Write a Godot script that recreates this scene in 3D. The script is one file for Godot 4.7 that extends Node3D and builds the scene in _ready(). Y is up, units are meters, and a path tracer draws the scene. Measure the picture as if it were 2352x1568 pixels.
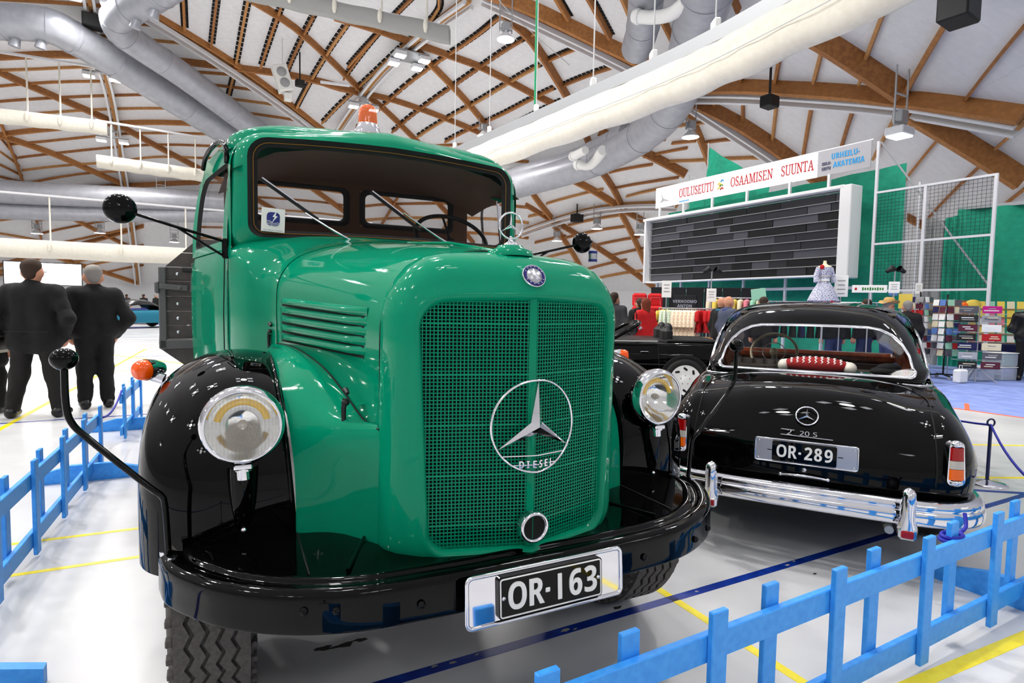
extends Node3D
# A vintage-vehicle show in a timber-domed sports hall. Units are metres, y is up, the visitor with the camera stands at the origin.

var M := {}
var taken := {}
var rng := RandomNumberGenerator.new()
const DOME_C := Vector3(-20.0, -44.25, -25.0)
const DOME_R := 65.25
const EAVES_R := 45.0
const EAVES_Y := 3.0
const HALL_A := Vector3(-0.492, 0.0, -0.871)   # the two directions of the sports floor
const HALL_B := Vector3(0.871, 0.0, -0.492)
const EXPOSURE := 1.56
const LAMP := 40.0
const GLOW := 9.0

const ROOF_BEAM := [
	[0.49, -30.7, -36.7, -29.84, -38.58, -28.87, -41.02, -27.22, -44.01, -25.19, -47.88, -23.4, -50.84],
	[0.49, -36.51, -39.07, -35.63, -40.98, -35.2, -42.09, -33.95, -44.62, -32.8, -46.62, -32.07, -48.07, -30.87, -50.58, -29.27, -53.19, -27.4, -55.83],
	[0.48, -40.73, -44.42, -40.17, -45.98, -38.51, -48.91, -36.76, -52.44, -34.95, -55.24, -32.79, -57.96],
	[0.47, -37.25, -38.94, -34.55, -39.78, -31.27, -40.51, -28.88, -41.2, -25.97, -41.85, -22.56, -42.63, -19.89, -43.13, -17.87, -43.43, -15.19, -43.87, -12.6, -44.5, -10.91, -44.93],
	[0.41, -42.14, -45.89, -40.17, -45.98, -36.47, -46.88, -32.79, -47.62, -30.54, -48.01, -26, -48.99, -24.21, -49.46],
	[0.45, -44.79, -51.91, -42.59, -52.03, -39.42, -53.04, -34.09, -54.54, -29.78, -55.4],
	[0.39, -23.18, -37.76, -20.26, -42.52, -16.68, -48.86, -14.6, -51.56],
	[0.44, -16.17, -36.43, -14.36, -38.67, -12.6, -42.3, -11.5, -44.55, -10.15, -46.28, -8.5, -48.82, -7.54, -50.13],
	[0.42, -38.26, -43.35, -39.15, -44.86, -40.59, -47.43, -42.44, -50.73],
	[0.43, -43.65, -53.09, -44.9, -55.27, -46.18, -57.29],
	[0.43, -42.45, -53.91, -41.43, -56.74, -39.87, -60.06, -38.24, -62.47],
	[0.44, -49.76, -56.43, -46.97, -57.19, -44.9, -57.85, -40.61, -58.57, -37.18, -58.7],
	[0.45, -46.09, -57.7, -44.3, -60.51, -41.49, -64.15],
	[0.39, -48.62, -54.31, -47.57, -56.88, -46.09, -57.7],
	[0.39, -50.56, -56.82, -48.06, -57.44, -46.09, -57.7],
	[0.52, -1.6, -31.6, -0.55, -32.92, 0.95, -34.3, 3.59, -38.73, 4.23, -39.73],
	[0.69, -1.59, -31.24, 0.35, -31.27, 2.51, -31.54, 4.61, -31.76, 5.88, -31.8, 7.3, -31.91],
	[0.41, -11.33, -37.14, -8.74, -37.65, -7.05, -38.04, -4.43, -38.47, -2.21, -38.72, 0.96, -39.57, 3.21, -39.87],
	[0.45, -6.57, -38.62, -5.47, -40.21, -3.46, -43.02, -1.47, -46.16, -1, -47.06],
	[0.4, -15.01, -43.89, -13.28, -44.58, -11, -44.76, -9.13, -44.93, -5.8, -45.56, -1.85, -46.35],
	[0.67, 9.5, -32.11, 9.76, -31.73, 11.14, -29.88, 13.12, -27.47, 14.75, -25.31, 15.79, -24.05, 16.1, -23.5, 17.02, -22.18, 17.96, -20.72],
	[0.8, 10.21, -23.78, 12.34, -23.62, 14, -23.61, 15.52, -23.57],
	[0.8, 16.33, -24.19, 18.14, -23.78, 20.32, -23.24],
	[0.72, 9.77, -32.86, 12.6, -32.43, 15.73, -32.53, 17.31, -32.59],
	[0.47, 9.35, -33.33, 11.01, -35.47, 12.36, -37.37, 12.99, -38.41],
	[0.58, 5.82, -40.41, 7.65, -40.38, 9.68, -40.14, 11.75, -39.98],
	[0.55, 4.11, -47.35, 6.61, -47.45, 8.63, -47.72],
	[0.52, 4.67, -40.81, 6.38, -44.25, 7.74, -45.89, 8.74, -47.38],
	[0.52, 1.31, -50.77, 2.26, -52.05, 3.49, -53.32],
	[0.45, 1.05, -53.13, 3.27, -53.64],
	[0.51, 3.62, -53.98, 5.44, -55.99, 7.25, -58.28],
	[0.5, 3.87, -53.58, 8.5, -54.14, 13.32, -54.43],
	[0.51, 8.8, -48.21, 10.51, -50.42, 12.43, -53.09],
	[0.48, 8.99, -47.91, 11.32, -47.67, 13.44, -47.49],
	[0.49, -17.8, -49.87, -13.42, -56.19, -8.35, -62.23],
	[0.47, -13.09, -48.74, -8.99, -54.61, -4.07, -60.73],
	[0.48, -1, -47.06, -5.05, -56.04, -10.83, -66.21],
	[0.5, -7.54, -50.13, -12.27, -58.73, -18.04, -67.25],
	[0.51, -23.4, -50.84, -20.12, -56.3, -14.91, -62.52],
	[0.49, -27.4, -55.83, -23.49, -60.63, -18.59, -65.63]]
const ROOF_PURLIN := [
	[0.24, -32.09, -35.31, -30.9, -35.71, -26.9, -36.85, -23.77, -37.57],
	[0.24, -34.68, -38.05, -33.34, -38.43, -28.99, -39.36, -25.92, -39.98],
	[0.24, -37.15, -40.66, -35.63, -40.98, -33.24, -41.6, -29.65, -42.27, -28.28, -42.53, -24.24, -43.16],
	[0.24, -38.27, -41.83, -36.74, -42.2, -33.61, -42.89, -29.22, -43.9, -27.26, -44.24, -23.56, -44.85],
	[0.24, -39.43, -43.05, -37.83, -43.4, -34.7, -44.23, -30.55, -45.12, -26.62, -45.73, -23.35, -46.37],
	[0.24, -40.1, -44.45, -38.96, -44.65, -35.65, -45.49, -31.44, -46.4, -26.34, -47.36, -23.49, -48.01],
	[0.24, -40.46, -47.13, -37.73, -47.95, -34.3, -48.68, -32.45, -48.99, -26.65, -50.18],
	[0.24, -40.89, -48.49, -37.9, -49.29, -34.49, -50.02, -30.93, -50.67, -27.35, -51.47],
	[0.24, -41.64, -49.65, -37.99, -50.74, -35.03, -51.53, -31.73, -51.94, -28.41, -52.77],
	[0.24, -42.25, -50.95, -38.45, -51.73, -34.97, -52.67, -30.06, -53.88],
	[0.24, -24.57, -38.85, -22.96, -39.23, -22.38, -39.41],
	[0.24, -25.97, -40.06, -24.35, -40.46, -21.87, -40.96],
	[0.24, -24.44, -43.51, -19.9, -44.12],
	[0.24, -23.58, -44.89, -19, -45.81],
	[0.24, -23.05, -46.43, -18.48, -47.32],
	[0.24, -22.75, -47.95, -17.72, -48.95],
	[0.25, -45.82, -52.17, -43.52, -53.17, -39.64, -54.38, -35.13, -55.57, -30.74, -56.61],
	[0.26, -46.56, -52.97, -44.35, -53.9, -43.43, -54.02],
	[0.26, -44.27, -54.52, -40.57, -55.6, -35.95, -56.82, -31.39, -57.78],
	[0.26, -45.08, -55.72, -41.37, -56.66, -36.59, -57.81, -31.99, -58.85],
	[0.27, -47.51, -54.01, -45.71, -56.22],
	[0.27, -45.19, -57.14, -41.57, -58.08, -37.23, -58.79],
	[0.24, -40.45, -46.3, -41.02, -48.53],
	[0.24, -41.48, -47.43, -41.44, -49.21],
	[0.25, -42.44, -48.48, -42.01, -50.15],
	[0.25, -43.35, -49.47, -42.35, -50.89],
	[0.28, -50.5, -57.22, -47.68, -58.53, -43.86, -59.92, -38.77, -61.13],
	[0.28, -45.37, -58.98, -42.13, -60.05, -38.51, -60.73],
	[0.28, -45.04, -61.47, -39.82, -62.73],
	[0.28, -46.86, -59.7, -39.25, -61.87],
	[0.35, -20.3, -36.33, -21.95, -39.42],
	[0.35, -18.16, -36.24, -21, -40.97],
	[0.37, -16.4, -36.46, -20.19, -42.82, -22.45, -46.27],
	[0.35, -14.64, -37.03, -18.51, -43.07],
	[0.36, -12.74, -37.4, -16.65, -43.23, -18.46, -46.07],
	[0.36, -10.66, -37.65, -15.06, -43.86, -17.52, -47.35],
	[0.3, -8.89, -38.18, -11.94, -42.17],
	[0.29, -5.98, -34.03, -8.89, -38.18, -12.66, -43.58],
	[0.3, -4.27, -32.64, -5.02, -35.41, -10.12, -42.31, -16.04, -48.99],
	[0.29, -0.72, -33.01, -3.48, -37.34, -10.83, -46.6],
	[0.3, 0.33, -34.79, -4.13, -41.38, -10.22, -48.95],
	[0.31, 1.45, -36.58, -2.68, -42.6, -8.12, -48.91],
	[0.31, 2.44, -38.34, -1.12, -43.43, -5.78, -48.66],
	[0.31, 3.02, -39.33, -0.15, -44, -3.3, -47.68],
	[0.27, 0.77, -34.13, 2.06, -32.33],
	[0.28, 1.79, -36.01, 3.92, -32.89],
	[0.29, 2.81, -37.95, 5.77, -33.44],
	[0.27, 0.15, -32.88, 1.16, -31.42],
	[0.41, 1.87, -29.82, 2.74, -31.3],
	[0.41, 3.37, -28.82, 4.96, -31.36],
	[0.39, 4.84, -27.75, 5.83, -29.52],
	[0.39, 6.42, -27.53, 8.12, -29.85],
	[0.35, 8.58, -24.14, 9.33, -25.11],
	[0.31, 12.63, -20.33, 13.88, -23.58],
	[0.42, 14.07, -19.36, 15.75, -23.92],
	[0.28, 15.24, -17.8, 16.87, -22.17],
	[0.32, 12.53, -24.28, 13.42, -26.69],
	[0.31, 11.68, -26.32, 12.36, -28.23],
	[0.28, 11, -28.77, 11.27, -29.72],
	[0.25, 14.25, -24.41, 14.54, -25.1],
	[0.3, 10.7, -31.75, 10.93, -32.52],
	[0.29, 11.73, -30.57, 12.5, -32.41],
	[0.29, 12.95, -29.3, 14.18, -32.44],
	[0.31, 13.98, -27.83, 15.95, -32.62],
	[0.31, 15.14, -26.41, 17.18, -31.52],
	[0.32, 16.18, -24.9, 17.55, -28.74],
	[0.28, 17.71, -24.24, 19.39, -29.8],
	[0.29, 19.39, -24.24, 21.24, -30.41],
	[0.24, 18.39, -21.27, 19.02, -23.29],
	[0.28, 20.82, -23.86, 22.18, -28.13],
	[0.42, 23.37, -27.97, 22.38, -29.46, 20.48, -30.67, 18.89, -31.15],
	[0.26, 9.7, -36.54, 11.8, -33.33],
	[0.27, 10.14, -38.09, 11.21, -36.54],
	[0.26, 11.7, -36.15, 13.4, -33.26],
	[0.27, 10.53, -39.95, 12.2, -37.8, 15.03, -33.49],
	[0.25, 9.13, -35.03, 9.99, -33.61],
	[0.3, 1.83, -51.24, 4.53, -47.94, 6.77, -45.03],
	[0.3, 2.88, -52, 5.07, -49.42, 7.09, -46.92],
	[0.27, 7.21, -44.65, 9.67, -41.27],
	[0.27, 7.92, -46.08, 10.12, -43.05, 11.46, -41.03],
	[0.31, 4.99, -53.44, 9.01, -48.68],
	[0.32, 5, -55.07, 9.68, -49.6],
	[0.32, 6.79, -55.08, 8, -53.61, 10.8, -50.01],
	[0.35, 2.7, -59.58, 5.7, -56.39],
	[0.34, 2.15, -57.6, 4.9, -54.91],
	[0.34, 6.96, -58.09, 10.43, -53.58],
	[0.34, 7.8, -58.73, 12.04, -53.49],
	[0.36, 2.13, -61.53, 6.46, -57.35],
	[0.32, 8.97, -54.45, 11.42, -50.98],
	[0.28, 8.87, -46.31, 11.7, -41.82],
	[0.25, 8.99, -41.02, 11.02, -37.7],
	[0.25, 7.29, -41.8, 9.71, -38.07],
	[0.33, 1.38, -54.59, 2.92, -53.18],
	[0.37, 2.91, -62.89, 7.11, -58.86],
	[0.27, 6.88, -42.98, 7.87, -41.54],
	[0.24, -26.96, -50.13, -21.2, -50.96, -14.56, -51.4],
	[0.24, -27.66, -51.42, -21.79, -52.35, -14.98, -52.88],
	[0.24, -28.41, -52.77, -22.41, -53.81, -15.42, -54.44],
	[0.24, -29.18, -54.17, -23.05, -55.34, -15.88, -56.06],
	[0.24, -29.91, -55.49, -23.66, -56.77, -16.31, -57.59],
	[0.24, -30.66, -56.85, -24.29, -58.26, -16.76, -59.18],
	[0.25, -31.36, -58.12, -24.88, -59.64, -17.18, -60.66],
	[0.25, -32.01, -59.28, -25.42, -60.92, -17.57, -62.02],
	[0.25, -32.68, -60.49, -25.98, -62.25, -17.97, -63.44],
	[0.26, -33.35, -61.7, -26.54, -63.56, -18.37, -64.85],
	[0.27, -14.59, -52.19, -6.71, -49.48, 1.06, -45.89],
	[0.28, -15.08, -53.96, -6.95, -51.31, 1.12, -47.73],
	[0.29, -15.59, -55.76, -7.19, -53.17, 1.19, -49.61],
	[0.3, -16.09, -57.56, -7.43, -55.06, 1.26, -51.53],
	[0.31, -16.6, -59.38, -7.68, -56.97, 1.34, -53.47],
	[0.32, -17.11, -61.21, -7.92, -58.9, 1.41, -55.44],
	[0.33, -17.62, -63.02, -8.17, -60.83, 1.49, -57.41],
	[0.33, -18.12, -64.83, -8.41, -62.75, 1.57, -59.38],
	[0.34, -18.62, -66.62, -8.65, -64.66, 1.66, -61.35]]
const ROOF_RAIL := [
	[0.16, -25.62, -35.74, -28.49, -40.49, -30.29, -44.1, -32.55, -48.19, -34.8, -52.19, -37.62, -57.4, -41.38, -64.2],
	[0.16, -23.81, -36.81, -23.5, -37.66, -20.56, -43.14, -17.01, -49.09, -15.32, -51.4],
	[0.16, -14.69, -49.31, -12.02, -45.52, -9.07, -41.3, -6.57, -38, -2.49, -32.39],
	[0.16, -1.73, -31.77, 2.16, -32.42, 5.98, -32.74, 7.28, -32.82],
	[0.16, 9.1, -33.16, 9.4, -32.78, 11.9, -29.77, 13.81, -27.4, 15.94, -24.37, 17.3, -22.52, 18.25, -21.12],
	[0.16, 8.94, -33.04, 12.14, -33.31, 15.25, -33.36, 16.39, -33.21],
	[0.16, 0.83, -56.87, 1.44, -56.17, 3.71, -53.52, 6.63, -49.94, 8.62, -47.67, 10.72, -45.33, 12.27, -43.69]]
const DUCTS := [
	[0.99, [-31.12, 17.13, -34.2, -28.72, 17.4, -34.9, -27.65, 17.45, -35.49, -27.24, 17.32, -36.48, -26.59, 17.01, -38.38, -25.61, 16.41, -41.26, -23.05, 14.73, -47.06, -20.5, 13.16, -51.05]],
	[0.85, [-18.45, 18.37, -32.17, -20.76, 18.21, -33.61, -22.63, 18.01, -34.58, -23.68, 17.85, -35.29, -24.15, 17.61, -36.44, -23.81, 17.33, -37.99, -22.75, 16.67, -41.03, -21.04, 15.28, -45.75, -19.11, 13.88, -49.41]],
	[0.95, [-43.13, 9.86, -46.8, -39.19, 10.13, -49.73, -34.25, 10.4, -52.34, -28.7, 10.54, -54.32, -25.41, 10.57, -55.05]],
	[0.76, [-43.82, 8.45, -47.49, -39.79, 8.78, -50.43, -34.73, 9.12, -53.02, -28.98, 9.42, -54.82, -25.62, 9.5, -55.49]],
	[0.71, [4.86, 13.85, -22.43, 5.26, 13.74, -24.73, 5.5, 13.61, -26.36, 5.6, 13.51, -27.94]],
	[0.97, [6.34, 12.55, -19.53, 6.78, 12.53, -21.92, 7.18, 12.41, -24.04, 7.76, 12.08, -27.63, 7.98, 11.78, -30.25, 7.72, 11.55, -33.25, 6.9, 11.38, -36.5, 4.78, 11.2, -41.18, -0.79, 10.9, -48.23]],
	[0.62, [6.91, 12.23, -36.71, 5.71, 12.15, -39.46, 3.71, 11.99, -43.04, -1.17, 11.83, -48.49]]]
const NOZZLES := [
	[0.25, [5.98, 12.11, -20.13, 5.91, 12.24, -21.37, 5.71, 12.38, -22.36, 5.31, 12.59, -23.07, 4.81, 12.82, -23.51]],
	[0.33, [5.51, 11.24, -37.07, 5.14, 10.88, -39.3, 4.35, 11.04, -40.03]],
	[0.3, [2.71, 10.86, -42.95, 2.37, 10.62, -44.08, 1.65, 10.68, -44.73]],
	[0.27, [4.52, 11.47, -38.01, 3.9, 11.42, -39.29]]]

func _ready() -> void:
	rng.seed = 71
	# --- camera
	var cam := Camera3D.new()
	cam.name = "camera"
	cam.fov = 61.04
	cam.near = 0.05
	cam.far = 300.0
	cam.position = Vector3(0.0, 1.42, 0.0)
	cam.basis = Basis(Vector3.RIGHT, deg_to_rad(-3.57)) * Basis(Vector3.BACK, deg_to_rad(1.0))
	add_child(cam)
	cam.current = true
	# --- surroundings and exposure
	var we := WorldEnvironment.new()
	we.name = "surroundings"
	var env := Environment.new()
	env.background_mode = Environment.BG_COLOR
	env.background_color = Color(0.6, 0.65, 0.7)
	env.tonemap_mode = Environment.TONE_MAPPER_LINEAR
	env.tonemap_exposure = EXPOSURE
	env.sdfgi_enabled = true
	env.ssao_enabled = true
	env.ssil_enabled = true
	we.environment = env
	add_child(we)
	# --- build
	make_materials()
	build_hall()
	build_lamps()
	build_rigging()
	build_truck()
	build_sedan()
	build_convertible()
	build_barriers()
	build_people()
	build_stalls()
	build_far_side()

# ---------------------------------------------------------------- naming and tagging
func numbered(n: String) -> String:
	if not taken.has(n):
		taken[n] = 0
		return n
	taken[n] += 1
	return "%s_%03d" % [n, taken[n]]

func tag(o: Node, label: String, category: String, group := "") -> void:
	o.set_meta("label", label)
	o.set_meta("category", category)
	if group != "":
		o.set_meta("group", group)

func thing(n: String, label: String, category: String, at := Vector3.ZERO, turn := 0.0, group := "") -> Node3D:
	var o := Node3D.new()
	o.name = numbered(n)
	add_child(o)
	o.position = at
	o.rotation.y = turn
	tag(o, label, category, group)
	return o

func part(n: String, g: Geo, mat: Material, parent: Node = null, label := "") -> MeshInstance3D:
	var o := MeshInstance3D.new()
	o.mesh = g.done()
	o.material_override = mat
	o.cast_shadow = GeometryInstance3D.SHADOW_CASTING_SETTING_ON
	if parent == null or parent == self:
		o.name = numbered(n)
		add_child(o)
	else:
		o.name = n
		parent.add_child(o, true)
	if label != "":
		o.set_meta("label", label)
	return o

func piece(n: String, mesh: Mesh, mat: Material, parent: Node, xf := Transform3D()) -> MeshInstance3D:
	var o := MeshInstance3D.new()
	o.mesh = mesh
	o.material_override = mat
	o.transform = xf
	if parent == null or parent == self:
		o.name = numbered(n)
		add_child(o)
	else:
		o.name = n
		parent.add_child(o, true)
	return o

func solo(n: String, g: Geo, mat: Material, label: String, category: String, group := "", at := Vector3.ZERO, turn := 0.0) -> MeshInstance3D:
	var o := part(n, g, mat)
	tag(o, label, category, group)
	o.position = at
	o.rotation.y = turn
	return o

func struct(n: String, g: Geo, mat: Material, parent: Node = null) -> MeshInstance3D:
	var o := part(n, g, mat, parent)
	if parent == null:
		o.set_meta("kind", "structure")
	return o

func stuff(o: Node) -> void:
	o.set_meta("kind", "stuff")

func copy_of(o: Node3D, at: Vector3, turn: float, label: String) -> Node3D:
	var base := String(o.name)
	var c: Node3D = o.duplicate()
	c.name = numbered(base)
	add_child(c)
	c.position = at
	c.rotation.y = turn
	c.set_meta("label", label)
	return c

func words(text: String, size: float, depth: float, mat: Material, parent: Node, xf: Transform3D, bold := true, serif := false, squeeze := 1.0, n := "lettering") -> MeshInstance3D:
	var t := TextMesh.new()
	var f := SystemFont.new()
	f.font_names = PackedStringArray(["Droid Serif" if serif else "Droid Sans"])
	f.font_weight = 700 if bold else 400
	t.font = f
	t.text = text
	t.font_size = 64
	t.pixel_size = size / 46.0      # size is the height of a capital letter
	t.depth = depth
	t.curve_step = 1.5
	var o := piece(n, t, mat, parent, xf * Transform3D(Basis.from_scale(Vector3(squeeze, 1, 1))))
	return o

# ---------------------------------------------------------------- geometry
class Geo:
	var st := SurfaceTool.new()
	var count := 0
	func _init() -> void:
		st.begin(Mesh.PRIMITIVE_TRIANGLES)
		st.set_smooth_group(-1)
	func flat() -> Geo:
		st.set_smooth_group(-1)
		return self
	func smooth(n := 0) -> Geo:
		st.set_smooth_group(n)
		return self
	func done() -> ArrayMesh:
		st.generate_normals()
		return st.commit()
	func tri(a: Vector3, b: Vector3, c: Vector3) -> Geo:
		st.add_vertex(a)
		st.add_vertex(b)
		st.add_vertex(c)
		return self
	func quad(a: Vector3, b: Vector3, c: Vector3, d: Vector3) -> Geo:
		tri(a, b, c)
		return tri(a, c, d)
	# a box with chamfered edges
	func box(c: Vector3, s: Vector3, bev := 0.0, bas := Basis()) -> Geo:
		flat()
		var h := s * 0.5
		if bev <= 0.0:
			var p := []
			for i in 8:
				p.append(c + bas * Vector3(h.x if i & 1 else -h.x, h.y if i & 2 else -h.y, h.z if i & 4 else -h.z))
			for f in [[0, 2, 3, 1], [5, 7, 6, 4], [4, 6, 2, 0], [1, 3, 7, 5], [2, 6, 7, 3], [4, 0, 1, 5]]:
				quad(p[f[0]], p[f[1]], p[f[2]], p[f[3]])
			return self
		var b: float = min(bev, min(h.x, min(h.y, h.z)) * 0.95)
		var v := {}
		for sx in [-1, 1]:
			for sy in [-1, 1]:
				for sz in [-1, 1]:
					for ax in 3:
						var q := Vector3(sx * (h.x - b), sy * (h.y - b), sz * (h.z - b))
						q[ax] += [sx, sy, sz][ax] * b
						v[[sx, sy, sz, ax]] = c + bas * q
		for ax in 3:
			var u := (ax + 1) % 3
			var w := (ax + 2) % 3
			for s1 in [-1, 1]:
				var k := func(su, sw, a2):
					var t := [0, 0, 0]
					t[ax] = s1
					t[u] = su
					t[w] = sw
					return v[[t[0], t[1], t[2], a2]]
				var q := [k.call(-1, -1, ax), k.call(1, -1, ax), k.call(1, 1, ax), k.call(-1, 1, ax)]
				if s1 > 0:
					quad(q[3], q[2], q[1], q[0])
				else:
					quad(q[0], q[1], q[2], q[3])
				# chamfers along w, between faces ax and u
				for su in [-1, 1]:
					var e := [k.call(su, -1, ax), k.call(su, 1, ax), k.call(su, 1, u), k.call(su, -1, u)]
					if s1 * su > 0:
						quad(e[0], e[1], e[2], e[3])
					else:
						quad(e[3], e[2], e[1], e[0])
		for sx in [-1, 1]:
			for sy in [-1, 1]:
				for sz in [-1, 1]:
					var a3: Vector3 = v[[sx, sy, sz, 0]]
					var b3: Vector3 = v[[sx, sy, sz, 1]]
					var c3: Vector3 = v[[sx, sy, sz, 2]]
					if sx * sy * sz > 0:
						tri(c3, b3, a3)
					else:
						tri(a3, b3, c3)
		return self
	# a bar from p to q: w across, h along up
	func bar(p: Vector3, q: Vector3, w: float, h: float, up := Vector3.UP, bev := 0.0) -> Geo:
		var z := (q - p).normalized()
		var x := up.cross(z)
		if x.length() < 0.001:
			x = Vector3.RIGHT.cross(z)
		x = x.normalized()
		var y := z.cross(x)
		return box((p + q) * 0.5, Vector3(w, h, p.distance_to(q)), bev, Basis(x, y, z))
	func tube(pts: Array, r, seg := 8, caps := true) -> Geo:
		var n := pts.size()
		var rings := []
		var t0: Vector3 = (pts[1] - pts[0]).normalized()
		var x := t0.cross(Vector3.UP if abs(t0.y) < 0.9 else Vector3.RIGHT).normalized()
		for i in n:
			var t: Vector3
			if i == 0:
				t = t0
			elif i == n - 1:
				t = (pts[i] - pts[i - 1]).normalized()
			else:
				t = ((pts[i] - pts[i - 1]).normalized() + (pts[i + 1] - pts[i]).normalized()).normalized()
			x = (x - t * x.dot(t)).normalized()
			var y := t.cross(x)
			var rr: float = r[i] if r is Array else r
			var ring := PackedVector3Array()
			for k in seg:
				var a := TAU * k / seg
				ring.append(pts[i] + (x * cos(a) + y * sin(a)) * rr)
			rings.append(ring)
		smooth(1)
		grid(rings, true)
		if caps:
			flat()
			for e in [0, n - 1]:
				for k in range(1, seg - 1):
					if e == 0:
						tri(rings[e][0], rings[e][k], rings[e][k + 1])
					else:
						tri(rings[e][0], rings[e][k + 1], rings[e][k])
		return self
	# rows of points joined to a surface
	func grid(rows: Array, closed := false, flip := false) -> Geo:
		for i in rows.size() - 1:
			var m: int = rows[i].size()
			for k in (m if closed else m - 1):
				var k2 := (k + 1) % m
				if flip:
					quad(rows[i][k], rows[i][k2], rows[i + 1][k2], rows[i + 1][k])
				else:
					quad(rows[i][k], rows[i + 1][k], rows[i + 1][k2], rows[i][k2])
		return self
	# control net -> smooth surface
	func patch(net: Array, sub := 4, closed := false, flip := false, sm := 0) -> Geo:
		smooth(sm)
		var rows := []
		for r in net:
			rows.append(Geo.spline(r, sub, closed))
		var cols := []
		for k in rows[0].size():
			var c := []
			for i in rows.size():
				c.append(rows[i][k])
			cols.append(Geo.spline(c, sub, false))
		grid(cols, closed, not flip)
		return self
	static func spline(p: Array, sub := 4, closed := false) -> Array:
		var n := p.size()
		var out := []
		for i in (n if closed else n - 1):
			var a = p[(i - 1 + n) % n] if closed else (p[i - 1] if i > 0 else p[0] * 2.0 - p[1])
			var b = p[i]
			var c = p[(i + 1) % n]
			var d = p[(i + 2) % n] if closed else (p[i + 2] if i + 2 < n else p[n - 1] * 2.0 - p[n - 2])
			for s in sub:
				var t := float(s) / sub
				out.append(0.5 * ((2.0 * b) + (c - a) * t + (2.0 * a - 5.0 * b + 4.0 * c - d) * t * t + (3.0 * b - a - 3.0 * c + d) * t * t * t))
		if not closed:
			out.append(p[n - 1])
		return out
	# profile of (radius, along) turned round the y axis of xf
	func lathe(xf: Transform3D, prof: Array, seg := 16, hard := false) -> Geo:
		var rings := []
		for p in prof:
			var ring := PackedVector3Array()
			for k in seg:
				var a := TAU * k / seg
				ring.append(xf * Vector3(p.x * cos(a), p.y, p.x * sin(a)))
			rings.append(ring)
		if hard:
			for i in rings.size() - 1:
				smooth(i + 2)
				grid([rings[i], rings[i + 1]], true)
		else:
			smooth(1)
			grid(rings, true)
		return self
	func torus(xf: Transform3D, R: float, r: float, seg := 40, sec := 8, squash := 1.0) -> Geo:
		var rings := []
		for k in seg + 1:
			var a := TAU * k / seg
			var ring := PackedVector3Array()
			for j in sec:
				var b := TAU * j / sec
				ring.append(xf * Vector3((R + r * cos(b)) * cos(a), r * sin(b) * squash, (R + r * cos(b)) * sin(a)))
			rings.append(ring)
		smooth(1)
		grid(rings, true)
		return self
	func ball(c: Vector3, r: Vector3, seg := 14) -> Geo:
		var prof := []
		for i in seg / 2 + 1:
			var a := PI * i / (seg / 2)
			prof.append(Vector2(sin(a), -cos(a)))
		return lathe(Transform3D(Basis.from_scale(r), c), prof, seg)
	# a flat outline with thickness; outline in the x-y plane of xf
	func plate(poly: PackedVector2Array, xf: Transform3D, depth: float) -> Geo:
		flat()
		var idx := Geometry2D.triangulate_polygon(poly)
		var cw := Geometry2D.is_polygon_clockwise(poly)
		for i in range(0, idx.size(), 3):
			var a := poly[idx[i]]
			var b := poly[idx[i + 1]]
			var c := poly[idx[i + 2]]
			if (b - a).cross(c - a) > 0:
				var s := b
				b = c
				c = s
			tri(xf * Vector3(a.x, a.y, depth * 0.5), xf * Vector3(b.x, b.y, depth * 0.5), xf * Vector3(c.x, c.y, depth * 0.5))
			tri(xf * Vector3(a.x, a.y, -depth * 0.5), xf * Vector3(c.x, c.y, -depth * 0.5), xf * Vector3(b.x, b.y, -depth * 0.5))
		var n := poly.size()
		for i in n:
			var a := poly[i]
			var b := poly[(i + 1) % n]
			if not cw:
				var s := a
				a = b
				b = s
			quad(xf * Vector3(a.x, a.y, depth * 0.5), xf * Vector3(a.x, a.y, -depth * 0.5), xf * Vector3(b.x, b.y, -depth * 0.5), xf * Vector3(b.x, b.y, depth * 0.5))
		return self

# rounded outline, half widths at top and bottom, from y0 to y1, corner radii, crown of the top edge; always 4 * 12 points from the middle of the bottom edge, round by +x
func outline(wt: float, wb: float, y0: float, y1: float, rt: float, rb: float, crown := 0.0, sag := 0.0) -> PackedVector2Array:
	var h := PackedVector2Array()
	for i in 6:
		var x := (wb - rb) * i / 5.0
		h.append(Vector2(x, y0 + sag * (1.0 - pow(x / wb, 2))))
	for i in range(1, 6):
		var a := -PI / 2 + PI / 2 * i / 5.0
		h.append(Vector2(wb - rb + rb * cos(a), y0 + rb + rb * sin(a) + sag * (1.0 - pow((wb - rb + rb * cos(a)) / wb, 2))))
	for i in range(1, 5):
		var t := i / 5.0
		h.append(Vector2(lerp(wb, wt, t), lerp(y0 + rb, y1 - rt, t)))
	for i in 6:
		var a := PI / 2 * i / 5.0
		h.append(Vector2(wt - rt + rt * cos(a), y1 - rt + rt * sin(a)))
	for i in range(1, 5):
		h.append(Vector2((wt - rt) * (1.0 - i / 4.0), y1))
	for i in range(15, h.size()):
		h[i].y += crown * (1.0 - pow(h[i].x / wt, 2))
	var out := PackedVector2Array(h)
	for i in range(h.size() - 2, 0, -1):
		out.append(Vector2(-h[i].x, h[i].y))
	return out

func on_dome(x: float, z: float, inward := 0.0) -> Vector3:
	var r := DOME_R - inward
	var d := Vector2(x - DOME_C.x, z - DOME_C.z)
	return Vector3(x, DOME_C.y + sqrt(max(0.0, r * r - d.length_squared())), z)

# ---------------------------------------------------------------- materials
func mat(n: String, c: Color, rough := 0.6, metal := 0.0, spec := 0.5) -> StandardMaterial3D:
	var m := StandardMaterial3D.new()
	m.resource_name = n
	m.albedo_color = c
	m.roughness = rough
	m.metallic = metal
	m.metallic_specular = spec
	M[n] = m
	return m

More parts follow.
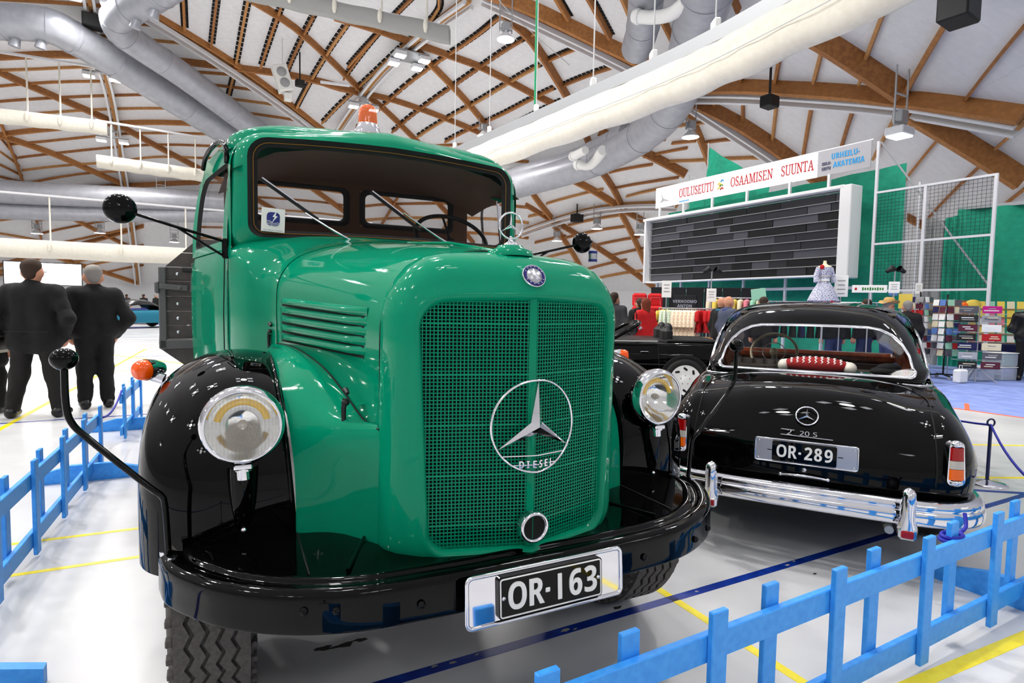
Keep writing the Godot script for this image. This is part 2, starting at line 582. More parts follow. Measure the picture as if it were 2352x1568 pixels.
func speckle(seed_: int, freq: float, lo: Color, hi: Color, size := 512, oct := 4, hard := -1.0) -> NoiseTexture2D:
	var n := FastNoiseLite.new()
	n.seed = seed_
	n.frequency = freq
	n.fractal_octaves = oct
	var t := NoiseTexture2D.new()
	t.noise = n
	t.width = size
	t.height = size
	t.seamless = true
	var g := Gradient.new()
	g.set_color(0, lo)
	g.set_color(1, hi)
	if hard >= 0.0:
		g.interpolation_mode = Gradient.GRADIENT_INTERPOLATE_CONSTANT
		g.set_offset(1, hard)
	t.color_ramp = g
	return t

func textured(m: StandardMaterial3D, t: Texture2D, scale: float, world := true) -> StandardMaterial3D:
	m.albedo_texture = t
	m.uv1_triplanar = true
	m.uv1_world_triplanar = world
	m.uv1_scale = Vector3.ONE * scale
	return m

func glass(n: String, c: Color, alpha: float) -> StandardMaterial3D:
	var m := mat(n, Color(c, alpha), 0.02)
	m.transparency = BaseMaterial3D.TRANSPARENCY_ALPHA
	return m

func make_materials() -> void:
	var m: StandardMaterial3D
	mat("green_paint", Color(0.02, 0.545, 0.405), 0.05, 0.0, 0.28)
	mat("black_paint", Color(0.012, 0.012, 0.013), 0.03, 0.0, 0.3)
	mat("chrome", Color(0.88, 0.88, 0.9), 0.06, 1.0)
	mat("brushed", Color(0.74, 0.74, 0.76), 0.3, 1.0)
	mat("rubber", Color(0.045, 0.043, 0.042), 0.75)
	mat("grip_rubber", Color(0.07, 0.07, 0.07), 0.55)
	textured(mat("tyre", Color(1, 1, 1), 0.85), speckle(5, 0.05, Color(0.27, 0.255, 0.245), Color(0.38, 0.36, 0.345)), 2.0, false)
	mat("dark_steel", Color(0.05, 0.05, 0.05), 0.6)
	mat("void", Color(0.015, 0.015, 0.015), 0.9)
	mat("gold_line", Color(0.6, 0.42, 0.16), 0.4, 0.6)
	glass("pane", Color(0.05, 0.06, 0.06), 0.05).metallic_specular = 0.2
	glass("lens_glass", Color(0.3, 0.3, 0.3), 0.05).metallic_specular = 0.35
	mat("cab_lining", Color(0.36, 0.24, 0.17), 0.85)
	mat("reflector", Color(0.97, 0.97, 0.96), 0.1, 1.0)
	m = glass("yellow_glass", Color(0.96, 0.76, 0.0), 0.85)
	m = mat("orange_lens", Color(1.0, 0.36, 0.01), 0.12)
	m = mat("amber_lens", Color(0.95, 0.4, 0.02), 0.12)
	m = glass("beacon", Color(1.0, 0.42, 0.0), 0.78)
	mat("red_lens", Color(0.62, 0.01, 0.02), 0.1)
	mat("clear_lens", Color(0.75, 0.72, 0.68), 0.15)
	mat("white_paint", Color(0.93, 0.93, 0.92), 0.4)
	mat("white_plastic", Color(0.9, 0.9, 0.88), 0.5)
	mat("badge_blue", Color(0.06, 0.05, 0.42), 0.3)
	mat("card_white", Color(0.95, 0.95, 0.93), 0.6)
	mat("card_blue", Color(0.08, 0.15, 0.48), 0.6)
	mat("grey_print", Color(0.6, 0.6, 0.6), 0.6)
	textured(mat("bed_board", Color(1, 1, 1), 0.55), speckle(9, 0.02, Color(0.245, 0.225, 0.215), Color(0.33, 0.3, 0.285)), 1.3, false)
	mat("bed_steel", Color(0.37, 0.37, 0.37), 0.45, 0.3)
	mat("seat_grey", Color(0.5, 0.47, 0.43), 0.8)
	mat("seat_brown", Color(0.2, 0.12, 0.08), 0.7)
	mat("ivory", Color(0.78, 0.73, 0.6), 0.4)
	textured(mat("varnished", Color(1, 1, 1), 0.2), speckle(12, 0.01, Color(0.34, 0.13, 0.05), Color(0.56, 0.25, 0.1)), 2.0, false)
	textured(mat("cushion_red", Color(1, 1, 1), 0.95), speckle(13, 0.1, Color(0.5, 0.04, 0.06), Color(0.68, 0.1, 0.11)), 6.0, false)
	textured(mat("cloth_black", Color(1, 1, 1), 0.9), speckle(14, 0.06, Color(0.004, 0.004, 0.005), Color(0.03, 0.03, 0.033)), 3.0, false)
	for c in [["skin", Color(0.78, 0.55, 0.44)], ["hair_brown", Color(0.2, 0.13, 0.08)], ["hair_grey", Color(0.52, 0.5, 0.48)], ["hair_red", Color(0.42, 0.16, 0.06)], ["jeans", Color(0.10, 0.16, 0.32)], ["cloth_red", Color(0.75, 0.03, 0.06)], ["cloth_slate", Color(0.25, 0.28, 0.36)], ["cloth_grey", Color(0.2, 0.2, 0.21)], ["cloth_brown", Color(0.055, 0.04, 0.032)], ["cloth_teal", Color(0.05, 0.4, 0.5)], ["leather_black", Color(0.03, 0.03, 0.03)], ["straw", Color(0.74, 0.6, 0.36)], ["cream", Color(0.9, 0.86, 0.72)], ["sunny", Color(0.93, 0.82, 0.35)], ["mint", Color(0.6, 0.82, 0.7)], ["pink", Color(0.88, 0.5, 0.55)], ["sky_print", Color(0.35, 0.5, 0.75)], ["navy", Color(0.08, 0.1, 0.3)], ["magenta", Color(0.75, 0.08, 0.5)], ["banner_red", Color(0.72, 0.1, 0.12)], ["banner_cyan", Color(0.15, 0.6, 0.85)], ["kraft", Color(0.62, 0.47, 0.3)], ["plum", Color(0.35, 0.12, 0.2)], ["leaf", Color(0.2, 0.5, 0.2)]]:
		mat(c[0], c[1], 0.85)
	M.leather_black.roughness = 0.35
	textured(mat("floral_cream", Color(1, 1, 1), 0.9), speckle(61, 0.06, Color(1.0, 0.97, 0.86), Color(0.88, 0.62, 0.5), 256, 2, 0.62), 2.0, false)
	textured(mat("floral_green", Color(1, 1, 1), 0.9), speckle(62, 0.06, Color(0.96, 0.97, 0.88), Color(0.55, 0.72, 0.58), 256, 2, 0.6), 2.0, false)
	textured(mat("floral_blue", Color(1, 1, 1), 0.9), speckle(63, 0.09, Color(1.0, 1.0, 1.0), Color(0.1, 0.16, 0.5), 256, 1, 0.5), 2.2, false)
	mat("display_dark", Color(0.2, 0.2, 0.22), 0.15)
	mat("display_mid", Color(0.33, 0.33, 0.36), 0.2)
	mat("display_black", Color(0.09, 0.09, 0.1), 0.2)
	mat("banner_white", Color(0.93, 0.92, 0.93), 0.6)
	mat("banner_grey", Color(0.66, 0.66, 0.68), 0.6)
	mat("booth_black", Color(0.025, 0.025, 0.027), 0.8)
	glass("crate_plastic", Color(0.85, 0.87, 0.9), 0.45)
	# hall
	textured(mat("floor", Color(1, 1, 1), 0.22, 0.0, 0.4), speckle(21, 0.006, Color(0.76, 0.76, 0.77), Color(0.86, 0.86, 0.855), 1024, 5), 0.12)
	textured(mat("carpet", Color(1, 1, 1), 0.9), speckle(22, 0.02, Color(0.45, 0.52, 0.76), Color(0.56, 0.63, 0.86)), 0.3)
	mat("carpet_seam", Color(0.28, 0.33, 0.52), 0.9)
	textured(mat("line_blue", Color(1, 1, 1), 0.3), speckle(23, 0.02, Color(0.04, 0.15, 0.50), Color(0.07, 0.24, 0.62)), 1.0)
	textured(mat("line_yellow", Color(1, 1, 1), 0.3), speckle(24, 0.03, Color(0.93, 0.83, 0.04), Color(0.98, 0.92, 0.2)), 1.0)
	mat("line_orange", Color(0.98, 0.42, 0.25), 0.5)
	mat("chip", Color(0.62, 0.6, 0.56), 0.6)
	mat("stain", Color(0.16, 0.13, 0.11), 0.6)
	var im := Image.create(256, 256, false, Image.FORMAT_RGB8)
	im.fill(Color(0.85, 0.85, 0.86))
	var fn := FastNoiseLite.new()
	fn.seed = 4
	fn.frequency = 0.02
	for y in 256:
		for x in 256:
			var v := 0.89 + 0.03 * fn.get_noise_2d(x, y)
			if posmod(x, 64) < 2 and posmod(y, 64) < 2:
				v = 0.5
			elif y == 0:
				v = 0.76
			im.set_pixel(x, y, Color(v, v, v * 1.01))
	textured(mat("ceiling_panel", Color(1, 1, 1), 0.8), ImageTexture.create_from_image(im), 0.42)
	for k in 3:
		var t := speckle(30 + k, 0.012, [Color(0.58, 0.37, 0.18), Color(0.53, 0.33, 0.16), Color(0.64, 0.44, 0.24)][k], [Color(0.75, 0.51, 0.27), Color(0.69, 0.46, 0.24), Color(0.8, 0.59, 0.36)][k])
		textured(mat("glulam_%d" % k, Color(1, 1, 1), 0.65), t, 0.6)
	mat("gap_dark", Color(0.05, 0.045, 0.04), 0.9)
	mat("white_steel", Color(0.86, 0.86, 0.87), 0.4)
	textured(mat("duct_metal", Color(1, 1, 1), 0.42, 0.35), speckle(40, 0.01, Color(0.62, 0.63, 0.66), Color(0.72, 0.73, 0.76)), 0.3)
	mat("galvanised", Color(0.68, 0.69, 0.7), 0.4, 0.5)
	textured(mat("white_cloth", Color(1, 1, 1), 0.9), speckle(41, 0.02, Color(0.87, 0.85, 0.79), Color(0.93, 0.915, 0.87)), 0.5)
	mat("grey_cloth", Color(0.62, 0.62, 0.61), 0.8)
	mat("wall_white", Color(0.86, 0.87, 0.88), 0.7)
	mat("speaker_black", Color(0.025, 0.025, 0.027), 0.6)
	mat("cable", Color(0.8, 0.8, 0.8), 0.5)
	mat("green_rope", Color(0.05, 0.62, 0.4), 0.7)
	textured(mat("fence_blue", Color(1, 1, 1), 0.45), speckle(43, 0.03, Color(0.18, 0.57, 0.93), Color(0.26, 0.65, 0.98)), 1.5, false)
	mat("rope_blue", Color(0.06, 0.1, 0.62), 0.6)
	mat("post_blue", Color(0.03, 0.09, 0.3), 0.4)
	textured(mat("net_green", Color(1, 1, 1), 0.85), speckle(44, 0.02, Color(0.04, 0.52, 0.40), Color(0.1, 0.62, 0.5)), 0.5)
	m = mat("lamp_glow", Color(1, 1, 1), 0.5)
	m.emission_enabled = true
	m.emission = Color(0.97, 0.98, 1.0)
	m.emission_energy_multiplier = GLOW
	m = mat("screen_glow", Color(1, 1, 1), 0.5)
	m.emission_enabled = true
	m.emission = Color(0.97, 0.97, 1.0)
	m.emission_energy_multiplier = 1.6

# ---------------------------------------------------------------- the hall
func build_hall() -> void:
	# floor
	var g := Geo.new()
	var n := 64
	for k in n:
		var a := TAU * k / n
		var b := TAU * (k + 1) / n
		var c := Vector3(DOME_C.x, 0, DOME_C.z)
		var p := c + Vector3(cos(a), 0, sin(a)) * 46.0
		var q := c + Vector3(cos(b), 0, sin(b)) * 46.0
		g.tri(c, p, q)
		g.quad(p, p - Vector3(0, 0.4, 0), q - Vector3(0, 0.4, 0), q)
	var fl := struct("floor", g, M.floor)
	# sports lines painted on the floor
	for l in [["line_blue", 0.05, Vector2(-3.6, -0.41), Vector2(5.6, -5.3)], ["line_yellow", 0.045, Vector2(-1.2, -6.6), Vector2(2.2, -0.1)],
			["line_yellow", 0.035, Vector2(-4.2, -2.62), Vector2(-0.6, -4.3)], ["line_yellow", 0.035, Vector2(-2.62, -2.83), Vector2(0.2, -4.2)],
			["line_yellow", 0.06, Vector2(-4.4, -3.9), Vector2(-10.4, -16.4)], ["line_yellow", 0.06, Vector2(1.2, -1.965), Vector2(5.2, -3.83)],
			["line_blue", 0.05, Vector2(-9.0, -4.6), Vector2(-3.0, -7.9)], ["line_yellow", 0.04, Vector2(-13.4, -8.2), Vector2(-4.0, -13.3)],
			["line_blue", 0.05, Vector2(-16.0, -10.5), Vector2(-6.0, -16.0)], ["line_yellow", 0.05, Vector2(3.2, -4.9), Vector2(7.4, -5.1)],
			["line_yellow", 0.05, Vector2(3.2, -6.2), Vector2(9.4, -6.2)], ["line_blue", 0.06, Vector2(3.0, -4.7), Vector2(5.2, -4.35)],
			["line_blue", 0.07, Vector2(4.6, -4.9), Vector2(5.2, -4.35)], ["line_yellow", 0.06, Vector2(-16.5, -18.5), Vector2(-6.0, -12.0)],
			["line_blue", 0.06, Vector2(-24.0, -16.0), Vector2(-10.0, -23.5)], ["line_yellow", 0.06, Vector2(-14.0, -24.0), Vector2(-20.0, -35.0)]]:
		var a := Vector3(l[2].x, 0.0006, l[2].y)
		var b := Vector3(l[3].x, 0.0006, l[3].y)
		part("floor_line", Geo.new().bar(a, b, l[1], 0.0012), M[l[0]], fl)
	# worn chips in the blue line and scuffs of dirt
	g = Geo.new()
	for c in [[-0.28, -2.19, 0.016], [-0.21, -2.215, 0.02], [-0.12, -2.27, 0.012], [0.255, -2.46, 0.03], [0.30, -2.47, 0.014], [0.95, -2.83, 0.012], [1.56, -3.15, 0.02], [1.62, -3.2, 0.014]]:
		blot(g, Vector3(c[0], 0.0016, c[1]), c[2], 0.55)
	part("paint_chip", g, M.chip, fl)
	g = Geo.new()
	for c in [[-0.75, -2.3, 0.05], [-0.68, -2.32, 0.06], [-0.62, -2.36, 0.04], [0.52, -2.66, 0.03], [1.66, -3.05, 0.02], [-1.95, -3.3, 0.03]]:
		blot(g, Vector3(c[0], 0.0004, c[1]), c[2], 0.4)
	part("floor_scuff", g, M.stain, fl)
	# blue exhibition carpet with its orange tape and seams
	var o := Vector3(7.5, 0, -7.05)
	var da := HALL_A
	var db := HALL_B
	g = Geo.new()
	var e := Vector3(0, 0.002, 0)
	g.quad(o + e, o + da * 14 + e, o + da * 14 + db * 14 + e, o + db * 14 + e)
	g.quad(o + e, o, o + da * 14, o + da * 14 + e)
	var cp := part("carpet", g, M.carpet, fl, "blue exhibition carpet taped to the floor under the stalls")
	part("edge_tape", Geo.new().bar(o + e, o + da * 14 + e, 0.07, 0.002), M.line_orange, cp)
	part("edge_tape", Geo.new().bar(o + da * 1.6 + e, o + da * 1.9 + db * 0.7 + e, 0.06, 0.002), M.line_orange, cp)
	for k in [2.0, 4.0]:
		part("seam", Geo.new().bar(o + db * k + e, o + db * k + da * 14 + e, 0.02, 0.0016), M.carpet_seam, cp)
	for k in [3.2, 5.6]:
		part("seam", Geo.new().bar(o + da * k + e, o + da * k + db * 14 + e, 0.02, 0.0016), M.carpet_seam, cp)
	# dome skin
	g = Geo.new().smooth()
	var rows := []
	for i in 25:
		var row := PackedVector3Array()
		var rad := EAVES_R * i / 24.0
		for k in 97:
			var a := TAU * k / 96.0
			row.append(on_dome(DOME_C.x + cos(a) * max(rad, 0.02), DOME_C.z + sin(a) * max(rad, 0.02)))
		rows.append(row)
	g.grid(rows)
	var outer := []
	for i in 25:
		var row := PackedVector3Array()
		for v in rows[i]:
			row.append(DOME_C + (v - DOME_C) * ((DOME_R + 0.35) / DOME_R))
		outer.append(row)
	g.smooth(3).grid(outer, false, true)
	var ceil_ := struct("ceiling", g, M.ceiling_panel)
	# perimeter wall
	g = Geo.new().smooth()
	var w := []
	for p in [[45.0, -0.3], [45.0, 3.3], [45.6, 3.3], [45.6, -0.3]]:
		var row := PackedVector3Array()
		for k in 97:
			var a := TAU * k / 96.0
			row.append(Vector3(DOME_C.x + cos(a) * p[0], p[1], DOME_C.z + sin(a) * p[0]))
		w.append(row)
	g.smooth(1).grid([w[0], w[1]])
	g.smooth(2).grid([w[1], w[2]])
	g.smooth(3).grid([w[2], w[3]])
	struct("wall_perimeter", g, M.wall_white)
	# glulam arches, purlins and the white double rails below them
	var k3 := 0
	for b in ROOF_BEAM:
		part("glulam_arch", member(b, b[0] * 0.36, b[0] * 1.05, 0.0), M["glulam_%d" % (k3 % 2)], ceil_)
		k3 += 1
	k3 = 0
	for b in ROOF_PURLIN:
		part("purlin", member(b, b[0] * 0.4, b[0] * 0.85, 0.0), M["glulam_%d" % (k3 % 3)], ceil_)
		k3 += 1
		if b[0] > 0.27 and b[1] < 4.0 and b[1] > -22.0 and b[2] > -44.0 and b[2] < -27.0:
			var gp := Geo.new()
			var pts := curve_points(b, 14)
			for i in range(0, pts.size() - 1):
				for sgn in [-1.0, 1.0]:
					var up: Vector3 = (pts[i] - DOME_C).normalized()
					var t: Vector3 = (pts[i + 1] - pts[i])
					var side: Vector3 = up.cross(t).normalized() * sgn * (b[0] * 0.2 + 0.08)
					gp.bar(pts[i] + side - up * 0.03, pts[i] + t * 0.72 + side - up * 0.03, 0.14, 0.05, up)
			stuff(part("purlin_gap", gp, M.gap_dark, ceil_))
	for b in ROOF_RAIL:
		for s in [-1.0, 1.0]:
			part("white_rail", member(b, 0.15, 0.2, 0.55, s * 0.24), M.white_steel, ceil_)
		part("glulam_arch", member(b, 0.2, 0.5, 0.0), M.glulam_2, ceil_)

func blot(g: Geo, c: Vector3, r: float, flat_: float) -> void:
	var pts := []
	for k in 11:
		var a := TAU * k / 11.0
		var q := r * rng.randf_range(0.45, 1.2)
		pts.append(c + (HALL_B * cos(a) + HALL_A * sin(a) * flat_) * q)
	for k in 11:
		g.tri(c, pts[k], pts[(k + 1) % 11])

func curve_points(b: Array, sub := 3) -> Array:
	var p := []
	for i in range(1, b.size() - 1, 2):
		p.append(Vector2(b[i], b[i + 1]))
	var q := Geo.spline(p, sub)
	var out := []
	for v in q:
		out.append(on_dome(v.x, v.y))
	return out

func member(b: Array, w: float, h: float, drop: float, shift := 0.0) -> Geo:
	var pts := curve_points(b, 3)
	var g := Geo.new()
	var rows := [PackedVector3Array(), PackedVector3Array(), PackedVector3Array(), PackedVector3Array()]
	for i in pts.size():
		var up: Vector3 = (pts[i] - DOME_C).normalized()
		var t: Vector3 = (pts[min(i + 1, pts.size() - 1)] - pts[max(i - 1, 0)]).normalized()
		var side := up.cross(t).normalized()
		var c: Vector3 = pts[i] - up * drop + side * shift
		rows[0].append(c - side * w * 0.5 + up * 0.05)
		rows[1].append(c - side * w * 0.5 - up * h)
		rows[2].append(c + side * w * 0.5 - up * h)
		rows[3].append(c + side * w * 0.5 + up * 0.05)
	g.smooth(1).grid([rows[0], rows[1]])
	g.smooth(2).grid([rows[1], rows[2]])
	g.smooth(3).grid([rows[2], rows[3]])
	g.smooth(4).grid([rows[3], rows[0]])
	var e: int = rows[0].size() - 1
	g.flat().quad(rows[0][0], rows[1][0], rows[2][0], rows[3][0])
	g.quad(rows[3][e], rows[2][e], rows[1][e], rows[0][e])
	return g

# ---------------------------------------------------------------- lamps
func lamp_light(at: Vector3, energy: float, size: float) -> void:
	var l := SpotLight3D.new()
	l.name = "lamp_light"
	l.position = at
	l.rotation_degrees.x = -90
	l.spot_angle = 80.0
	l.spot_range = 120.0
	l.spot_attenuation = 2.0
	l.light_energy = energy
	l.light_color = Color(1.0, 0.985, 0.97)
	l.light_size = size
	l.shadow_enabled = true
	add_child(l, true)

# heads: how many square floodlights the fitting carries
func flood(at: Vector3, heads: int, label: String, group: String, round_ := false, s := 1.0, power := 1.0) -> void:
	var t := thing("ceiling_lamp", label, "lamp", at, 0.5, group)
	var roof := on_dome(at.x, at.z)
	var g := Geo.new()
	var up := roof.y - at.y - 0.35
	g.bar(Vector3(-0.35 * s, 0.35, 0), Vector3(-0.35 * s, up, 0), 0.05, 0.05)
	g.bar(Vector3(0.35 * s, 0.35, 0), Vector3(0.35 * s, up, 0), 0.05, 0.05)
	for y in [0.5, 0.9, up * 0.6]:
		g.bar(Vector3(-0.35 * s, y, 0), Vector3(0.35 * s, y, 0), 0.05, 0.05)
	part("hanger", g, M.galvanised, t)
	g = Geo.new().box(Vector3(0, 0.62 * s, 0), Vector3(0.42, 0.4, 0.32) * s, 0.03)
	part("ballast_box", g, M.galvanised, t)
	var spots := [Vector3.ZERO]
	if heads == 2:
		spots = [Vector3(-0.75, 0, 0), Vector3(0.75, 0, 0)]
	elif heads == 4:
		spots = [Vector3(-0.8, 0, -0.7), Vector3(0.8, 0, -0.7), Vector3(-0.8, 0, 0.7), Vector3(0.8, 0, 0.7)]
	if heads > 1:
		part("crossbar", Geo.new().box(Vector3(0, 0.38, 0), Vector3(2.2, 0.1, 0.3 if heads == 2 else 1.7), 0.02), M.galvanised, t)
	for p in spots:
		if round_:
			part("lamp_housing", Geo.new().lathe(Transform3D(Basis(), p), [Vector2(0.02, 0.36), Vector2(0.14, 0.36), Vector2(0.2, 0.28), Vector2(0.46, 0.02), Vector2(0.48, -0.02), Vector2(0.44, 0.0)], 20), M.white_steel, t)
			part("lamp_glass", Geo.new().lathe(Transform3D(Basis(), p), [Vector2(0.001, -0.02), Vector2(0.44, -0.01)], 20), M.lamp_glow, t)
		else:
			part("lamp_housing", Geo.new().box(p + Vector3(0, 0.14, 0) * s, Vector3(0.72, 0.26, 0.6) * s, 0.03), M.white_steel, t)
			part("lamp_glass", Geo.new().box(p - Vector3(0, 0.02, 0), Vector3(0.62, 0.04, 0.5) * s), M.lamp_glow, t)
	lamp_light(at - Vector3(0, 0.12, 0), LAMP * power * (1.0 if heads == 1 else heads * 0.7), 0.35)

func build_lamps() -> void:
	var many := "floodlights under the domed roof"
	flood(Vector3(-28.9, 16.7, -41.4), 2, "twin floodlight on the white double rail beside the upper grey duct", many)
	flood(Vector3(-7.0, 17.0, -38.6), 4, "cluster of four floodlights where the white rails meet the arch", many)
	flood(Vector3(-0.6, 15.1, -30.8), 1, "single round floodlight hanging beside the green rope", many, true)
	flood(Vector3(-11.4, 15.9, -44.3), 2, "twin floodlight right behind the truck's orange beacon", many)
	flood(Vector3(-32.5, 14.0, -47.6), 2, "twin floodlight between the two hanging white curtain rolls", many)
	flood(Vector3(-2.4, 14.0, -44.1), 1, "single round floodlight just above the long white curtain beam", many, true)
	flood(Vector3(9.5, 10.7, -32.1), 1, "single round floodlight above the green net panel behind the banner", many, true)
	flood(Vector3(14.6, 8.1, -22.5), 1, "large square floodlight hanging over the right end of the banner", many, false, 1.15)
	for p in [Vector3(6.9, 7.9, -48.7), Vector3(3.9, 7.3, -52.8), Vector3(10.0, 7.2, -46.4)]:
		flood(p, 1, "small round floodlight below the low white rail behind the truck mirror", "small floodlights beyond the truck", true, 1.0, 0.35)
	for p in [Vector3(-39.4, 7.6, -55.6), Vector3(-43.5, 7.2, -53.3), Vector3(-32.4, 10.7, -53.8), Vector3(-34.3, 7.2, -59.0)]:
		flood(p, 1, "small round floodlight near the far low edge of the roof", "small floodlights at the far edge", true, 1.0, 0.35)
	# the rest of the hall's lighting: clusters over the aisles behind and above the visitor
	# the hall's middle is the brightest; the edge behind the visitor has only dim fittings
	for q in [[-24.5, -34.2, 0.55], [-1.0, -1.0, 0.06], [9.0, -8.0, 0.15], [-9.0, -7.0, 0.5], [-10.0, 4.0, 0.12], [3.0, 6.0, 0.05], [-19.0, 0.0, 0.5], [-20.0, -13.0, 0.6], [-6.0, -18.0, 0.6], [6.0, -17.0, 0.4], [-33.0, -14.0, 0.6], [-34.0, -28.0, 0.55], [-19.0, -27.0, 0.6], [-45.0, -28.0, 0.4], [-28.0, 6.0, 0.3], [4.0, -4.0, 0.06], [-4.0, -10.0, 0.45], [-14.0, -20.0, 0.6], [-15.0, -7.0, 0.5], [-5.0, 9.0, 0.05], [10.0, 1.0, 0.05], [-26.0, -6.0, 0.5]]:
		var y := on_dome(q[0], q[1]).y - 1.6
		flood(Vector3(q[0], y, q[1]), 4, "cluster of four floodlights under the roof over the visitors' aisles", "floodlights overhead", false, 1.0, q[2])

# ---------------------------------------------------------------- ducts, curtain rolls, speakers
func points3(a: Array, from := 1) -> Array:
	var p := []
	for i in range(from, a.size() - 2, 3):
		p.append(Vector3(a[i], a[i + 1], a[i + 2]))
	return p

func build_rigging() -> void:
	var names := ["fat grey ventilation duct with a bend, outermost of the upper pair", "fat grey ventilation duct dropping from an elbow, beside the outer one", "long pale duct crossing behind the round black truck mirror, upper one",
		"long pale duct crossing behind the round black truck mirror, lower one", "short grey duct end pointing down beside the white curtain beam", "thick grey duct passing behind the long white curtain beam", "thinner grey duct running along under the white curtain beam"]
	var i := 0
	for d in DUCTS:
		var p := Geo.spline(points3(d[1], 0), 4)
		var t := thing("ventilation_duct", names[i], "duct", Vector3.ZERO, 0, "ventilation ducts")
		part("duct_pipe", Geo.new().tube(p, d[0], 24), M.duct_metal, t)
		var step := 5
		for k in range(2, p.size() - 2, step):
			var dir: Vector3 = (p[k + 1] - p[k - 1]).normalized()
			part("duct_joint", Geo.new().tube([p[k] - dir * 0.06, p[k] + dir * 0.06], d[0] * 1.03, 24), M.duct_metal, t)
		if i < 2:
			for k in [3, 6]:
				var down: Vector3 = p[k] - Vector3(0, d[0] * 0.95, 0)
				part("air_nozzle", Geo.new().tube([down, down - Vector3(0.1, 0.45, 0)], [0.24, 0.3], 12), M.duct_metal, t)
		i += 1
	i = 0
	var nz := ["white curved air nozzle beside the thick duct near the roof", "white curved air nozzle under the duct, close to the curtain beam", "white curved air nozzle nearest the cab roof", "short white air nozzle on top of the lower duct"]
	for d in NOZZLES:
		var p := Geo.spline(points3(d[1], 0), 4)
		var t := thing("air_pipe", nz[i], "air pipe", Vector3.ZERO, 0, "white air nozzles")
		part("pipe", Geo.new().tube(p, d[0], 16), M.white_paint, t)
		var e: Vector3 = p[p.size() - 1]
		var dir: Vector3 = (e - p[p.size() - 2]).normalized()
		part("nozzle_lip", Geo.new().tube([e, e + dir * 0.12, e + dir * 0.3], [d[0] * 1.15, d[0] * 1.2, d[0] * 0.9], 16), M.white_paint, t)
		i += 1
	# the long divider: a steel truss beam with the white curtain gathered under it
	var way := Geo.spline([Vector3(-3.3, 7.4, -25.2), Vector3(-0.74, 7.4, -21.4), Vector3(2.0, 7.4, -17.35), Vector3(4.1, 7.4, -14.2), Vector3(5.5, 7.4, -11.4), Vector3(7.6, 7.4, -6.6)], 12)
	var t := thing("curtain_beam", "long white gathered hall curtain hanging from a grey steel beam", "curtain")
	var beam := []
	var rows := []
	var cord := []
	var prof := [Vector2(0.2, -0.05), Vector2(0.27, -0.25), Vector2(0.25, -0.5), Vector2(0.29, -0.72), Vector2(0.16, -0.95), Vector2(0.0, -1.02), Vector2(-0.2, -0.93), Vector2(-0.3, -0.6), Vector2(-0.22, -0.05)]
	for k in way.size():
		var c: Vector3 = way[k]
		var side: Vector3 = (way[min(k + 1, way.size() - 1)] - way[max(k - 1, 0)]).cross(Vector3.UP).normalized()
		var row := PackedVector3Array()
		for q in prof:
			var wob := 1.0 + 0.06 * sin(k * 1.7 + q.y * 6.0) + 0.05 * sin(k * 0.6)
			row.append(c + side * q.x * wob + Vector3(0, q.y * (1.0 + 0.03 * sin(k * 0.9)), 0))
		rows.append(row)
		var br := PackedVector3Array()
		for q in [Vector2(0.2, -0.05), Vector2(0.2, 0.27), Vector2(0.14, 0.29), Vector2(-0.14, 0.29), Vector2(-0.2, 0.27), Vector2(-0.2, -0.05)]:
			br.append(c + side * q.x + Vector3(0, q.y, 0))
		beam.append(br)
		cord.append(c + side * 0.31 + Vector3(0, -0.5, 0))
	part("beam", Geo.new().flat().grid(beam, true), M.galvanised, t)
	part("curtain", Geo.new().smooth().grid(rows), M.white_cloth, t)
	for k in range(4, way.size(), 7):
		var c: Vector3 = way[k]
		part("hanger_wire", Geo.new().tube([c + Vector3(0, 0.2, 0), on_dome(c.x, c.z)], 0.02, 6), M.cable, t)
		part("pulley", Geo.new().box(c + Vector3(0, 0.42, 0), Vector3(0.16, 0.24, 0.3), 0.03), M.white_paint, t)
	part("strap", Geo.new().tube(cord, 0.012, 5), M.cable, t)
	# smaller curtain rolls
	roll(Vector3(-34.5, 12.5, -35.4), Vector3(-27.3, 12.72, -39.5), 0.85, 5, M.white_cloth, "white curtain roll on ropes, the upper of two above the round mirror", 3.5)
	roll(Vector3(-30.4, 11.3, -42.8), Vector3(-24.0, 11.05, -46.1), 0.9, 4, M.white_cloth, "white curtain roll on ropes, the lower one beside the cab roof", 2.5)
	roll(Vector3(-14.5, 16.9, -29.8), Vector3(-3.3, 14.45, -29.1), 0.8, 5, M.grey_cloth, "grey curtain roll sloping under the roof above the orange beacon", 1.5)
	roll(Vector3(-36.0, 4.55, -36.0), Vector3(-12.0, 4.55, -49.5), 1.15, 7, M.white_cloth, "long white curtain roll spanning the hall above the visitors", 3.0)
	# speakers and other boxes under the roof
	for s in [[Vector3(11.7, 11.0, -27.4), 0.55, "black loudspeaker hanging just under the white double rail"], [Vector3(12.8, 10.2, -17.4), 0.75, "large black loudspeaker on the roof panels above the timber beam"],
			[Vector3(5.4, 9.0, -50.4), 0.7, "small black loudspeaker under the far low white rail"], [Vector3(-26.2, 18.4, -36.8), 0.8, "black loudspeaker between the two grey ducts"], [Vector3(-15.1, 16.6, -41.4), 0.45, "small black camera box beside the white projector"]]:
		var sp := thing("loudspeaker", s[2], "loudspeaker", s[0], 0.6, "black boxes under the roof")
		part("cabinet", Geo.new().box(Vector3.ZERO, Vector3(1.0, 0.75, 0.8) * s[1] * 1.3, 0.04), M.speaker_black, sp)
		part("grille", Geo.new().box(Vector3(0, -0.02, 0.53 * s[1]), Vector3(1.15, 0.8, 0.03) * s[1]), M.grip_rubber, sp)
		part("bracket", Geo.new().bar(Vector3(0, 0.3, 0), Vector3(0, on_dome(s[0].x, s[0].z).y - s[0].y, 0), 0.08, 0.08), M.dark_steel, sp)
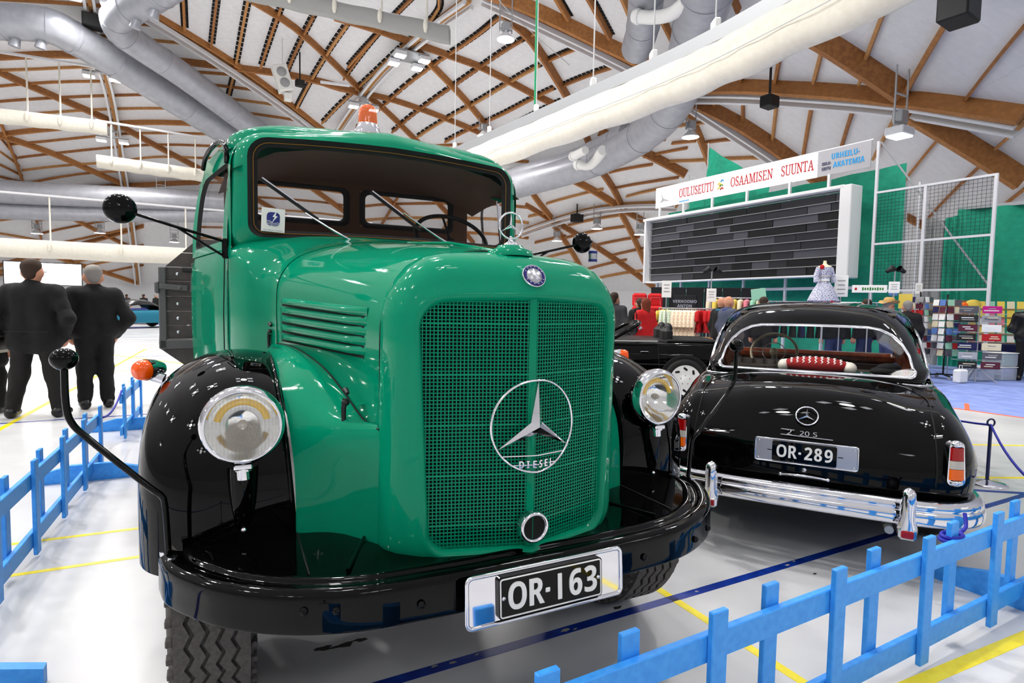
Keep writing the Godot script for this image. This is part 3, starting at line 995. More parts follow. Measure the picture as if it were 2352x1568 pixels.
	var pr := thing("wall_projector", "white floodlight box with two dark lenses hanging below the arch", "projector", Vector3(-15.8, 16.4, -40.1), 0.5)
	part("case", Geo.new().box(Vector3.ZERO, Vector3(0.95, 1.7, 0.8), 0.06, Basis(Vector3.BACK, 0.3)), M.white_plastic, pr)
	for y in [-0.35, 0.35]:
		part("front_grille", Geo.new().lathe(Transform3D(Basis(Vector3.BACK, 0.3) * Basis(Vector3.RIGHT, PI / 2), Basis(Vector3.BACK, 0.3) * Vector3(0, y, 0.41)), [Vector2(0.001, 0.03), Vector2(0.3, 0.03), Vector2(0.32, 0.0)], 16), M.grey_print, pr)
	part("yoke", Geo.new().box(Vector3(0.35, -1.15, 0), Vector3(0.5, 0.5, 0.5), 0.05), M.white_plastic, pr)
	part("hanging_wire", Geo.new().tube([Vector3(0, 0.8, 0), Vector3(0, 3.6, 0)], 0.02, 5), M.cable, pr)
	solo("fluorescent_fitting", Geo.new().box(Vector3.ZERO, Vector3(2.0, 0.14, 0.3), 0.03), M.white_steel, "slim white batten fitting on the roof beside the arch", "lamp", "", Vector3(-12.8, 16.8, -41.9), 0.3)
	solo("climbing_rope", Geo.new().tube([on_dome(0.62, -19.4, 0.3), Vector3(0.62, 7.95, -19.4)], 0.04, 8), M.green_rope, "bright green rope hanging from the roof to the white curtain beam", "rope")
	var p := on_dome(-3.5, -27.0, 0.9)
	var q := on_dome(3.0, -34.0, 0.9)
	solo("suspension_wire", Geo.new().tube([p, p.lerp(q, 0.5) - Vector3(0, 0.4, 0), q], 0.02, 5), M.cable, "thin wire sagging between arches above the cab", "wire")

func roll(a: Vector3, b: Vector3, h: float, ropes: int, m: Material, label: String, up: float) -> void:
	var t := thing("curtain_roll", label, "curtain", Vector3.ZERO, 0, "rolled hall curtains")
	var side := (b - a).cross(Vector3.UP).normalized()
	var rows := []
	for k in 25:
		var c := a.lerp(b, k / 24.0)
		var row := PackedVector3Array()
		for q in [Vector2(0.3, 0.5), Vector2(0.38, 0.1), Vector2(0.3, -0.35), Vector2(0.0, -0.5), Vector2(-0.3, -0.35), Vector2(-0.38, 0.1), Vector2(-0.3, 0.5)]:
			row.append(c + side * q.x * h * (1.0 + 0.05 * sin(k * 2.1)) + Vector3(0, q.y * h + 0.03 * sin(k * 1.3), 0))
		rows.append(row)
	var g := Geo.new().smooth().grid(rows, true)
	g.flat()
	for e in [0, 24]:
		for k in range(1, 6):
			g.tri(rows[e][0], rows[e][k], rows[e][k + 1])
	part("curtain", g, m, t)
	part("spreader", Geo.new().bar(a + Vector3(0, h * 0.5, 0), b + Vector3(0, h * 0.5, 0), 0.3 * h, 0.12), M.white_steel, t)
	part("top_rail", Geo.new().bar(a + Vector3(0, h * 0.5 + up, 0), b + Vector3(0, h * 0.5 + up, 0), 0.25, 0.12), M.white_steel, t)
	for k in ropes:
		var c := a.lerp(b, (k + 0.5) / ropes)
		part("rope", Geo.new().tube([c + Vector3(0, h * 0.3, 0) + side * h * 0.38, c + Vector3(0, h * 0.6, 0), c + Vector3(0, h * 0.5 + up, 0)], 0.05, 6), M.white_cloth, t)
		part("rope_coil", Geo.new().ball(c + Vector3(0, h * 0.15, 0) + side * h * 0.42, Vector3(0.12, 0.35, 0.12), 10), M.white_cloth, t)

# ---------------------------------------------------------------- the lorry; a: across, y: up, b: back from the front bumper
func V(a: float, y: float, b: float) -> Vector3:
	return Vector3(a, y, -b)

# one closed ring from an outline, b follows a shallow V from the middle to the sides
func ring_at(o: PackedVector2Array, bc: float, bs: float, w: float) -> Array:
	var r := []
	for p in o:
		r.append(V(p.x, p.y, lerp(bc, bs, clamp(abs(p.x) / w, 0.0, 1.2))))
	return r

func loops(g: Geo, rings: Array, sm := 0) -> void:
	g.smooth(sm)
	g.grid(rings, true)

func mirror_net(net: Array) -> Array:
	var out := []
	for r in net:
		var q := []
		for p in r:
			q.append(Vector3(-p.x, p.y, p.z))
		out.append(q)
	return out

func hood_w(b: float) -> float:
	return 0.393 + 0.19 * (b - 0.3)

func hood_section(b: float, w: float, top: float, ybot: float, q := 1.0) -> Array:
	var r := []
	var half := [Vector2(0, top), Vector2(w * 0.3, top - 0.006 * q), Vector2(w * 0.56, top - 0.03 * q), Vector2(w * 0.78, top - 0.072 * q), Vector2(w * 0.91, top - 0.125 * q), Vector2(w * 0.985, top - 0.205 * q), Vector2(w, top - 0.29 * q), Vector2(w, lerp(top - 0.29 * q, ybot, 0.5)), Vector2(w, ybot)]
	for i in range(half.size() - 1, 0, -1):
		r.append(V(-half[i].x, half[i].y, b))
	for p in half:
		r.append(V(p.x, p.y, b))
	return r

# a sharp-edged three-pointed star, facing +z, radius r, plus its ring
func star(g: Geo, xf: Transform3D, r: float, th: float) -> void:
	g.flat()
	for k in 3:
		var a := PI / 2 + TAU * k / 3
		var tip := Vector3(cos(a), sin(a), 0) * r
		var n1 := Vector3(cos(a + PI / 3), sin(a + PI / 3), 0) * r * 0.14
		var n2 := Vector3(cos(a - PI / 3), sin(a - PI / 3), 0) * r * 0.14
		var top := Vector3(0, 0, th)
		var low := Vector3(0, 0, -th * 0.4)
		g.tri(xf * tip, xf * n2, xf * top)
		g.tri(xf * n1, xf * tip, xf * top)
		g.tri(xf * tip, xf * n1, xf * low)
		g.tri(xf * n2, xf * tip, xf * low)

func face(a: float, y: float, b: float, yaw := 0.0, tilt := 0.0) -> Transform3D:
	return Transform3D(Basis(Vector3.UP, yaw) * Basis(Vector3.RIGHT, tilt), V(a, y, b))

func facing(a: float, y: float, b: float, yaw := 0.0, tilt := 0.0) -> Transform3D:   # lathe axis pointing forward
	return Transform3D(Basis(Vector3.UP, yaw) * Basis(Vector3.RIGHT, PI / 2 + tilt), V(a, y, b))

func build_truck() -> void:
	var t := thing("lorry", "dark green vintage lorry with black mudguards, mesh grille and plate OR-163", "truck", Vector3(0.0926, 0, -1.623), deg_to_rad(26.0))
	truck_front(t)
	truck_wings(t)
	truck_bumper(t)
	truck_cab(t)
	truck_bed(t)

func truck_front(t: Node3D) -> void:
	var green: Material = M.green_paint
	# radiator shell, built up of rounded rings from the grille opening out and back to the bonnet seam
	var g := Geo.new()
	var spec := [
		[0.306, 0.280, 0.722, 1.412, 0.06, 0.05, 0.012, 0.095, 0.175],
		[0.318, 0.292, 0.706, 1.424, 0.07, 0.06, 0.014, 0.058, 0.148],
		[0.325, 0.299, 0.699, 1.431, 0.075, 0.065, 0.015, 0.046, 0.139],
		[0.335, 0.309, 0.690, 1.441, 0.08, 0.07, 0.016, 0.046, 0.140],
		[0.342, 0.318, 0.683, 1.449, 0.085, 0.075, 0.018, 0.058, 0.150],
		[0.352, 0.335, 0.676, 1.474, 0.10, 0.08, 0.018, 0.068, 0.158],
		[0.368, 0.362, 0.668, 1.503, 0.125, 0.09, 0.02, 0.088, 0.178],
		[0.380, 0.384, 0.660, 1.532, 0.145, 0.08, 0.022, 0.126, 0.205],
		[0.388, 0.396, 0.655, 1.547, 0.165, 0.06, 0.026, 0.176, 0.24],
		[0.393, 0.400, 0.652, 1.555, 0.18, 0.05, 0.03, 0.24, 0.275],
		[0.393, 0.402, 0.650, 1.557, 0.185, 0.05, 0.033, 0.298, 0.298],
	]
	var rings := []
	for s in spec:
		rings.append(ring_at(outline(s[0], s[1], s[2], s[3], s[4], s[5], s[6]), s[7], s[8], s[0]))
	loops(g, rings)
	part("radiator_shell", g, green, t)
	# thin bead round the opening
	# grille mesh: two flat halves meeting in a shallow V
	g = Geo.new()
	var g2 := Geo.new()
	var bz := func(a: float) -> float: return lerp(0.068, 0.155, abs(a) / 0.31)
	var half_w := func(y: float) -> float:
		var w: float = lerp(0.292, 0.318, (y - 0.706) / 0.72)
		if y > 1.36:
			w -= 0.07 - sqrt(max(0.0, 0.07 * 0.07 - pow(y - 1.36, 2)))
		if y < 0.765:
			w -= 0.06 - sqrt(max(0.0, 0.06 * 0.06 - pow(0.765 - y, 2)))
		return w
	var pitch := 0.01045
	for s in [-1.0, 1.0]:
		var k := 0
		var a := 0.016
		while a < 0.317:
			var y0 := 0.708
			var y1: float = 1.424 + 0.012 * (1.0 - a / 0.318)
			while half_w.call(y0) < a and y0 < 0.8:
				y0 += 0.004
			while half_w.call(y1) < a and y1 > 1.3:
				y1 -= 0.004
			var wide := 0.0052 if k % 8 == 0 and k > 0 else 0.0026
			(g2 if k % 8 == 0 else g).bar(V(s * a, y0, bz.call(a)), V(s * a, y1, bz.call(a)), wide, 0.003, Vector3.RIGHT)
			a += pitch
			k += 1
		k = 0
		var y := 0.718
		while y < 1.43:
			var w: float = half_w.call(y)
			var wide := 0.005 if k % 14 == 6 else 0.0026
			(g2 if k % 14 == 6 else g).bar(V(s * 0.012, y, bz.call(0.012) - 0.001), V(s * w, y, bz.call(w) - 0.001), 0.003, wide)
			y += pitch
			k += 1
	var gm := part("grille_mesh", g, green, t)
	stuff(gm)
	stuff(part("grille_rib", g2, green, t))
	# folded centre strip
	g = Geo.new().flat()
	for s in [-1.0, 1.0]:
		g.quad(V(0, 0.712, 0.048), V(0, 1.44, 0.05), V(s * 0.013, 1.438, 0.07), V(s * 0.013, 0.712, 0.07))
	part("grille_strip", g, green, t)
	# radiator core seen through the mesh
	part("radiator_core", Geo.new().box(V(0, 1.05, 0.27), Vector3(0.72, 0.86, 0.06), 0.01), M.void, t)
	# the starting-handle hole
	g = Geo.new().lathe(facing(0, 0.772, 0.052), [Vector2(0.034, -0.03), Vector2(0.034, 0.012), Vector2(0.037, 0.018), Vector2(0.042, 0.02), Vector2(0.046, 0.014), Vector2(0.047, -0.012)], 40)
	part("crank_hole_ring", g, M.chrome, t, "chrome ring at the foot of the grille")
	part("crank_hole", Geo.new().lathe(facing(0, 0.772, 0.05), [Vector2(0.001, 0.0), Vector2(0.035, 0.0)], 24), M.void, t)
	# big star with its ring, bent round the V of the grille
	var em := Node3D.new()
	em.name = "star_emblem"
	t.add_child(em, true)
	g = Geo.new().smooth(1)
	var bend := func(p: Vector2, lift: float) -> Vector3: return V(p.x, 1.073 + p.y, 0.034 + abs(p.x) * 0.24 - lift)
	var rr := []
	for k in 73:
		var a := TAU * k / 72.0
		var ring := PackedVector3Array()
		for q in [Vector2(0.1375, 0.0), Vector2(0.136, 0.006), Vector2(0.132, 0.006), Vector2(0.1295, 0.0), Vector2(0.132, -0.004), Vector2(0.136, -0.004)]:
			ring.append(bend.call(Vector2(cos(a), sin(a)) * q.x, q.y))
		rr.append(ring)
	g.grid(rr, true)
	var er := part("ring", g, M.chrome, em)
	g = Geo.new().flat()
	for k in 3:
		var a := PI / 2 + TAU * k / 3
		var tip := Vector2(cos(a), sin(a)) * 0.131
		var n1 := Vector2(cos(a + PI / 3), sin(a + PI / 3)) * 0.021
		var n2 := Vector2(cos(a - PI / 3), sin(a - PI / 3)) * 0.021
		g.tri(bend.call(tip, 0.002), bend.call(n2, 0.0), bend.call(Vector2.ZERO, 0.016))
		g.tri(bend.call(n1, 0.0), bend.call(tip, 0.002), bend.call(Vector2.ZERO, 0.016))
	part("star", g, M.chrome, em)
	for s in [-1.0, 1.0]:
		g = Geo.new()
		for y in [-0.085, -0.112]:
			g.bar(bend.call(Vector2(0.0, y), 0.002), bend.call(Vector2(s * sqrt(0.132 * 0.132 - y * y), y), 0.002), 0.003, 0.0028)
		part("scroll_bar", g, M.chrome, em)
	for i in 6:
		var ch := "DIESEL"[i]
		var x := -0.048 + i * 0.0192
		words(ch, 0.021, 0.004, M.chrome, em, face(x, 0.964, 0.026 + abs(x) * 0.24, 0.23 * sign(x)), true, false, 0.9, "letter")
	er.set_meta("label", "chrome ring of the grille star")
	# bonnet badge
	var bd := Node3D.new()
	bd.name = "bonnet_badge"
	t.add_child(bd, true)
	var bx := facing(0, 1.506, 0.0735, 0, 0.0)
	bx.basis = Basis(Vector3.RIGHT, -0.5) * bx.basis
	part("rim", Geo.new().lathe(bx, [Vector2(0.001, 0.002), Vector2(0.0345, 0.002), Vector2(0.036, 0.004), Vector2(0.037, 0.0), Vector2(0.037, -0.01)], 32), M.chrome, bd)
	part("enamel_ring", Geo.new().lathe(bx, [Vector2(0.024, 0.003), Vector2(0.025, 0.0045), Vector2(0.033, 0.0045), Vector2(0.034, 0.003)], 32), M.badge_blue, bd, "dark blue enamel ring")
	part("disc", Geo.new().lathe(bx, [Vector2(0.001, 0.005), Vector2(0.024, 0.0045), Vector2(0.0245, 0.003)], 32), M.brushed, bd)
	g = Geo.new()
	star(g, Transform3D(Basis(Vector3.RIGHT, -0.5), V(0, 1.506, 0.0735)) * Transform3D(Basis(), Vector3(0, 0, 0.005)), 0.023, 0.005)
	part("star", g, M.chrome, bd)
	for k in 12:
		var a := PI * (0.15 + 0.7 * (k % 6) / 5.0) * (1.0 if k < 6 else -1.0)
		var c := Transform3D(Basis(Vector3.RIGHT, -0.5), V(0, 1.506, 0.0735)) * Vector3(cos(a) * 0.029, sin(a) * 0.029, 0.0045)
		part("letter", Geo.new().box(c, Vector3(0.0022, 0.0048, 0.002), 0.0, Basis(Vector3.RIGHT, -0.5) * Basis(Vector3.BACK, a - PI / 2)), M.chrome, bd)
	# standing star on the nose
	var or_ := Node3D.new()
	or_.name = "bonnet_mascot"
	t.add_child(or_, true)
	part("ring", Geo.new().torus(facing(0, 1.668, 0.232), 0.0405, 0.0032, 48, 8), M.chrome, or_)
	g = Geo.new()
	star(g, face(0, 1.668, 0.232), 0.04, 0.007)
	star(g, face(0, 1.668, 0.232, PI), 0.04, 0.007)
	part("star", g, M.chrome, or_)
	part("foot", Geo.new().lathe(Transform3D(Basis(), V(0, 1.606, 0.232)), [Vector2(0.024, 0.0), Vector2(0.024, 0.004), Vector2(0.017, 0.009), Vector2(0.010, 0.014), Vector2(0.006, 0.02), Vector2(0.004, 0.026), Vector2(0.005, 0.028), Vector2(0.001, 0.03)], 20), M.chrome, or_)
	part("filler_cap", Geo.new().lathe(Transform3D(Basis(), V(0, 1.572, 0.236)), [Vector2(0.075, 0.0), Vector2(0.07, 0.018), Vector2(0.045, 0.026), Vector2(0.04, 0.034), Vector2(0.001, 0.037)], 28), green, t)
	# bonnet
	g = Geo.new()
	var net := []
	for b in [0.304, 0.42, 0.66, 0.95, 1.22, 1.41]:
		var f: float = (b - 0.304) / 1.1
		net.append(hood_section(b, hood_w(b), lerp(1.594, 1.715, pow(f, 0.85)), lerp(0.96, 1.16, clamp(f * 1.6, 0, 1))))
	g.patch(net, 3)
	var hood := part("bonnet", g, green, t)
	# dark seam line between shell and bonnet
	var seam := []
	for p in hood_section(0.3, 0.3935, 1.592, 1.05):
		seam.append(p)
	part("seam", Geo.new().tube(Geo.spline(seam, 3), 0.0032, 6), M.void, hood)
	# centre ridge of the bonnet
	part("hinge_strip", Geo.new().tube([V(0, 1.594, 0.31), V(0, 1.665, 0.8), V(0, 1.718, 1.4)], 0.006, 8), green, hood)
	# louvres
	for s in [-1.0, 1.0]:
		for k in 5:
			var yf := 1.392 - k * 0.031
			var yr := 1.424 - k * 0.039
			var rows := []
			for i in 9:
				var f := i / 8.0
				var b: float = lerp(0.4, 1.34, f)
				var swell: float = 0.022 * min(1.0, min(f, 1.0 - f) * 14.0)
				var y: float = lerp(yf, yr, f)
				var w: float = hood_w(b) - 0.001
				rows.append(PackedVector3Array([V(s * w, y + 0.014, b), V(s * (w + swell * 0.5), y + 0.011, b), V(s * (w + swell * 0.9), y + 0.003, b), V(s * (w + swell), y - 0.006, b), V(s * (w + swell * 0.8), y - 0.0125, b), V(s * (w + swell * 0.3), y - 0.0145, b)]))
			part("louvre", Geo.new().smooth().grid(rows), green, hood)
			part("louvre_slot", Geo.new().bar(V(s * (hood_w(0.42) + 0.001), yf - 0.0185, 0.42), V(s * (hood_w(1.32) + 0.001), yr - 0.019, 1.32), 0.003, 0.008), M.void, hood)
	# rubber bonnet catches
	for s in [-1.0, 1.0]:
		for c in [[0.425, 1.08, 0.41], [1.465, 1.25, 0.607]]:
			var a: float = s * (c[2] + (0.062 if c[0] < 1.0 else 0.022))
			var y: float = c[1]
			var b: float = c[0]
			var k := Node3D.new()
			k.name = "bonnet_catch"
			t.add_child(k, true)
			part("rubber_strap", Geo.new().tube([V(a, y - 0.058, b), V(a + s * 0.006, y - 0.03, b), V(a + s * 0.006, y + 0.01, b), V(a, y + 0.04, b)], [0.010, 0.007, 0.008, 0.009], 10), M.grip_rubber, k)
			part("grip", Geo.new().tube([V(a - s * 0.004, y + 0.056, b + 0.012), V(a, y + 0.066, b), V(a - s * 0.004, y + 0.058, b - 0.016)], [0.006, 0.01, 0.006], 10), M.grip_rubber, k)
			part("bulge", Geo.new().ball(V(a, y + 0.028, b), Vector3(0.013, 0.012, 0.013), 12), M.grip_rubber, k)
			part("bracket", Geo.new().box(V(s * (c[2] + 0.01), y - 0.06, b), Vector3(0.03, 0.024, 0.024), 0.004), M.grip_rubber, k)
			part("hook_plate", Geo.new().box(V(s * (c[2] + 0.012), y + 0.02, b), Vector3(0.03, 0.005, 0.03), 0.001), green, k)
			part("bolt", Geo.new().lathe(facing(a, y - 0.06, b - 0.012), [Vector2(0.006, 0.0), Vector2(0.006, 0.003), Vector2(0.001, 0.004)], 10), M.chrome, k)

# mudguard profile: (back, up) from the foot in front, over the wheel, to the running board
const WING := [[0.462, 0.60], [0.458, 0.70], [0.462, 0.86], [0.505, 0.995], [0.60, 1.105], [0.74, 1.175], [0.95, 1.213], [1.2, 1.2], [1.45, 1.10], [1.64, 0.92], [1.74, 0.72]]

func truck_wings(t: Node3D) -> void:
	for s in [-1.0, 1.0]:
		var side := "mudguard"
		# black wing
		var net := []
		var n := WING.size()
		for i in n:
			var p := Vector2(WING[i][0], WING[i][1])
			var d := (Vector2(WING[min(i + 1, n - 1)][0], WING[min(i + 1, n - 1)][1]) - Vector2(WING[max(i - 1, 0)][0], WING[max(i - 1, 0)][1])).normalized()
			var nor := Vector2(-d.y, d.x)      # outward
			if nor.dot(p - Vector2(1.0, 0.7)) < 0:
				nor = -nor
			var row := []
			var inner: float = lerp(0.612, 0.648, clamp((p.y - 0.7) / 0.5, 0.0, 1.0))
			for q in [[inner, -0.012], [inner + 0.01, 0.0], [0.70, 0.012], [0.79, 0.016], [0.87, 0.002], [0.935, -0.028], [0.99, -0.066], [1.03, -0.115], [1.054, -0.18], [1.06, -0.25], [1.055, -0.3]]:
				var o: Vector2 = p + nor * q[1]
				row.append(V(s * q[0], o.y, o.x))
			net.append(row)
		var w := part(side, Geo.new().patch(net, 3), M.black_paint, t)
		var rim := []
		for r in net:
			rim.append(r[r.size() - 1])
		part("rolled_edge", Geo.new().tube(Geo.spline(rim, 3), 0.008, 8), M.black_paint, w)
		var pip := []
		for r in net:
			pip.append(r[1])
		part("piping", Geo.new().tube(Geo.spline(pip.slice(1), 3), 0.006, 8), M.black_paint, w)
		# green inner wing between bonnet and mudguard
		var F := [[0.617, 0.69, 0.455], [0.618, 0.868, 0.47], [0.627, 0.995, 0.52], [0.639, 1.115, 0.65], [0.645, 1.165, 0.79], [0.648, 1.194, 0.97], [0.65, 1.19, 1.2], [0.66, 1.15, 1.45]]
		var H := [[0.398, 0.665, 0.29], [0.397, 0.86, 0.29], [0.396, 1.04, 0.292], [0.418, 1.052, 0.42], [0.458, 1.133, 0.63], [0.495, 1.188, 0.83], [0.553, 1.227, 1.14], [0.61, 1.228, 1.45]]
		net = []
		for i in 8:
			var a := Vector3(F[i][0], F[i][1], F[i][2])
			var b := Vector3(H[i][0], H[i][1], H[i][2])
			var row := []
			var up: float = [0.0, 0.0, 0.0, 0.005, 0.02, 0.028, 0.025, 0.02][i]
			var fw: float = [0.03, 0.03, 0.02, 0.0, -0.01, -0.01, 0.0, 0.0][i]
			for f in [0.0, 0.3, 0.6, 0.85, 1.0]:
				var q := a.lerp(b, f)
				var k: float = sin(f * PI)
				q.y += up * k
				q.z += fw * k
				row.append(V(s * q.x, q.y, q.z))
			net.append(row)
		var inn := part("inner_wing", Geo.new().patch(net, 4), M.green_paint, t)
		var edge := []
		for i in range(2, 8):
			edge.append(V(s * (H[i][0] + 0.002), H[i][1] + 0.002, H[i][2]))
		part("seam", Geo.new().tube(Geo.spline(edge, 3), 0.003, 6), M.void, inn)
		for q in [[0.405, 0.93, 0.318], [0.43, 0.80, 0.36]]:
			part("bolt", Geo.new().ball(V(s * q[0], q[1], q[2]), Vector3(0.008, 0.008, 0.006), 10), M.green_paint, inn)
		# headlamp
		var hl := Node3D.new()
		hl.name = "headlamp"
		t.add_child(hl, true)
		var ha: float = s * 0.765
		var hx := facing(ha, 1.058, 0.43)
		part("bucket", Geo.new().lathe(hx, [Vector2(0.03, -0.11), Vector2(0.07, -0.085), Vector2(0.098, -0.04), Vector2(0.107, 0.0)], 40), M.black_paint, hl)
		part("rim", Geo.new().lathe(hx, [Vector2(0.104, -0.022), Vector2(0.113, -0.018), Vector2(0.116, 0.0), Vector2(0.1145, 0.016), Vector2(0.108, 0.029), Vector2(0.101, 0.034), Vector2(0.098, 0.03)], 48), M.chrome, hl)
		part("reflector", Geo.new().lathe(hx, [Vector2(0.002, -0.06), Vector2(0.03, -0.055), Vector2(0.06, -0.035), Vector2(0.085, -0.005), Vector2(0.099, 0.026)], 40), M.reflector, hl)
		var cres := []
		for k in 17:
			var a2 := deg_to_rad(lerp(12.0, 168.0, k / 16.0))
			var row := PackedVector3Array()
			for q in [[0.058, 0.004], [0.063, 0.012], [0.072, 0.012], [0.078, 0.004]]:
				row.append(V(ha + cos(a2) * q[0], 1.058 + sin(a2) * q[0], 0.432 - q[1]))
			cres.append(row)
		part("bulb_cover", Geo.new().smooth().grid(cres), M.yellow_glass, hl, "yellow tinted glass inside the headlamp")
		part("bulb", Geo.new().ball(V(ha, 1.058, 0.435), Vector3(0.014, 0.014, 0.022), 12), M.clear_lens, hl)
		part("lens", Geo.new().lathe(hx, [Vector2(0.001, 0.047), Vector2(0.03, 0.045), Vector2(0.06, 0.041), Vector2(0.085, 0.035), Vector2(0.099, 0.028)], 40), M.lens_glass, hl)
		for k in 5:
			part("lens_ring", Geo.new().torus(facing(ha, 1.043, 0.43 - 0.0455 + k * 0.0009), 0.009 + k * 0.0085, 0.0021, 32, 6), M.lens_glass, hl)
		var fl := Geo.new()
		for k in range(-9, 10):
			var x := k * 0.0098
			for sg in [-1.0, 1.0]:
				var y0: float = 0.048 if abs(x) < 0.045 else 0.0
				var ym: float = sqrt(max(0.0, 0.094 * 0.094 - x * x))
				if sg < 0:
					y0 = 0.06 if abs(x) < 0.045 else 0.01
				if ym > y0 + 0.005:
					fl.tube([V(ha + x, 1.058 + sg * y0, 0.386 + pow(x, 2) + y0 * y0), V(ha + x, 1.058 + sg * ym, 0.399)], 0.0022, 6, false)
		part("lens_fluting", fl, M.lens_glass, hl)
		part("clamp_screw", Geo.new().box(V(ha, 0.938, 0.405), Vector3(0.05, 0.016, 0.02), 0.004), M.chrome, hl)
		part("pillar_nut", Geo.new().lathe(Transform3D(Basis(), V(ha, 0.90, 0.42)), [Vector2(0.001, 0.0), Vector2(0.019, 0.0), Vector2(0.019, 0.026), Vector2(0.025, 0.026), Vector2(0.025, 0.038), Vector2(0.012, 0.04), Vector2(0.012, 0.06)], 12, true), M.chrome, hl)
		# teardrop foot on the mudguard
		var rows := []
		for i in 9:
			var f := i / 8.0
			var y: float = lerp(0.93, 0.725, f)
			var ww: float = 0.042 * sqrt(max(0.02, 1.0 - pow(f, 2.2)))
			var dd: float = 0.04 * sqrt(max(0.03, 1.0 - pow(f, 1.7)))
			var row := []
			for k in 7:
				var a := PI * k / 6.0
				row.append(V(ha + cos(a) * ww, y, 0.452 - sin(a) * dd))
			rows.append(row)
		part("lamp_bracket", Geo.new().patch(rows, 2), M.black_paint, hl)
		part("bracket_bolt", Geo.new().ball(V(ha, 0.742, 0.432), Vector3(0.009, 0.009, 0.008), 12), M.chrome, hl)
		# direction indicator on the wing's shoulder
		var ti := Node3D.new()
		ti.name = "indicator"
		t.add_child(ti, true)
		var ix := facing(s * 1.07, 1.158, 1.10, s * 0.75)
		part("indicator_housing", Geo.new().lathe(ix, [Vector2(0.001, -0.075), Vector2(0.022, -0.06), Vector2(0.034, -0.03), Vector2(0.039, 0.0), Vector2(0.04, 0.012)], 24), M.chrome, ti)
		part("indicator_lens", Geo.new().lathe(ix, [Vector2(0.038, 0.012), Vector2(0.037, 0.032), Vector2(0.03, 0.046), Vector2(0.001, 0.052)], 24), M.orange_lens, ti, "orange indicator lens")
		part("indicator_foot", Geo.new().tube([V(s * 1.02, 1.12, 1.1), V(s * 1.075, 1.14, 1.11)], 0.02, 10), M.chrome, ti)
		# width rod with a ball on top
		var rod := Node3D.new()
		rod.name = "width_rod"
		t.add_child(rod, true)
		var rp := Geo.spline([V(s * 0.958, 0.70, 0.436), V(s * 0.964, 0.84, 0.43), V(s * 0.972, 0.875, 0.425), V(s * 1.0, 0.905, 0.42), V(s * 1.13, 1.05, 0.41), V(s * 1.166, 1.10, 0.405), V(s * 1.176, 1.15, 0.405), V(s * 1.177, 1.25, 0.405)], 4)
		part("rod", Geo.new().tube(rp, 0.0085, 10), M.black_paint, rod)
		part("ball", Geo.new().ball(V(s * 1.177, 1.263, 0.405), Vector3(0.031, 0.0285, 0.031), 24), M.black_paint, rod)
		part("rod_bolt", Geo.new().lathe(Transform3D(Basis(), V(s * 0.945, 0.695, 0.40)), [Vector2(0.013, 0.0), Vector2(0.013, 0.012), Vector2(0.001, 0.014)], 8, true), M.chrome, rod)
		part("rod_bolt", Geo.new().lathe(Transform3D(Basis(), V(s * 0.97, 0.695, 0.45)), [Vector2(0.012, 0.0), Vector2(0.012, 0.012), Vector2(0.001, 0.014)], 8, true), M.chrome, rod)
	# wheels
	for s in [-1.0, 1.0]:
		wheel(t, V(s * 0.852, 0.485, 0.93), 0.485, 0.115, s)
		wheel(t, V(s * 0.93, 0.485, 4.6), 0.485, 0.115, s)
		wheel(t, V(s * 0.65, 0.485, 4.6), 0.485, 0.115, s)
	part("front_axle", Geo.new().bar(V(-0.74, 0.45, 0.93), V(0.74, 0.45, 0.93), 0.09, 0.1, Vector3.UP, 0.01), M.dark_steel, t)
	part("rear_axle", Geo.new().tube([V(-0.8, 0.48, 4.6), V(0.8, 0.48, 4.6)], 0.09, 12), M.dark_steel, t)
	for s in [-1.0, 1.0]:
		part("chassis_rail", Geo.new().bar(V(s * 0.38, 0.60, 0.5), V(s * 0.38, 0.68, 6.0), 0.07, 0.18, Vector3.UP, 0.01), M.dark_steel, t)
	part("engine_sump", Geo.new().box(V(0, 0.72, 0.95), Vector3(0.6, 0.34, 1.2), 0.05), M.dark_steel, t)

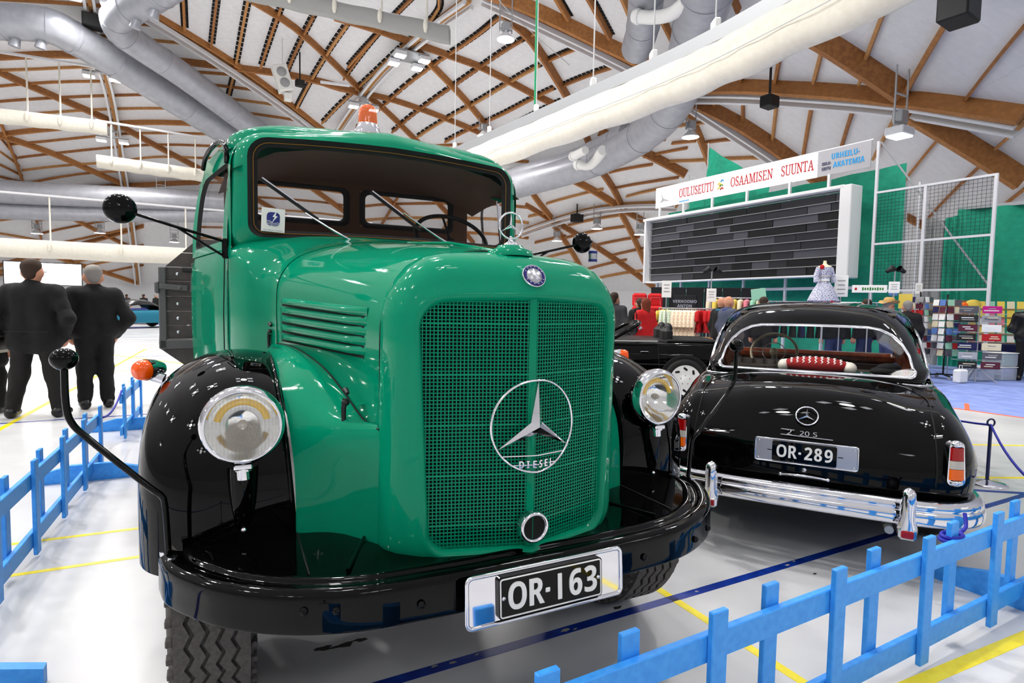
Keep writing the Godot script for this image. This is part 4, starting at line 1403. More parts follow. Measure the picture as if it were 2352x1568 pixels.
func wheel(t: Node3D, c: Vector3, r: float, hw: float, s: float) -> void:
	var w := Node3D.new()
	w.name = "wheel"
	w.position = c
	t.add_child(w, true)
	var ax := Transform3D(Basis(Vector3.BACK, -PI / 2 * s), Vector3.ZERO)
	part("tyre", Geo.new().lathe(ax, [Vector2(r * 0.55, -hw * 0.8), Vector2(r * 0.7, -hw * 1.06), Vector2(r * 0.85, -hw * 1.08), Vector2(r * 0.95, -hw * 0.96), Vector2(r - 0.016, -hw * 0.86), Vector2(r - 0.014, 0), Vector2(r - 0.016, hw * 0.86), Vector2(r * 0.95, hw * 0.96), Vector2(r * 0.85, hw * 1.08), Vector2(r * 0.7, hw * 1.06), Vector2(r * 0.55, hw * 0.8)], 64), M.tyre, w)
	# zigzag ribs of the tread
	var n := 76
	for k in 5:
		var x0: float = lerp(-hw * 0.9, hw * 0.9, k / 5.0) + (0.006 if k > 0 else 0.0)
		var x1: float = lerp(-hw * 0.9, hw * 0.9, (k + 1) / 5.0) - (0.006 if k < 4 else 0.0)
		var rows := []
		for i in n + 1:
			var a := TAU * i / n
			var z := 0.0085 * (1.0 if i % 2 == 0 else -1.0)
			var e0: float = x0 + (z if k > 0 else 0.0)
			var e1: float = x1 + (z if k < 4 else 0.0)
			var row := PackedVector3Array()
			for q in [[e0, r - 0.02], [e0, r], [e1, r], [e1, r - 0.02]]:
				row.append(Vector3(q[0], cos(a) * q[1], sin(a) * q[1]))
			rows.append(row)
		part("tread_rib", Geo.new().flat().grid(rows), M.tyre, w)
	var lugs := Geo.new()
	for i in 48:
		var a := TAU * i / 48.0
		for e in [-1.0, 1.0]:
			lugs.box(Vector3(e * hw * 0.98, cos(a) * r * 0.95, sin(a) * r * 0.95), Vector3(0.02, 0.03, 0.022), 0.003, Basis(Vector3.RIGHT, a))
	stuff(part("shoulder_lug", lugs, M.tyre, w))
	part("rim", Geo.new().lathe(ax, [Vector2(r * 0.56, hw * 0.8), Vector2(r * 0.53, hw * 0.7), Vector2(r * 0.5, hw * 0.2), Vector2(r * 0.3, hw * 0.45), Vector2(r * 0.18, hw * 0.5), Vector2(r * 0.17, hw * 0.9), Vector2(0.001, hw * 0.95)], 32), M.black_paint, w)

const BUMPER := [[0.0, -0.012], [0.2, -0.012], [0.36, -0.006], [0.5, 0.006], [0.62, 0.04], [0.73, 0.096], [0.83, 0.175], [0.91, 0.272], [0.962, 0.36], [0.985, 0.45]]

func bumper_curve(inset: float) -> Array:
	var p := []
	for i in range(BUMPER.size() - 1, 0, -1):
		p.append(Vector2(-BUMPER[i][0], BUMPER[i][1]))
	for q in BUMPER:
		p.append(Vector2(q[0], q[1]))
	var out := []
	for i in p.size():
		var d: Vector2 = (p[min(i + 1, p.size() - 1)] - p[max(i - 1, 0)]).normalized()
		out.append(p[i] + Vector2(-d.y, d.x) * inset)
	return out

func truck_bumper(t: Node3D) -> void:
	# pressed steel bumper: face, rounded top lip and a step behind it
	var prof := [[0.03, 0.592], [0.004, 0.594], [0.0, 0.60], [0.0, 0.64], [0.0, 0.678], [0.005, 0.694], [0.018, 0.703], [0.035, 0.704], [0.05, 0.697], [0.062, 0.695], [0.072, 0.703], [0.085, 0.705], [0.1, 0.699]]
	var net := []
	for q in prof:
		var row := []
		for p in bumper_curve(q[0]):
			row.append(V(p.x, q[1], p.y))
		net.append(row)
	var b := part("bumper", Geo.new().patch(net, 3), M.black_paint, t)
	for q in [[-0.639, 0.657, 0.05], [-0.565, 0.655, 0.025], [-0.356, 0.640, -0.006], [0.37, 0.635, -0.005], [0.628, 0.632, 0.043], [0.748, 0.63, 0.108]]:
		part("bumper_bolt", Geo.new().ball(V(q[0], q[1], q[2] - 0.004), Vector3(0.011, 0.011, 0.008), 14), M.black_paint, b)
	# flat valance between bumper, grille and mudguards
	net = []
	var rowa := []
	var rowm := []
	var rowb := []
	for p in bumper_curve(0.095):
		rowa.append(V(p.x, 0.699, p.y))
		var back: float = 0.47
		if abs(p.x) < 0.42:
			back = lerp(0.2, 0.40, abs(p.x) / 0.42)
		var q := V(p.x, 0.70 if abs(p.x) > 0.42 else 0.672, max(back, p.y + 0.03))
		rowb.append(q)
		rowm.append((rowa[rowa.size() - 1] + q) * 0.5 + Vector3(0, 0.006, 0))
	part("valance", Geo.new().patch([rowa, rowm, rowb], 3), M.black_paint, t)
	for s in [-1.0, 1.0]:
		part("valance_bead", Geo.new().tube([V(s * 0.52, 0.707, 0.12), V(s * 0.43, 0.703, 0.34)], 0.006, 8), M.black_paint, t)
		part("valance_joint", Geo.new().tube([V(s * 0.615, 0.705, 0.14), V(s * 0.615, 0.704, 0.45)], 0.0025, 6), M.void, t)
	# perforated strip under the grille
	var g := Geo.new()
	for i in 60:
		var a := -0.36 + i * 0.0122
		for k in 3:
			g.box(V(a, 0.679 - k * 0.011, 0.165 + 0.12 * abs(a)), Vector3(0.007, 0.006, 0.004))
	stuff(part("vent_strip", g, M.grip_rubber, t))
	# number plate in its chrome holder
	var np := Node3D.new()
	np.name = "number_plate"
	np.position = V(0.0, 0.636, -0.045)
	np.rotation.y = deg_to_rad(0.6)
	np.rotation.x = deg_to_rad(-4)
	t.add_child(np, true)
	var oo := outline(0.247, 0.247, -0.067, 0.067, 0.016, 0.016)
	part("holder", Geo.new().plate(oo, Transform3D(), 0.012), M.chrome, np, "chrome number plate holder")
	var rim := []
	for p in oo:
		rim.append(Vector3(p.x, p.y, 0.006))
	rim.append(rim[0])
	part("holder_rim", Geo.new().tube(rim, 0.0065, 8, false), M.chrome, np)
	part("plate", Geo.new().plate(outline(0.166, 0.166, -0.056, 0.056, 0.01, 0.01), Transform3D(Basis(), Vector3(0.006, 0, 0.012)), 0.012), M.black_paint, np)
	rim = []
	for p in outline(0.161, 0.161, -0.051, 0.051, 0.007, 0.007):
		rim.append(Vector3(p.x + 0.006, p.y, 0.0185))
	rim.append(rim[0])
	part("plate_border", Geo.new().tube(rim, 0.0022, 6, false), M.white_paint, np)
	for q in [["O", -0.106], ["R", -0.05], ["6", 0.079], ["3", 0.131]]:
		words(q[0], 0.072, 0.004, M.white_paint, np, Transform3D(Basis(), Vector3(q[1], 0.0, 0.02)), true, false, 0.86)
	part("plate_dot", Geo.new().box(Vector3(-0.011, -0.002, 0.02), Vector3(0.015, 0.013, 0.004), 0.002), M.white_paint, np)
	part("plate_digit", Geo.new().box(Vector3(0.028, 0.0, 0.02), Vector3(0.0135, 0.072, 0.004), 0.001), M.white_paint, np)
	for x in [-0.146, 0.158]:
		part("screw", Geo.new().lathe(Transform3D(Basis(Vector3.RIGHT, PI / 2), Vector3(x, 0.0, 0.018)), [Vector2(0.006, 0.0), Vector2(0.0055, 0.003), Vector2(0.001, 0.005)], 10), M.chrome, np)
	for a in [-0.2, 0.2]:
		part("plate_bracket", Geo.new().box(V(a, 0.63, -0.02), Vector3(0.05, 0.06, 0.04), 0.004), M.dark_steel, t)

func cab_w(b: float) -> float:      # half width of the cab's side at a distance back
	return 0.803 + 0.2 * pow(clamp((b - 1.88) / 0.9, 0.0, 1.0), 0.9)

func truck_cab(t: Node3D) -> void:
	var green: Material = M.green_paint
	# scuttle: from the bonnet's rear edge out to the doors and up to the windscreen
	var net := []
	net.append(hood_section(1.405, hood_w(1.41) + 0.002, 1.716, 1.10))
	net.append(hood_section(1.47, hood_w(1.47) + 0.012, 1.722, 1.08))
	net.append(hood_section(1.55, 0.675, 1.732, 1.05))
	var s3 := hood_section(1.63, 0.725, 1.745, 1.0, 0.72)
	var s4 := hood_section(1.685, 0.772, 1.757, 1.0, 0.5)
	var s5 := hood_section(1.715, 0.797, 1.765, 1.0, 0.4)
	var s6 := hood_section(1.76, 0.803, 1.765, 1.0, 0.4)
	for i in s4.size():
		var k: float = clamp(abs(s4[i].x) / 0.772, 0.0, 1.0)
		s4[i].z -= 0.06 * pow(k, 4)
		s5[i].z -= 0.12 * pow(k, 4)
		s6[i].z -= 0.13 * pow(k, 4)
	net.append(s3)
	net.append(s4)
	net.append(s5)
	net.append(s6)
	part("scuttle", Geo.new().patch(net, 3), green, t)
	# windscreen surround
	var wy0 := 1.742
	var wy1 := 2.205
	var rings := []
	for s in [[0.664, 0.664, wy0 + 0.03, wy1 - 0.028, 0.06, 0.05, 0.024, 1.712, 1.75], [0.70, 0.70, wy0, wy1, 0.085, 0.06, 0.028, 1.690, 1.728], [0.711, 0.711, wy0 - 0.01, wy1 + 0.01, 0.092, 0.067, 0.029, 1.68, 1.72], [0.73, 0.735, wy0 - 0.022, wy1 + 0.02, 0.10, 0.07, 0.032, 1.682, 1.735], [0.765, 0.775, wy0 - 0.05, wy1 + 0.038, 0.13, 0.08, 0.036, 1.69, 1.775], [0.792, 0.80, wy0 - 0.08, wy1 + 0.052, 0.16, 0.08, 0.042, 1.715, 1.84], [0.797, 0.803, wy0 - 0.09, wy1 + 0.070, 0.18, 0.08, 0.044, 1.737, 1.89], [0.786, 0.80, wy0 - 0.09, wy1 + 0.089, 0.19, 0.08, 0.046, 1.77, 1.95], [0.765, 0.795, wy0 - 0.09, wy1 + 0.105, 0.2, 0.08, 0.046, 1.82, 2.02], [0.74, 0.79, wy0 - 0.09, wy1 + 0.117, 0.2, 0.08, 0.046, 1.89, 2.1]]:
		rings.append(ring_at(outline(s[0], s[1], s[2], s[3], s[4], s[5], s[6], 0.012), s[7], s[8], 0.7))
	for k in range(6, rings.size()):      # only the brow rolls back into the roof
		for i in rings[k].size():
			if rings[5][i].y < 2.08:
				rings[k][i] = rings[5][i]
	var g := Geo.new()
	loops(g, rings.slice(2))
	part("windscreen_frame", g, green, t)
	g = Geo.new()
	loops(g, rings.slice(0, 3))
	var gask := part("windscreen_seal", g, M.rubber, t, "dark rubber seal with a thin gold line")
	var gl := []
	for p in ring_at(outline(0.684, 0.684, wy0 + 0.013, wy1 - 0.012, 0.072, 0.055, 0.026, 0.012), 1.697, 1.734, 0.7):
		gl.append(p)
	gl.append(gl[0])
	part("gold_bead", Geo.new().tube(gl, 0.0022, 5, false), M.gold_line, gask)
	# glass
	var o := outline(0.672, 0.672, wy0 + 0.024, wy1 - 0.022, 0.06, 0.05, 0.024, 0.012)
	g = Geo.new().flat()
	for i in o.size() / 2:
		var a := o[i]
		var b := o[i + 1]
		var c := Vector2(-b.x, b.y)
		var d := Vector2(-a.x, a.y)
		var rr := ring_at(PackedVector2Array([a, b, c, d]), 1.706, 1.706, 0.7)
		g.quad(rr[0], rr[1], rr[2], rr[3])
	part("windscreen", g, M.pane, t)
	# roof: rounded plan rings stacked up
	rings = []
	for s in [[0.80, 0.88, 1.80, 2.80, 0.2, 2.24], [0.795, 0.90, 1.80, 2.80, 0.2, 2.305], [0.78, 0.89, 1.83, 2.79, 0.2, 2.328], [0.755, 0.865, 1.86, 2.76, 0.2, 2.346], [0.715, 0.82, 1.90, 2.71, 0.2, 2.362], [0.62, 0.70, 1.97, 2.60, 0.18, 2.378], [0.40, 0.46, 2.08, 2.5, 0.14, 2.392], [0.15, 0.15, 2.18, 2.4, 0.07, 2.397]]:
		var r := []
		for p in outline(s[1], s[0], s[2], s[3], s[4], s[4], 0.0):
			var back: float = (p.y - 1.70) / 1.1
			var bow: float = 0.05 * pow(abs(p.x) / 0.8, 2) * (1.0 - back)
			# the front edge of the roof arches over the windscreen
			var drop: float = 0.04 * pow(abs(p.x) / 0.8, 2)
			r.append(V(p.x, s[5] - drop, p.y + bow))
		rings.append(r)
	g = Geo.new()
	loops(g, rings)
	var lastr: Array = rings[rings.size() - 1]
	for k in range(1, lastr.size() - 1):
		g.tri(lastr[0], lastr[k], lastr[k + 1])
	part("roof", g, green, t)
	# lining inside the roof and the back wall with its two windows
	g = Geo.new().smooth()
	var lin := []
	for q in [[1.735, 2.225], [2.0, 2.255], [2.35, 2.265], [2.68, 2.25]]:
		var row := PackedVector3Array()
		for k in 9:
			var x := -0.8 + k * 0.2
			row.append(V(x * (0.97 + 0.1 * (q[0] - 1.73)), q[1] - 0.02 - 0.15 * pow(abs(x) / 0.8, 4), q[0]))
		lin.append(row)
	g.grid(lin)
	part("headlining", g, M.cab_lining, t)
	var bw := Node3D.new()
	bw.name = "back_wall"
	t.add_child(bw, true)
	for q in [[-0.82, 0.82, 2.19, 2.36, M.cab_lining], [-0.95, 0.95, 0.9, 1.7, M.cab_lining], [-0.82, 0.82, 1.7, 1.95, M.cab_lining], [-0.82, -0.66, 1.95, 2.19, M.cab_lining], [-0.06, 0.03, 1.95, 2.19, M.cab_lining], [0.69, 0.82, 1.95, 2.19, M.cab_lining]]:
		part("wall_panel", Geo.new().box(V((q[0] + q[1]) / 2, (q[2] + q[3]) / 2, 2.72), Vector3(q[1] - q[0], q[3] - q[2], 0.04)), q[4], bw)
	for q in [[-0.365, 0.30], [0.365, 0.325]]:
		var oi := outline(q[1] - 0.022, q[1] - 0.022, 1.978, 2.172, 0.035, 0.035)
		var oo := outline(q[1] + 0.02, q[1] + 0.02, 1.94, 2.2, 0.05, 0.05)
		var r1 := []
		var r2 := []
		var r3 := []
		for i in oi.size():
			r1.append(V(oi[i].x + q[0], oi[i].y, 2.71))
			r2.append(V(lerp(oi[i].x, oo[i].x, 0.5) + q[0], lerp(oi[i].y, oo[i].y, 0.5), 2.685))
			r3.append(V(oo[i].x + q[0], oo[i].y, 2.70))
		g = Geo.new()
		loops(g, [r1, r2, r3])
		part("rear_window_seal", g, M.rubber, bw)
		part("rear_window", Geo.new().box(V(q[0], 2.075, 2.72), Vector3(q[1] * 2 - 0.04, 0.2, 0.006)), M.pane, bw)
	part("outer_back", Geo.new().box(V(0, 1.28, 2.77), Vector3(1.9, 0.84, 0.03)), green, t)
	# sides: door below, window frame above
	for s in [-1.0, 1.0]:
		net = []
		for y in [0.98, 1.1, 1.25, 1.45, 1.6, 1.68, 1.72]:
			var row := []
			for b in [1.85, 1.90, 2.05, 2.25, 2.5, 2.72, 2.8]:
				var bulge: float = clamp((b - 1.92) * 8.0, 0.0, 1.0) * 0.012 * sin(PI * clamp((y - 0.95) / 0.8, 0, 1)) - 0.02 * clamp((y - 1.6) / 0.12, 0.0, 1.0)
				row.append(V(s * (cab_w(b) + bulge), y, b - (0.012 if y > 1.6 else 0.0)))
			net.append(row)
		var dr := part("door", Geo.new().patch(net, 3, false, s > 0), green, t)
		part("door_gap", Geo.new().tube([V(s * (cab_w(1.9) + 0.0115), 1.0, 1.9), V(s * (cab_w(1.9) + 0.014), 1.35, 1.9), V(s * (cab_w(1.9) + 0.006), 1.66, 1.9)], 0.003, 6), M.void, dr)
		for y in [1.03, 1.68]:
			part("hinge", Geo.new().tube([V(s * (cab_w(1.88) + 0.012), y - 0.03, 1.87), V(s * (cab_w(1.88) + 0.012), y + 0.03, 1.87)], 0.014, 10), green, dr)
		# window opening ring in the side
		var wi := outline(0.37, 0.40, 1.735, 2.14, 0.12, 0.03)
		var wo := outline(0.44, 0.49, 1.68, 2.25, 0.14, 0.03)
		var r1 := []
		var r2 := []
		var r3 := []
		for i in wi.size():
			var b1 := 2.32 + wi[i].x
			var b2 := 2.31 + wo[i].x
			var tuck1: float = 0.05 * pow(clamp((wi[i].y - 1.7) / 0.5, 0, 1), 2)
			var tuck2: float = 0.06 * pow(clamp((wo[i].y - 1.7) / 0.5, 0, 1), 2)
			r1.append(V(s * (cab_w(b1) - 0.035 - tuck1), wi[i].y, b1))
			r2.append(V(s * (cab_w(b1) - 0.01 - tuck1), wi[i].y + (wi[i].y - 1.93) * 0.03, b1 + (b1 - 2.32) * 0.03))
			r3.append(V(s * (cab_w(b2) + 0.0 - tuck2), wo[i].y, b2))
		g = Geo.new()
		loops(g, [r2, r3])
		part("door_window_frame", g, green, t)
		g = Geo.new()
		loops(g, [r1, r2])
		part("door_window_seal", g, M.rubber, t)
		part("quarter_light_bar", Geo.new().bar(V(s * (cab_w(2.08) - 0.03), 1.73, 2.08), V(s * (cab_w(2.08) - 0.07), 2.14, 2.08), 0.018, 0.012), M.chrome, t)
		g = Geo.new().flat().quad(V(s * (cab_w(1.95) - 0.03), 1.735, 1.95), V(s * (cab_w(1.95) - 0.07), 2.14, 1.95), V(s * (cab_w(2.7) - 0.07), 2.14, 2.7), V(s * (cab_w(2.7) - 0.03), 1.735, 2.7))
		part("door_glass", g, M.pane, t)
		# front pillar between windscreen frame and door frame
		net = []
		for y in [1.64, 1.8, 1.95, 2.08, 2.16, 2.22]:
			var tk: float = 0.06 * pow(clamp((y - 1.7) / 0.5, 0, 1), 2)
			var cut: float = 0.18 - sqrt(max(0.0, 0.0324 - pow(max(0.0, y - 2.08), 2)))
			net.append([V(s * (0.785 - cut), y, 1.80), V(s * (0.802 - tk * 0.3 - cut), y, 1.85), V(s * (0.806 - tk * 0.6 - cut), y, 1.90), V(s * (cab_w(1.95) - tk - cut * 0.6), y, 1.97)])
		part("front_pillar", Geo.new().patch(net, 3, false, s > 0), green, t)
		# black rain rail over the door window
		var rp := []
		for q in [[1.90, 2.115, 0.026], [1.91, 2.17, 0.024], [1.955, 2.218, 0.02], [2.08, 2.258, 0.012], [2.3, 2.268, 0.01], [2.45, 2.24, 0.012], [2.52, 2.19, 0.012]]:
			rp.append(V(s * (cab_w(q[0]) + q[2] - 0.035), q[1], q[0]))
		part("rain_rail", Geo.new().tube(Geo.spline(rp, 4), 0.013, 8), M.black_paint, t, "black rain rail over the door window")
		# mirror on its forked arm
		var mi := Node3D.new()
		mi.name = "door_mirror"
		t.add_child(mi, true)
		var mc := V(s * 1.236, 1.826, 1.745)
		part("mirror_back", Geo.new().lathe(facing(s * 1.236, 1.826, 1.745, s * -0.15), [Vector2(0.001, 0.03), Vector2(0.03, 0.027), Vector2(0.055, 0.016), Vector2(0.066, 0.0), Vector2(0.066, -0.01), Vector2(0.062, -0.012)], 32), M.black_paint, mi)
		part("mirror_glass", Geo.new().lathe(facing(s * 1.236, 1.826, 1.745, s * -0.15), [Vector2(0.001, -0.011), Vector2(0.062, -0.011)], 32), M.chrome, mi)
		part("arm", Geo.new().tube([V(s * 0.815, 1.715, 1.85), V(s * 1.02, 1.765, 1.79), V(s * 1.29, 1.836, 1.715)], 0.0075, 8), M.black_paint, mi)
		part("brace", Geo.new().tube([V(s * 0.815, 1.64, 1.85), V(s * 1.02, 1.765, 1.79)], 0.006, 8), M.black_paint, mi)
		part("bracket", Geo.new().box(V(s * 0.812, 1.68, 1.86), Vector3(0.03, 0.1, 0.035), 0.006), M.black_paint, mi)
	# wipers
	for q in [[-0.23, -0.45, -0.656, -0.388], [0.332, 0.051, -0.124, 0.149]]:
		var wp := Node3D.new()
		wp.name = "wiper"
		t.add_child(wp, true)
		var y0 := 1.74
		var ya: float = 1.863 if q[0] < 0 else 1.905
		part("arm", Geo.new().tube(Geo.spline([V(q[0], y0, 1.655), V(lerp(q[0], q[1], 0.35), lerp(y0, ya, 0.3), 1.65), V(q[1], ya, 1.672)], 4), [0.008, 0.008, 0.0075, 0.007, 0.006, 0.005, 0.005, 0.004, 0.004], 8), M.chrome, wp)
		part("pivot", Geo.new().lathe(facing(q[0] - 0.015, y0 - 0.012, 1.665), [Vector2(0.012, -0.02), Vector2(0.012, 0.0), Vector2(0.008, 0.012), Vector2(0.001, 0.014)], 12), M.chrome, wp)
		var b0 := V(q[2], 2.013 if q[0] < 0 else 2.003, 1.688)
		var b1 := V(q[3], 1.835 if q[0] < 0 else 1.819, 1.676)
		part("blade", Geo.new().bar(b0, b1, 0.008, 0.016, Vector3.UP), M.rubber, wp)
		part("blade_clip", Geo.new().bar(b0.lerp(b1, 0.02) + Vector3(0.004, 0.008, 0.006), b0.lerp(b1, 0.62) + Vector3(0.004, 0.008, 0.006), 0.005, 0.006), M.chrome, wp)
	# sticker behind the glass
	var stk := Node3D.new()
	stk.name = "windscreen_sticker"
	stk.transform = face(-0.597, 1.819, 1.7, 0, 0) * Transform3D(Basis(Vector3.BACK, -0.04), Vector3.ZERO)
	t.add_child(stk, true)
	part("card", Geo.new().box(Vector3.ZERO, Vector3(0.108, 0.116, 0.003), 0.001), M.card_white, stk)
	part("blue_shield", Geo.new().plate(outline(0.03, 0.03, -0.028, 0.038, 0.018, 0.018), Transform3D(Basis(), Vector3(0, 0.0, 0.0022)), 0.002), M.card_blue, stk)
	var bolt := PackedVector2Array([Vector2(0.018, 0.052), Vector2(-0.004, 0.016), Vector2(0.006, 0.014), Vector2(-0.008, -0.016), Vector2(0.02, 0.02), Vector2(0.009, 0.021)])
	part("lightning", Geo.new().plate(bolt, Transform3D(Basis(), Vector3(0, 0, 0.0036)), 0.0012), M.card_white, stk)
	for k in 3:
		var wv := []
		for i in 9:
			wv.append(Vector3(-0.03 + i * 0.0075, -0.006 - k * 0.0075 + 0.004 * sin(i * 1.1) - i * 0.0014, 0.0036))
		part("wave", Geo.new().tube(wv, 0.0013, 5), M.card_white, stk)
	words("IMATRAN VOIMA", 0.0058, 0.001, M.grey_print, stk, Transform3D(Basis(), Vector3(0, -0.05, 0.002)), false, true, 1.35)
	# steering wheel, dashboard, seat
	var sw := Node3D.new()
	sw.name = "steering_wheel"
	t.add_child(sw, true)
	var sx := Transform3D(Basis(Vector3.RIGHT, 0.75), V(0.455, 1.835, 2.03))
	part("wheel_rim", Geo.new().torus(sx, 0.225, 0.013, 48, 10), M.speaker_black, sw)
	for k in 3:
		var a := TAU * k / 3 + 0.5
		part("spoke", Geo.new().tube([sx.origin + sx.basis * Vector3(0, -0.03, 0), sx * Vector3(cos(a) * 0.22, 0, sin(a) * 0.22)], 0.008, 8), M.speaker_black, sw)
	part("column", Geo.new().tube([sx * Vector3(0, -0.02, 0), sx * Vector3(0, -0.6, 0)], 0.025, 10), M.speaker_black, sw)
	part("dashboard", Geo.new().box(V(0, 1.62, 1.86), Vector3(1.5, 0.2, 0.16), 0.04), M.cab_lining, t)
	part("seat", Geo.new().box(V(0, 1.5, 2.55), Vector3(1.6, 0.7, 0.2), 0.06), M.cab_lining, t)
	part("cab_floor", Geo.new().box(V(0, 0.95, 2.2), Vector3(1.6, 0.06, 1.1)), M.cab_lining, t)
	part("firewall", Geo.new().box(V(0, 1.3, 1.62), Vector3(1.05, 0.7, 0.03)), M.cab_lining, t)
	# beacon
	var be := Node3D.new()
	be.name = "warning_beacon"
	be.position = V(-0.05, 2.398, 2.1)
	t.add_child(be, true)
	part("beacon_foot", Geo.new().lathe(Transform3D(), [Vector2(0.075, 0.0), Vector2(0.075, 0.03), Vector2(0.068, 0.04), Vector2(0.068, 0.05), Vector2(0.062, 0.055), Vector2(0.062, 0.068), Vector2(0.055, 0.072)], 32), M.chrome, be)
	part("beacon_dome", Geo.new().lathe(Transform3D(), [Vector2(0.056, 0.068), Vector2(0.054, 0.13), Vector2(0.05, 0.155), Vector2(0.038, 0.174), Vector2(0.02, 0.183), Vector2(0.001, 0.185)], 32), M.beacon, be, "orange beacon dome")
	part("beacon_bulb", Geo.new().lathe(Transform3D(), [Vector2(0.02, 0.07), Vector2(0.02, 0.09), Vector2(0.012, 0.1), Vector2(0.022, 0.13), Vector2(0.001, 0.145)], 16), M.reflector, be)

func truck_bed(t: Node3D) -> void:
	var bd := Node3D.new()
	bd.name = "load_bed"
	t.add_child(bd, true)
	# headboard planks
	var ys := [1.148, 1.243, 1.34, 1.443, 1.547, 1.642]
	for i in 5:
		part("plank", Geo.new().box(V(0, (ys[i] + ys[i + 1]) / 2, 3.2), Vector3(2.38, ys[i + 1] - ys[i] - 0.005, 0.03), 0.004), M.bed_board, bd)
		for s in [-1.0, 1.0]:
			for a in [1.117, 0.6]:
				part("coach_bolt", Geo.new().ball(V(s * a, (ys[i] + ys[i + 1]) / 2, 3.182), Vector3(0.012, 0.012, 0.007), 10), M.chrome, bd)
	for q in [[1.645, 1.74, 1.186, 1.09], [1.745, 1.84, 1.085, 0.99]]:
		var poly := PackedVector2Array([Vector2(-q[2], q[0]), Vector2(q[2], q[0]), Vector2(q[3], q[1]), Vector2(-q[3], q[1])])
		part("plank", Geo.new().plate(poly, Transform3D(Basis(), Vector3(0, 0, -3.2)), 0.03), M.bed_board, bd)
	for s in [-1.0, 1.0]:
		part("corner_post", Geo.new().box(V(s * 1.205, 1.36, 3.19), Vector3(0.045, 0.56, 0.06), 0.006), M.bed_steel, bd)
		part("sill", Geo.new().box(V(s * 0.7, 1.113, 3.185), Vector3(1.06, 0.062, 0.05), 0.006), M.bed_steel, bd)
		var poly := PackedVector2Array([Vector2(s * 1.22, 1.08), Vector2(s * 0.6, 1.08), Vector2(s * 0.6, 0.9), Vector2(s * 1.0, 0.9)])
		part("underframe_board", Geo.new().plate(poly, Transform3D(Basis(), Vector3(0, 0, -3.19)), 0.03), M.bed_board, bd)
		part("catch_lever", Geo.new().bar(V(s * 1.225, 1.508, 3.155), V(s * 1.05, 1.498, 3.155), 0.02, 0.035, Vector3.UP, 0.004), M.bed_steel, bd)
		part("catch_hook", Geo.new().bar(V(s * 1.03, 1.47, 3.15), V(s * 1.02, 1.67, 3.15), 0.035, 0.02, Vector3.UP, 0.005), M.bed_steel, bd)
		part("catch_pivot", Geo.new().lathe(facing(s * 1.10, 1.50, 3.15), [Vector2(0.014, 0.0), Vector2(0.012, 0.012), Vector2(0.001, 0.014)], 12), M.bed_steel, bd)
		part("catch_block", Geo.new().box(V(s * 1.235, 1.5, 3.17), Vector3(0.03, 0.08, 0.05), 0.008), M.bed_steel, bd)
		part("marker_lamp", Geo.new().tube([V(s * 1.08, 1.625, 3.14), V(s * 1.0, 1.625, 3.12)], [0.018, 0.022], 12), M.speaker_black, bd)
		# sides of the bed
		for i in 5:
			part("plank", Geo.new().box(V(s * 1.215, (ys[i] + ys[i + 1]) / 2, 4.85), Vector3(0.03, ys[i + 1] - ys[i] - 0.005, 3.24), 0.004), M.bed_board, bd)
		part("rope_hook", Geo.new().tube([V(s * 1.22, 1.19, 3.5), V(s * 1.25, 1.17, 3.5), V(s * 1.255, 1.1, 3.5), V(s * 1.22, 1.09, 3.5)], 0.01, 8), M.bed_steel, bd)
	part("bed_floor", Geo.new().box(V(0, 1.1, 4.85), Vector3(2.4, 0.08, 3.3)), M.bed_board, bd)
	for b in [3.5, 4.2, 5.2, 6.0]:
		part("cross_bearer", Geo.new().bar(V(-1.0, 0.98, b), V(1.0, 0.98, b), 0.08, 0.16, Vector3.UP, 0.01), M.dark_steel, bd)
	part("spacer_rail", Geo.new().bar(V(-0.38, 0.84, 3.2), V(-0.38, 0.84, 6.2), 0.08, 0.2), M.dark_steel, bd)
	part("spacer_rail", Geo.new().bar(V(0.38, 0.84, 3.2), V(0.38, 0.84, 6.2), 0.08, 0.2), M.dark_steel, bd)
	# drinks tin hung from the far mirror
	var o := Transform3D(Basis(Vector3.UP, deg_to_rad(26.0)), Vector3(0.0926, 0, -1.623)) * V(1.295, 1.74, 1.71)
	var c := thing("drinks_tin", "small silver tin with blue bands hanging from the truck mirror arm", "tin", o, 0.4)
	part("tin_body", Geo.new().lathe(Transform3D(), [Vector2(0.001, -0.034), Vector2(0.027, -0.034), Vector2(0.0275, -0.02), Vector2(0.0275, 0.02), Vector2(0.027, 0.034), Vector2(0.024, 0.036)], 24), M.brushed, c)
	for y in [-0.026, 0.026]:
		part("tin_band", Geo.new().lathe(Transform3D(), [Vector2(0.0282, y - 0.008), Vector2(0.0282, y + 0.008)], 24), M.card_blue, c)
	part("wire_handle", Geo.new().tube([Vector3(-0.026, 0.03, 0), Vector3(-0.02, 0.07, 0), Vector3(0.0, 0.098, 0), Vector3(0.02, 0.07, 0), Vector3(0.026, 0.03, 0)], 0.0012, 5), M.galvanised, c)

# ---------------------------------------------------------------- black saloon seen from behind; b counts forward from its rear bumper
func both(curves: Array) -> Array:
	var net := []
	for i in range(curves.size() - 1, 0, -1):
		var r := []
		for q in curves[i]:
			r.append(V(-q[0], q[1], q[2]))
		net.append(r)
	for c in curves:
		var r := []
		for q in c:
			r.append(V(q[0], q[1], q[2]))
		net.append(r)
	return net

func slant(o: PackedVector2Array, off: float, grow := 0.0) -> Array:
	var r := []
	for p in o:
		r.append(V(p.x, p.y, 0.985 + (p.y - 0.985) * 1.22 + off + grow * pow(abs(p.x) / 0.6, 2)))
	return r

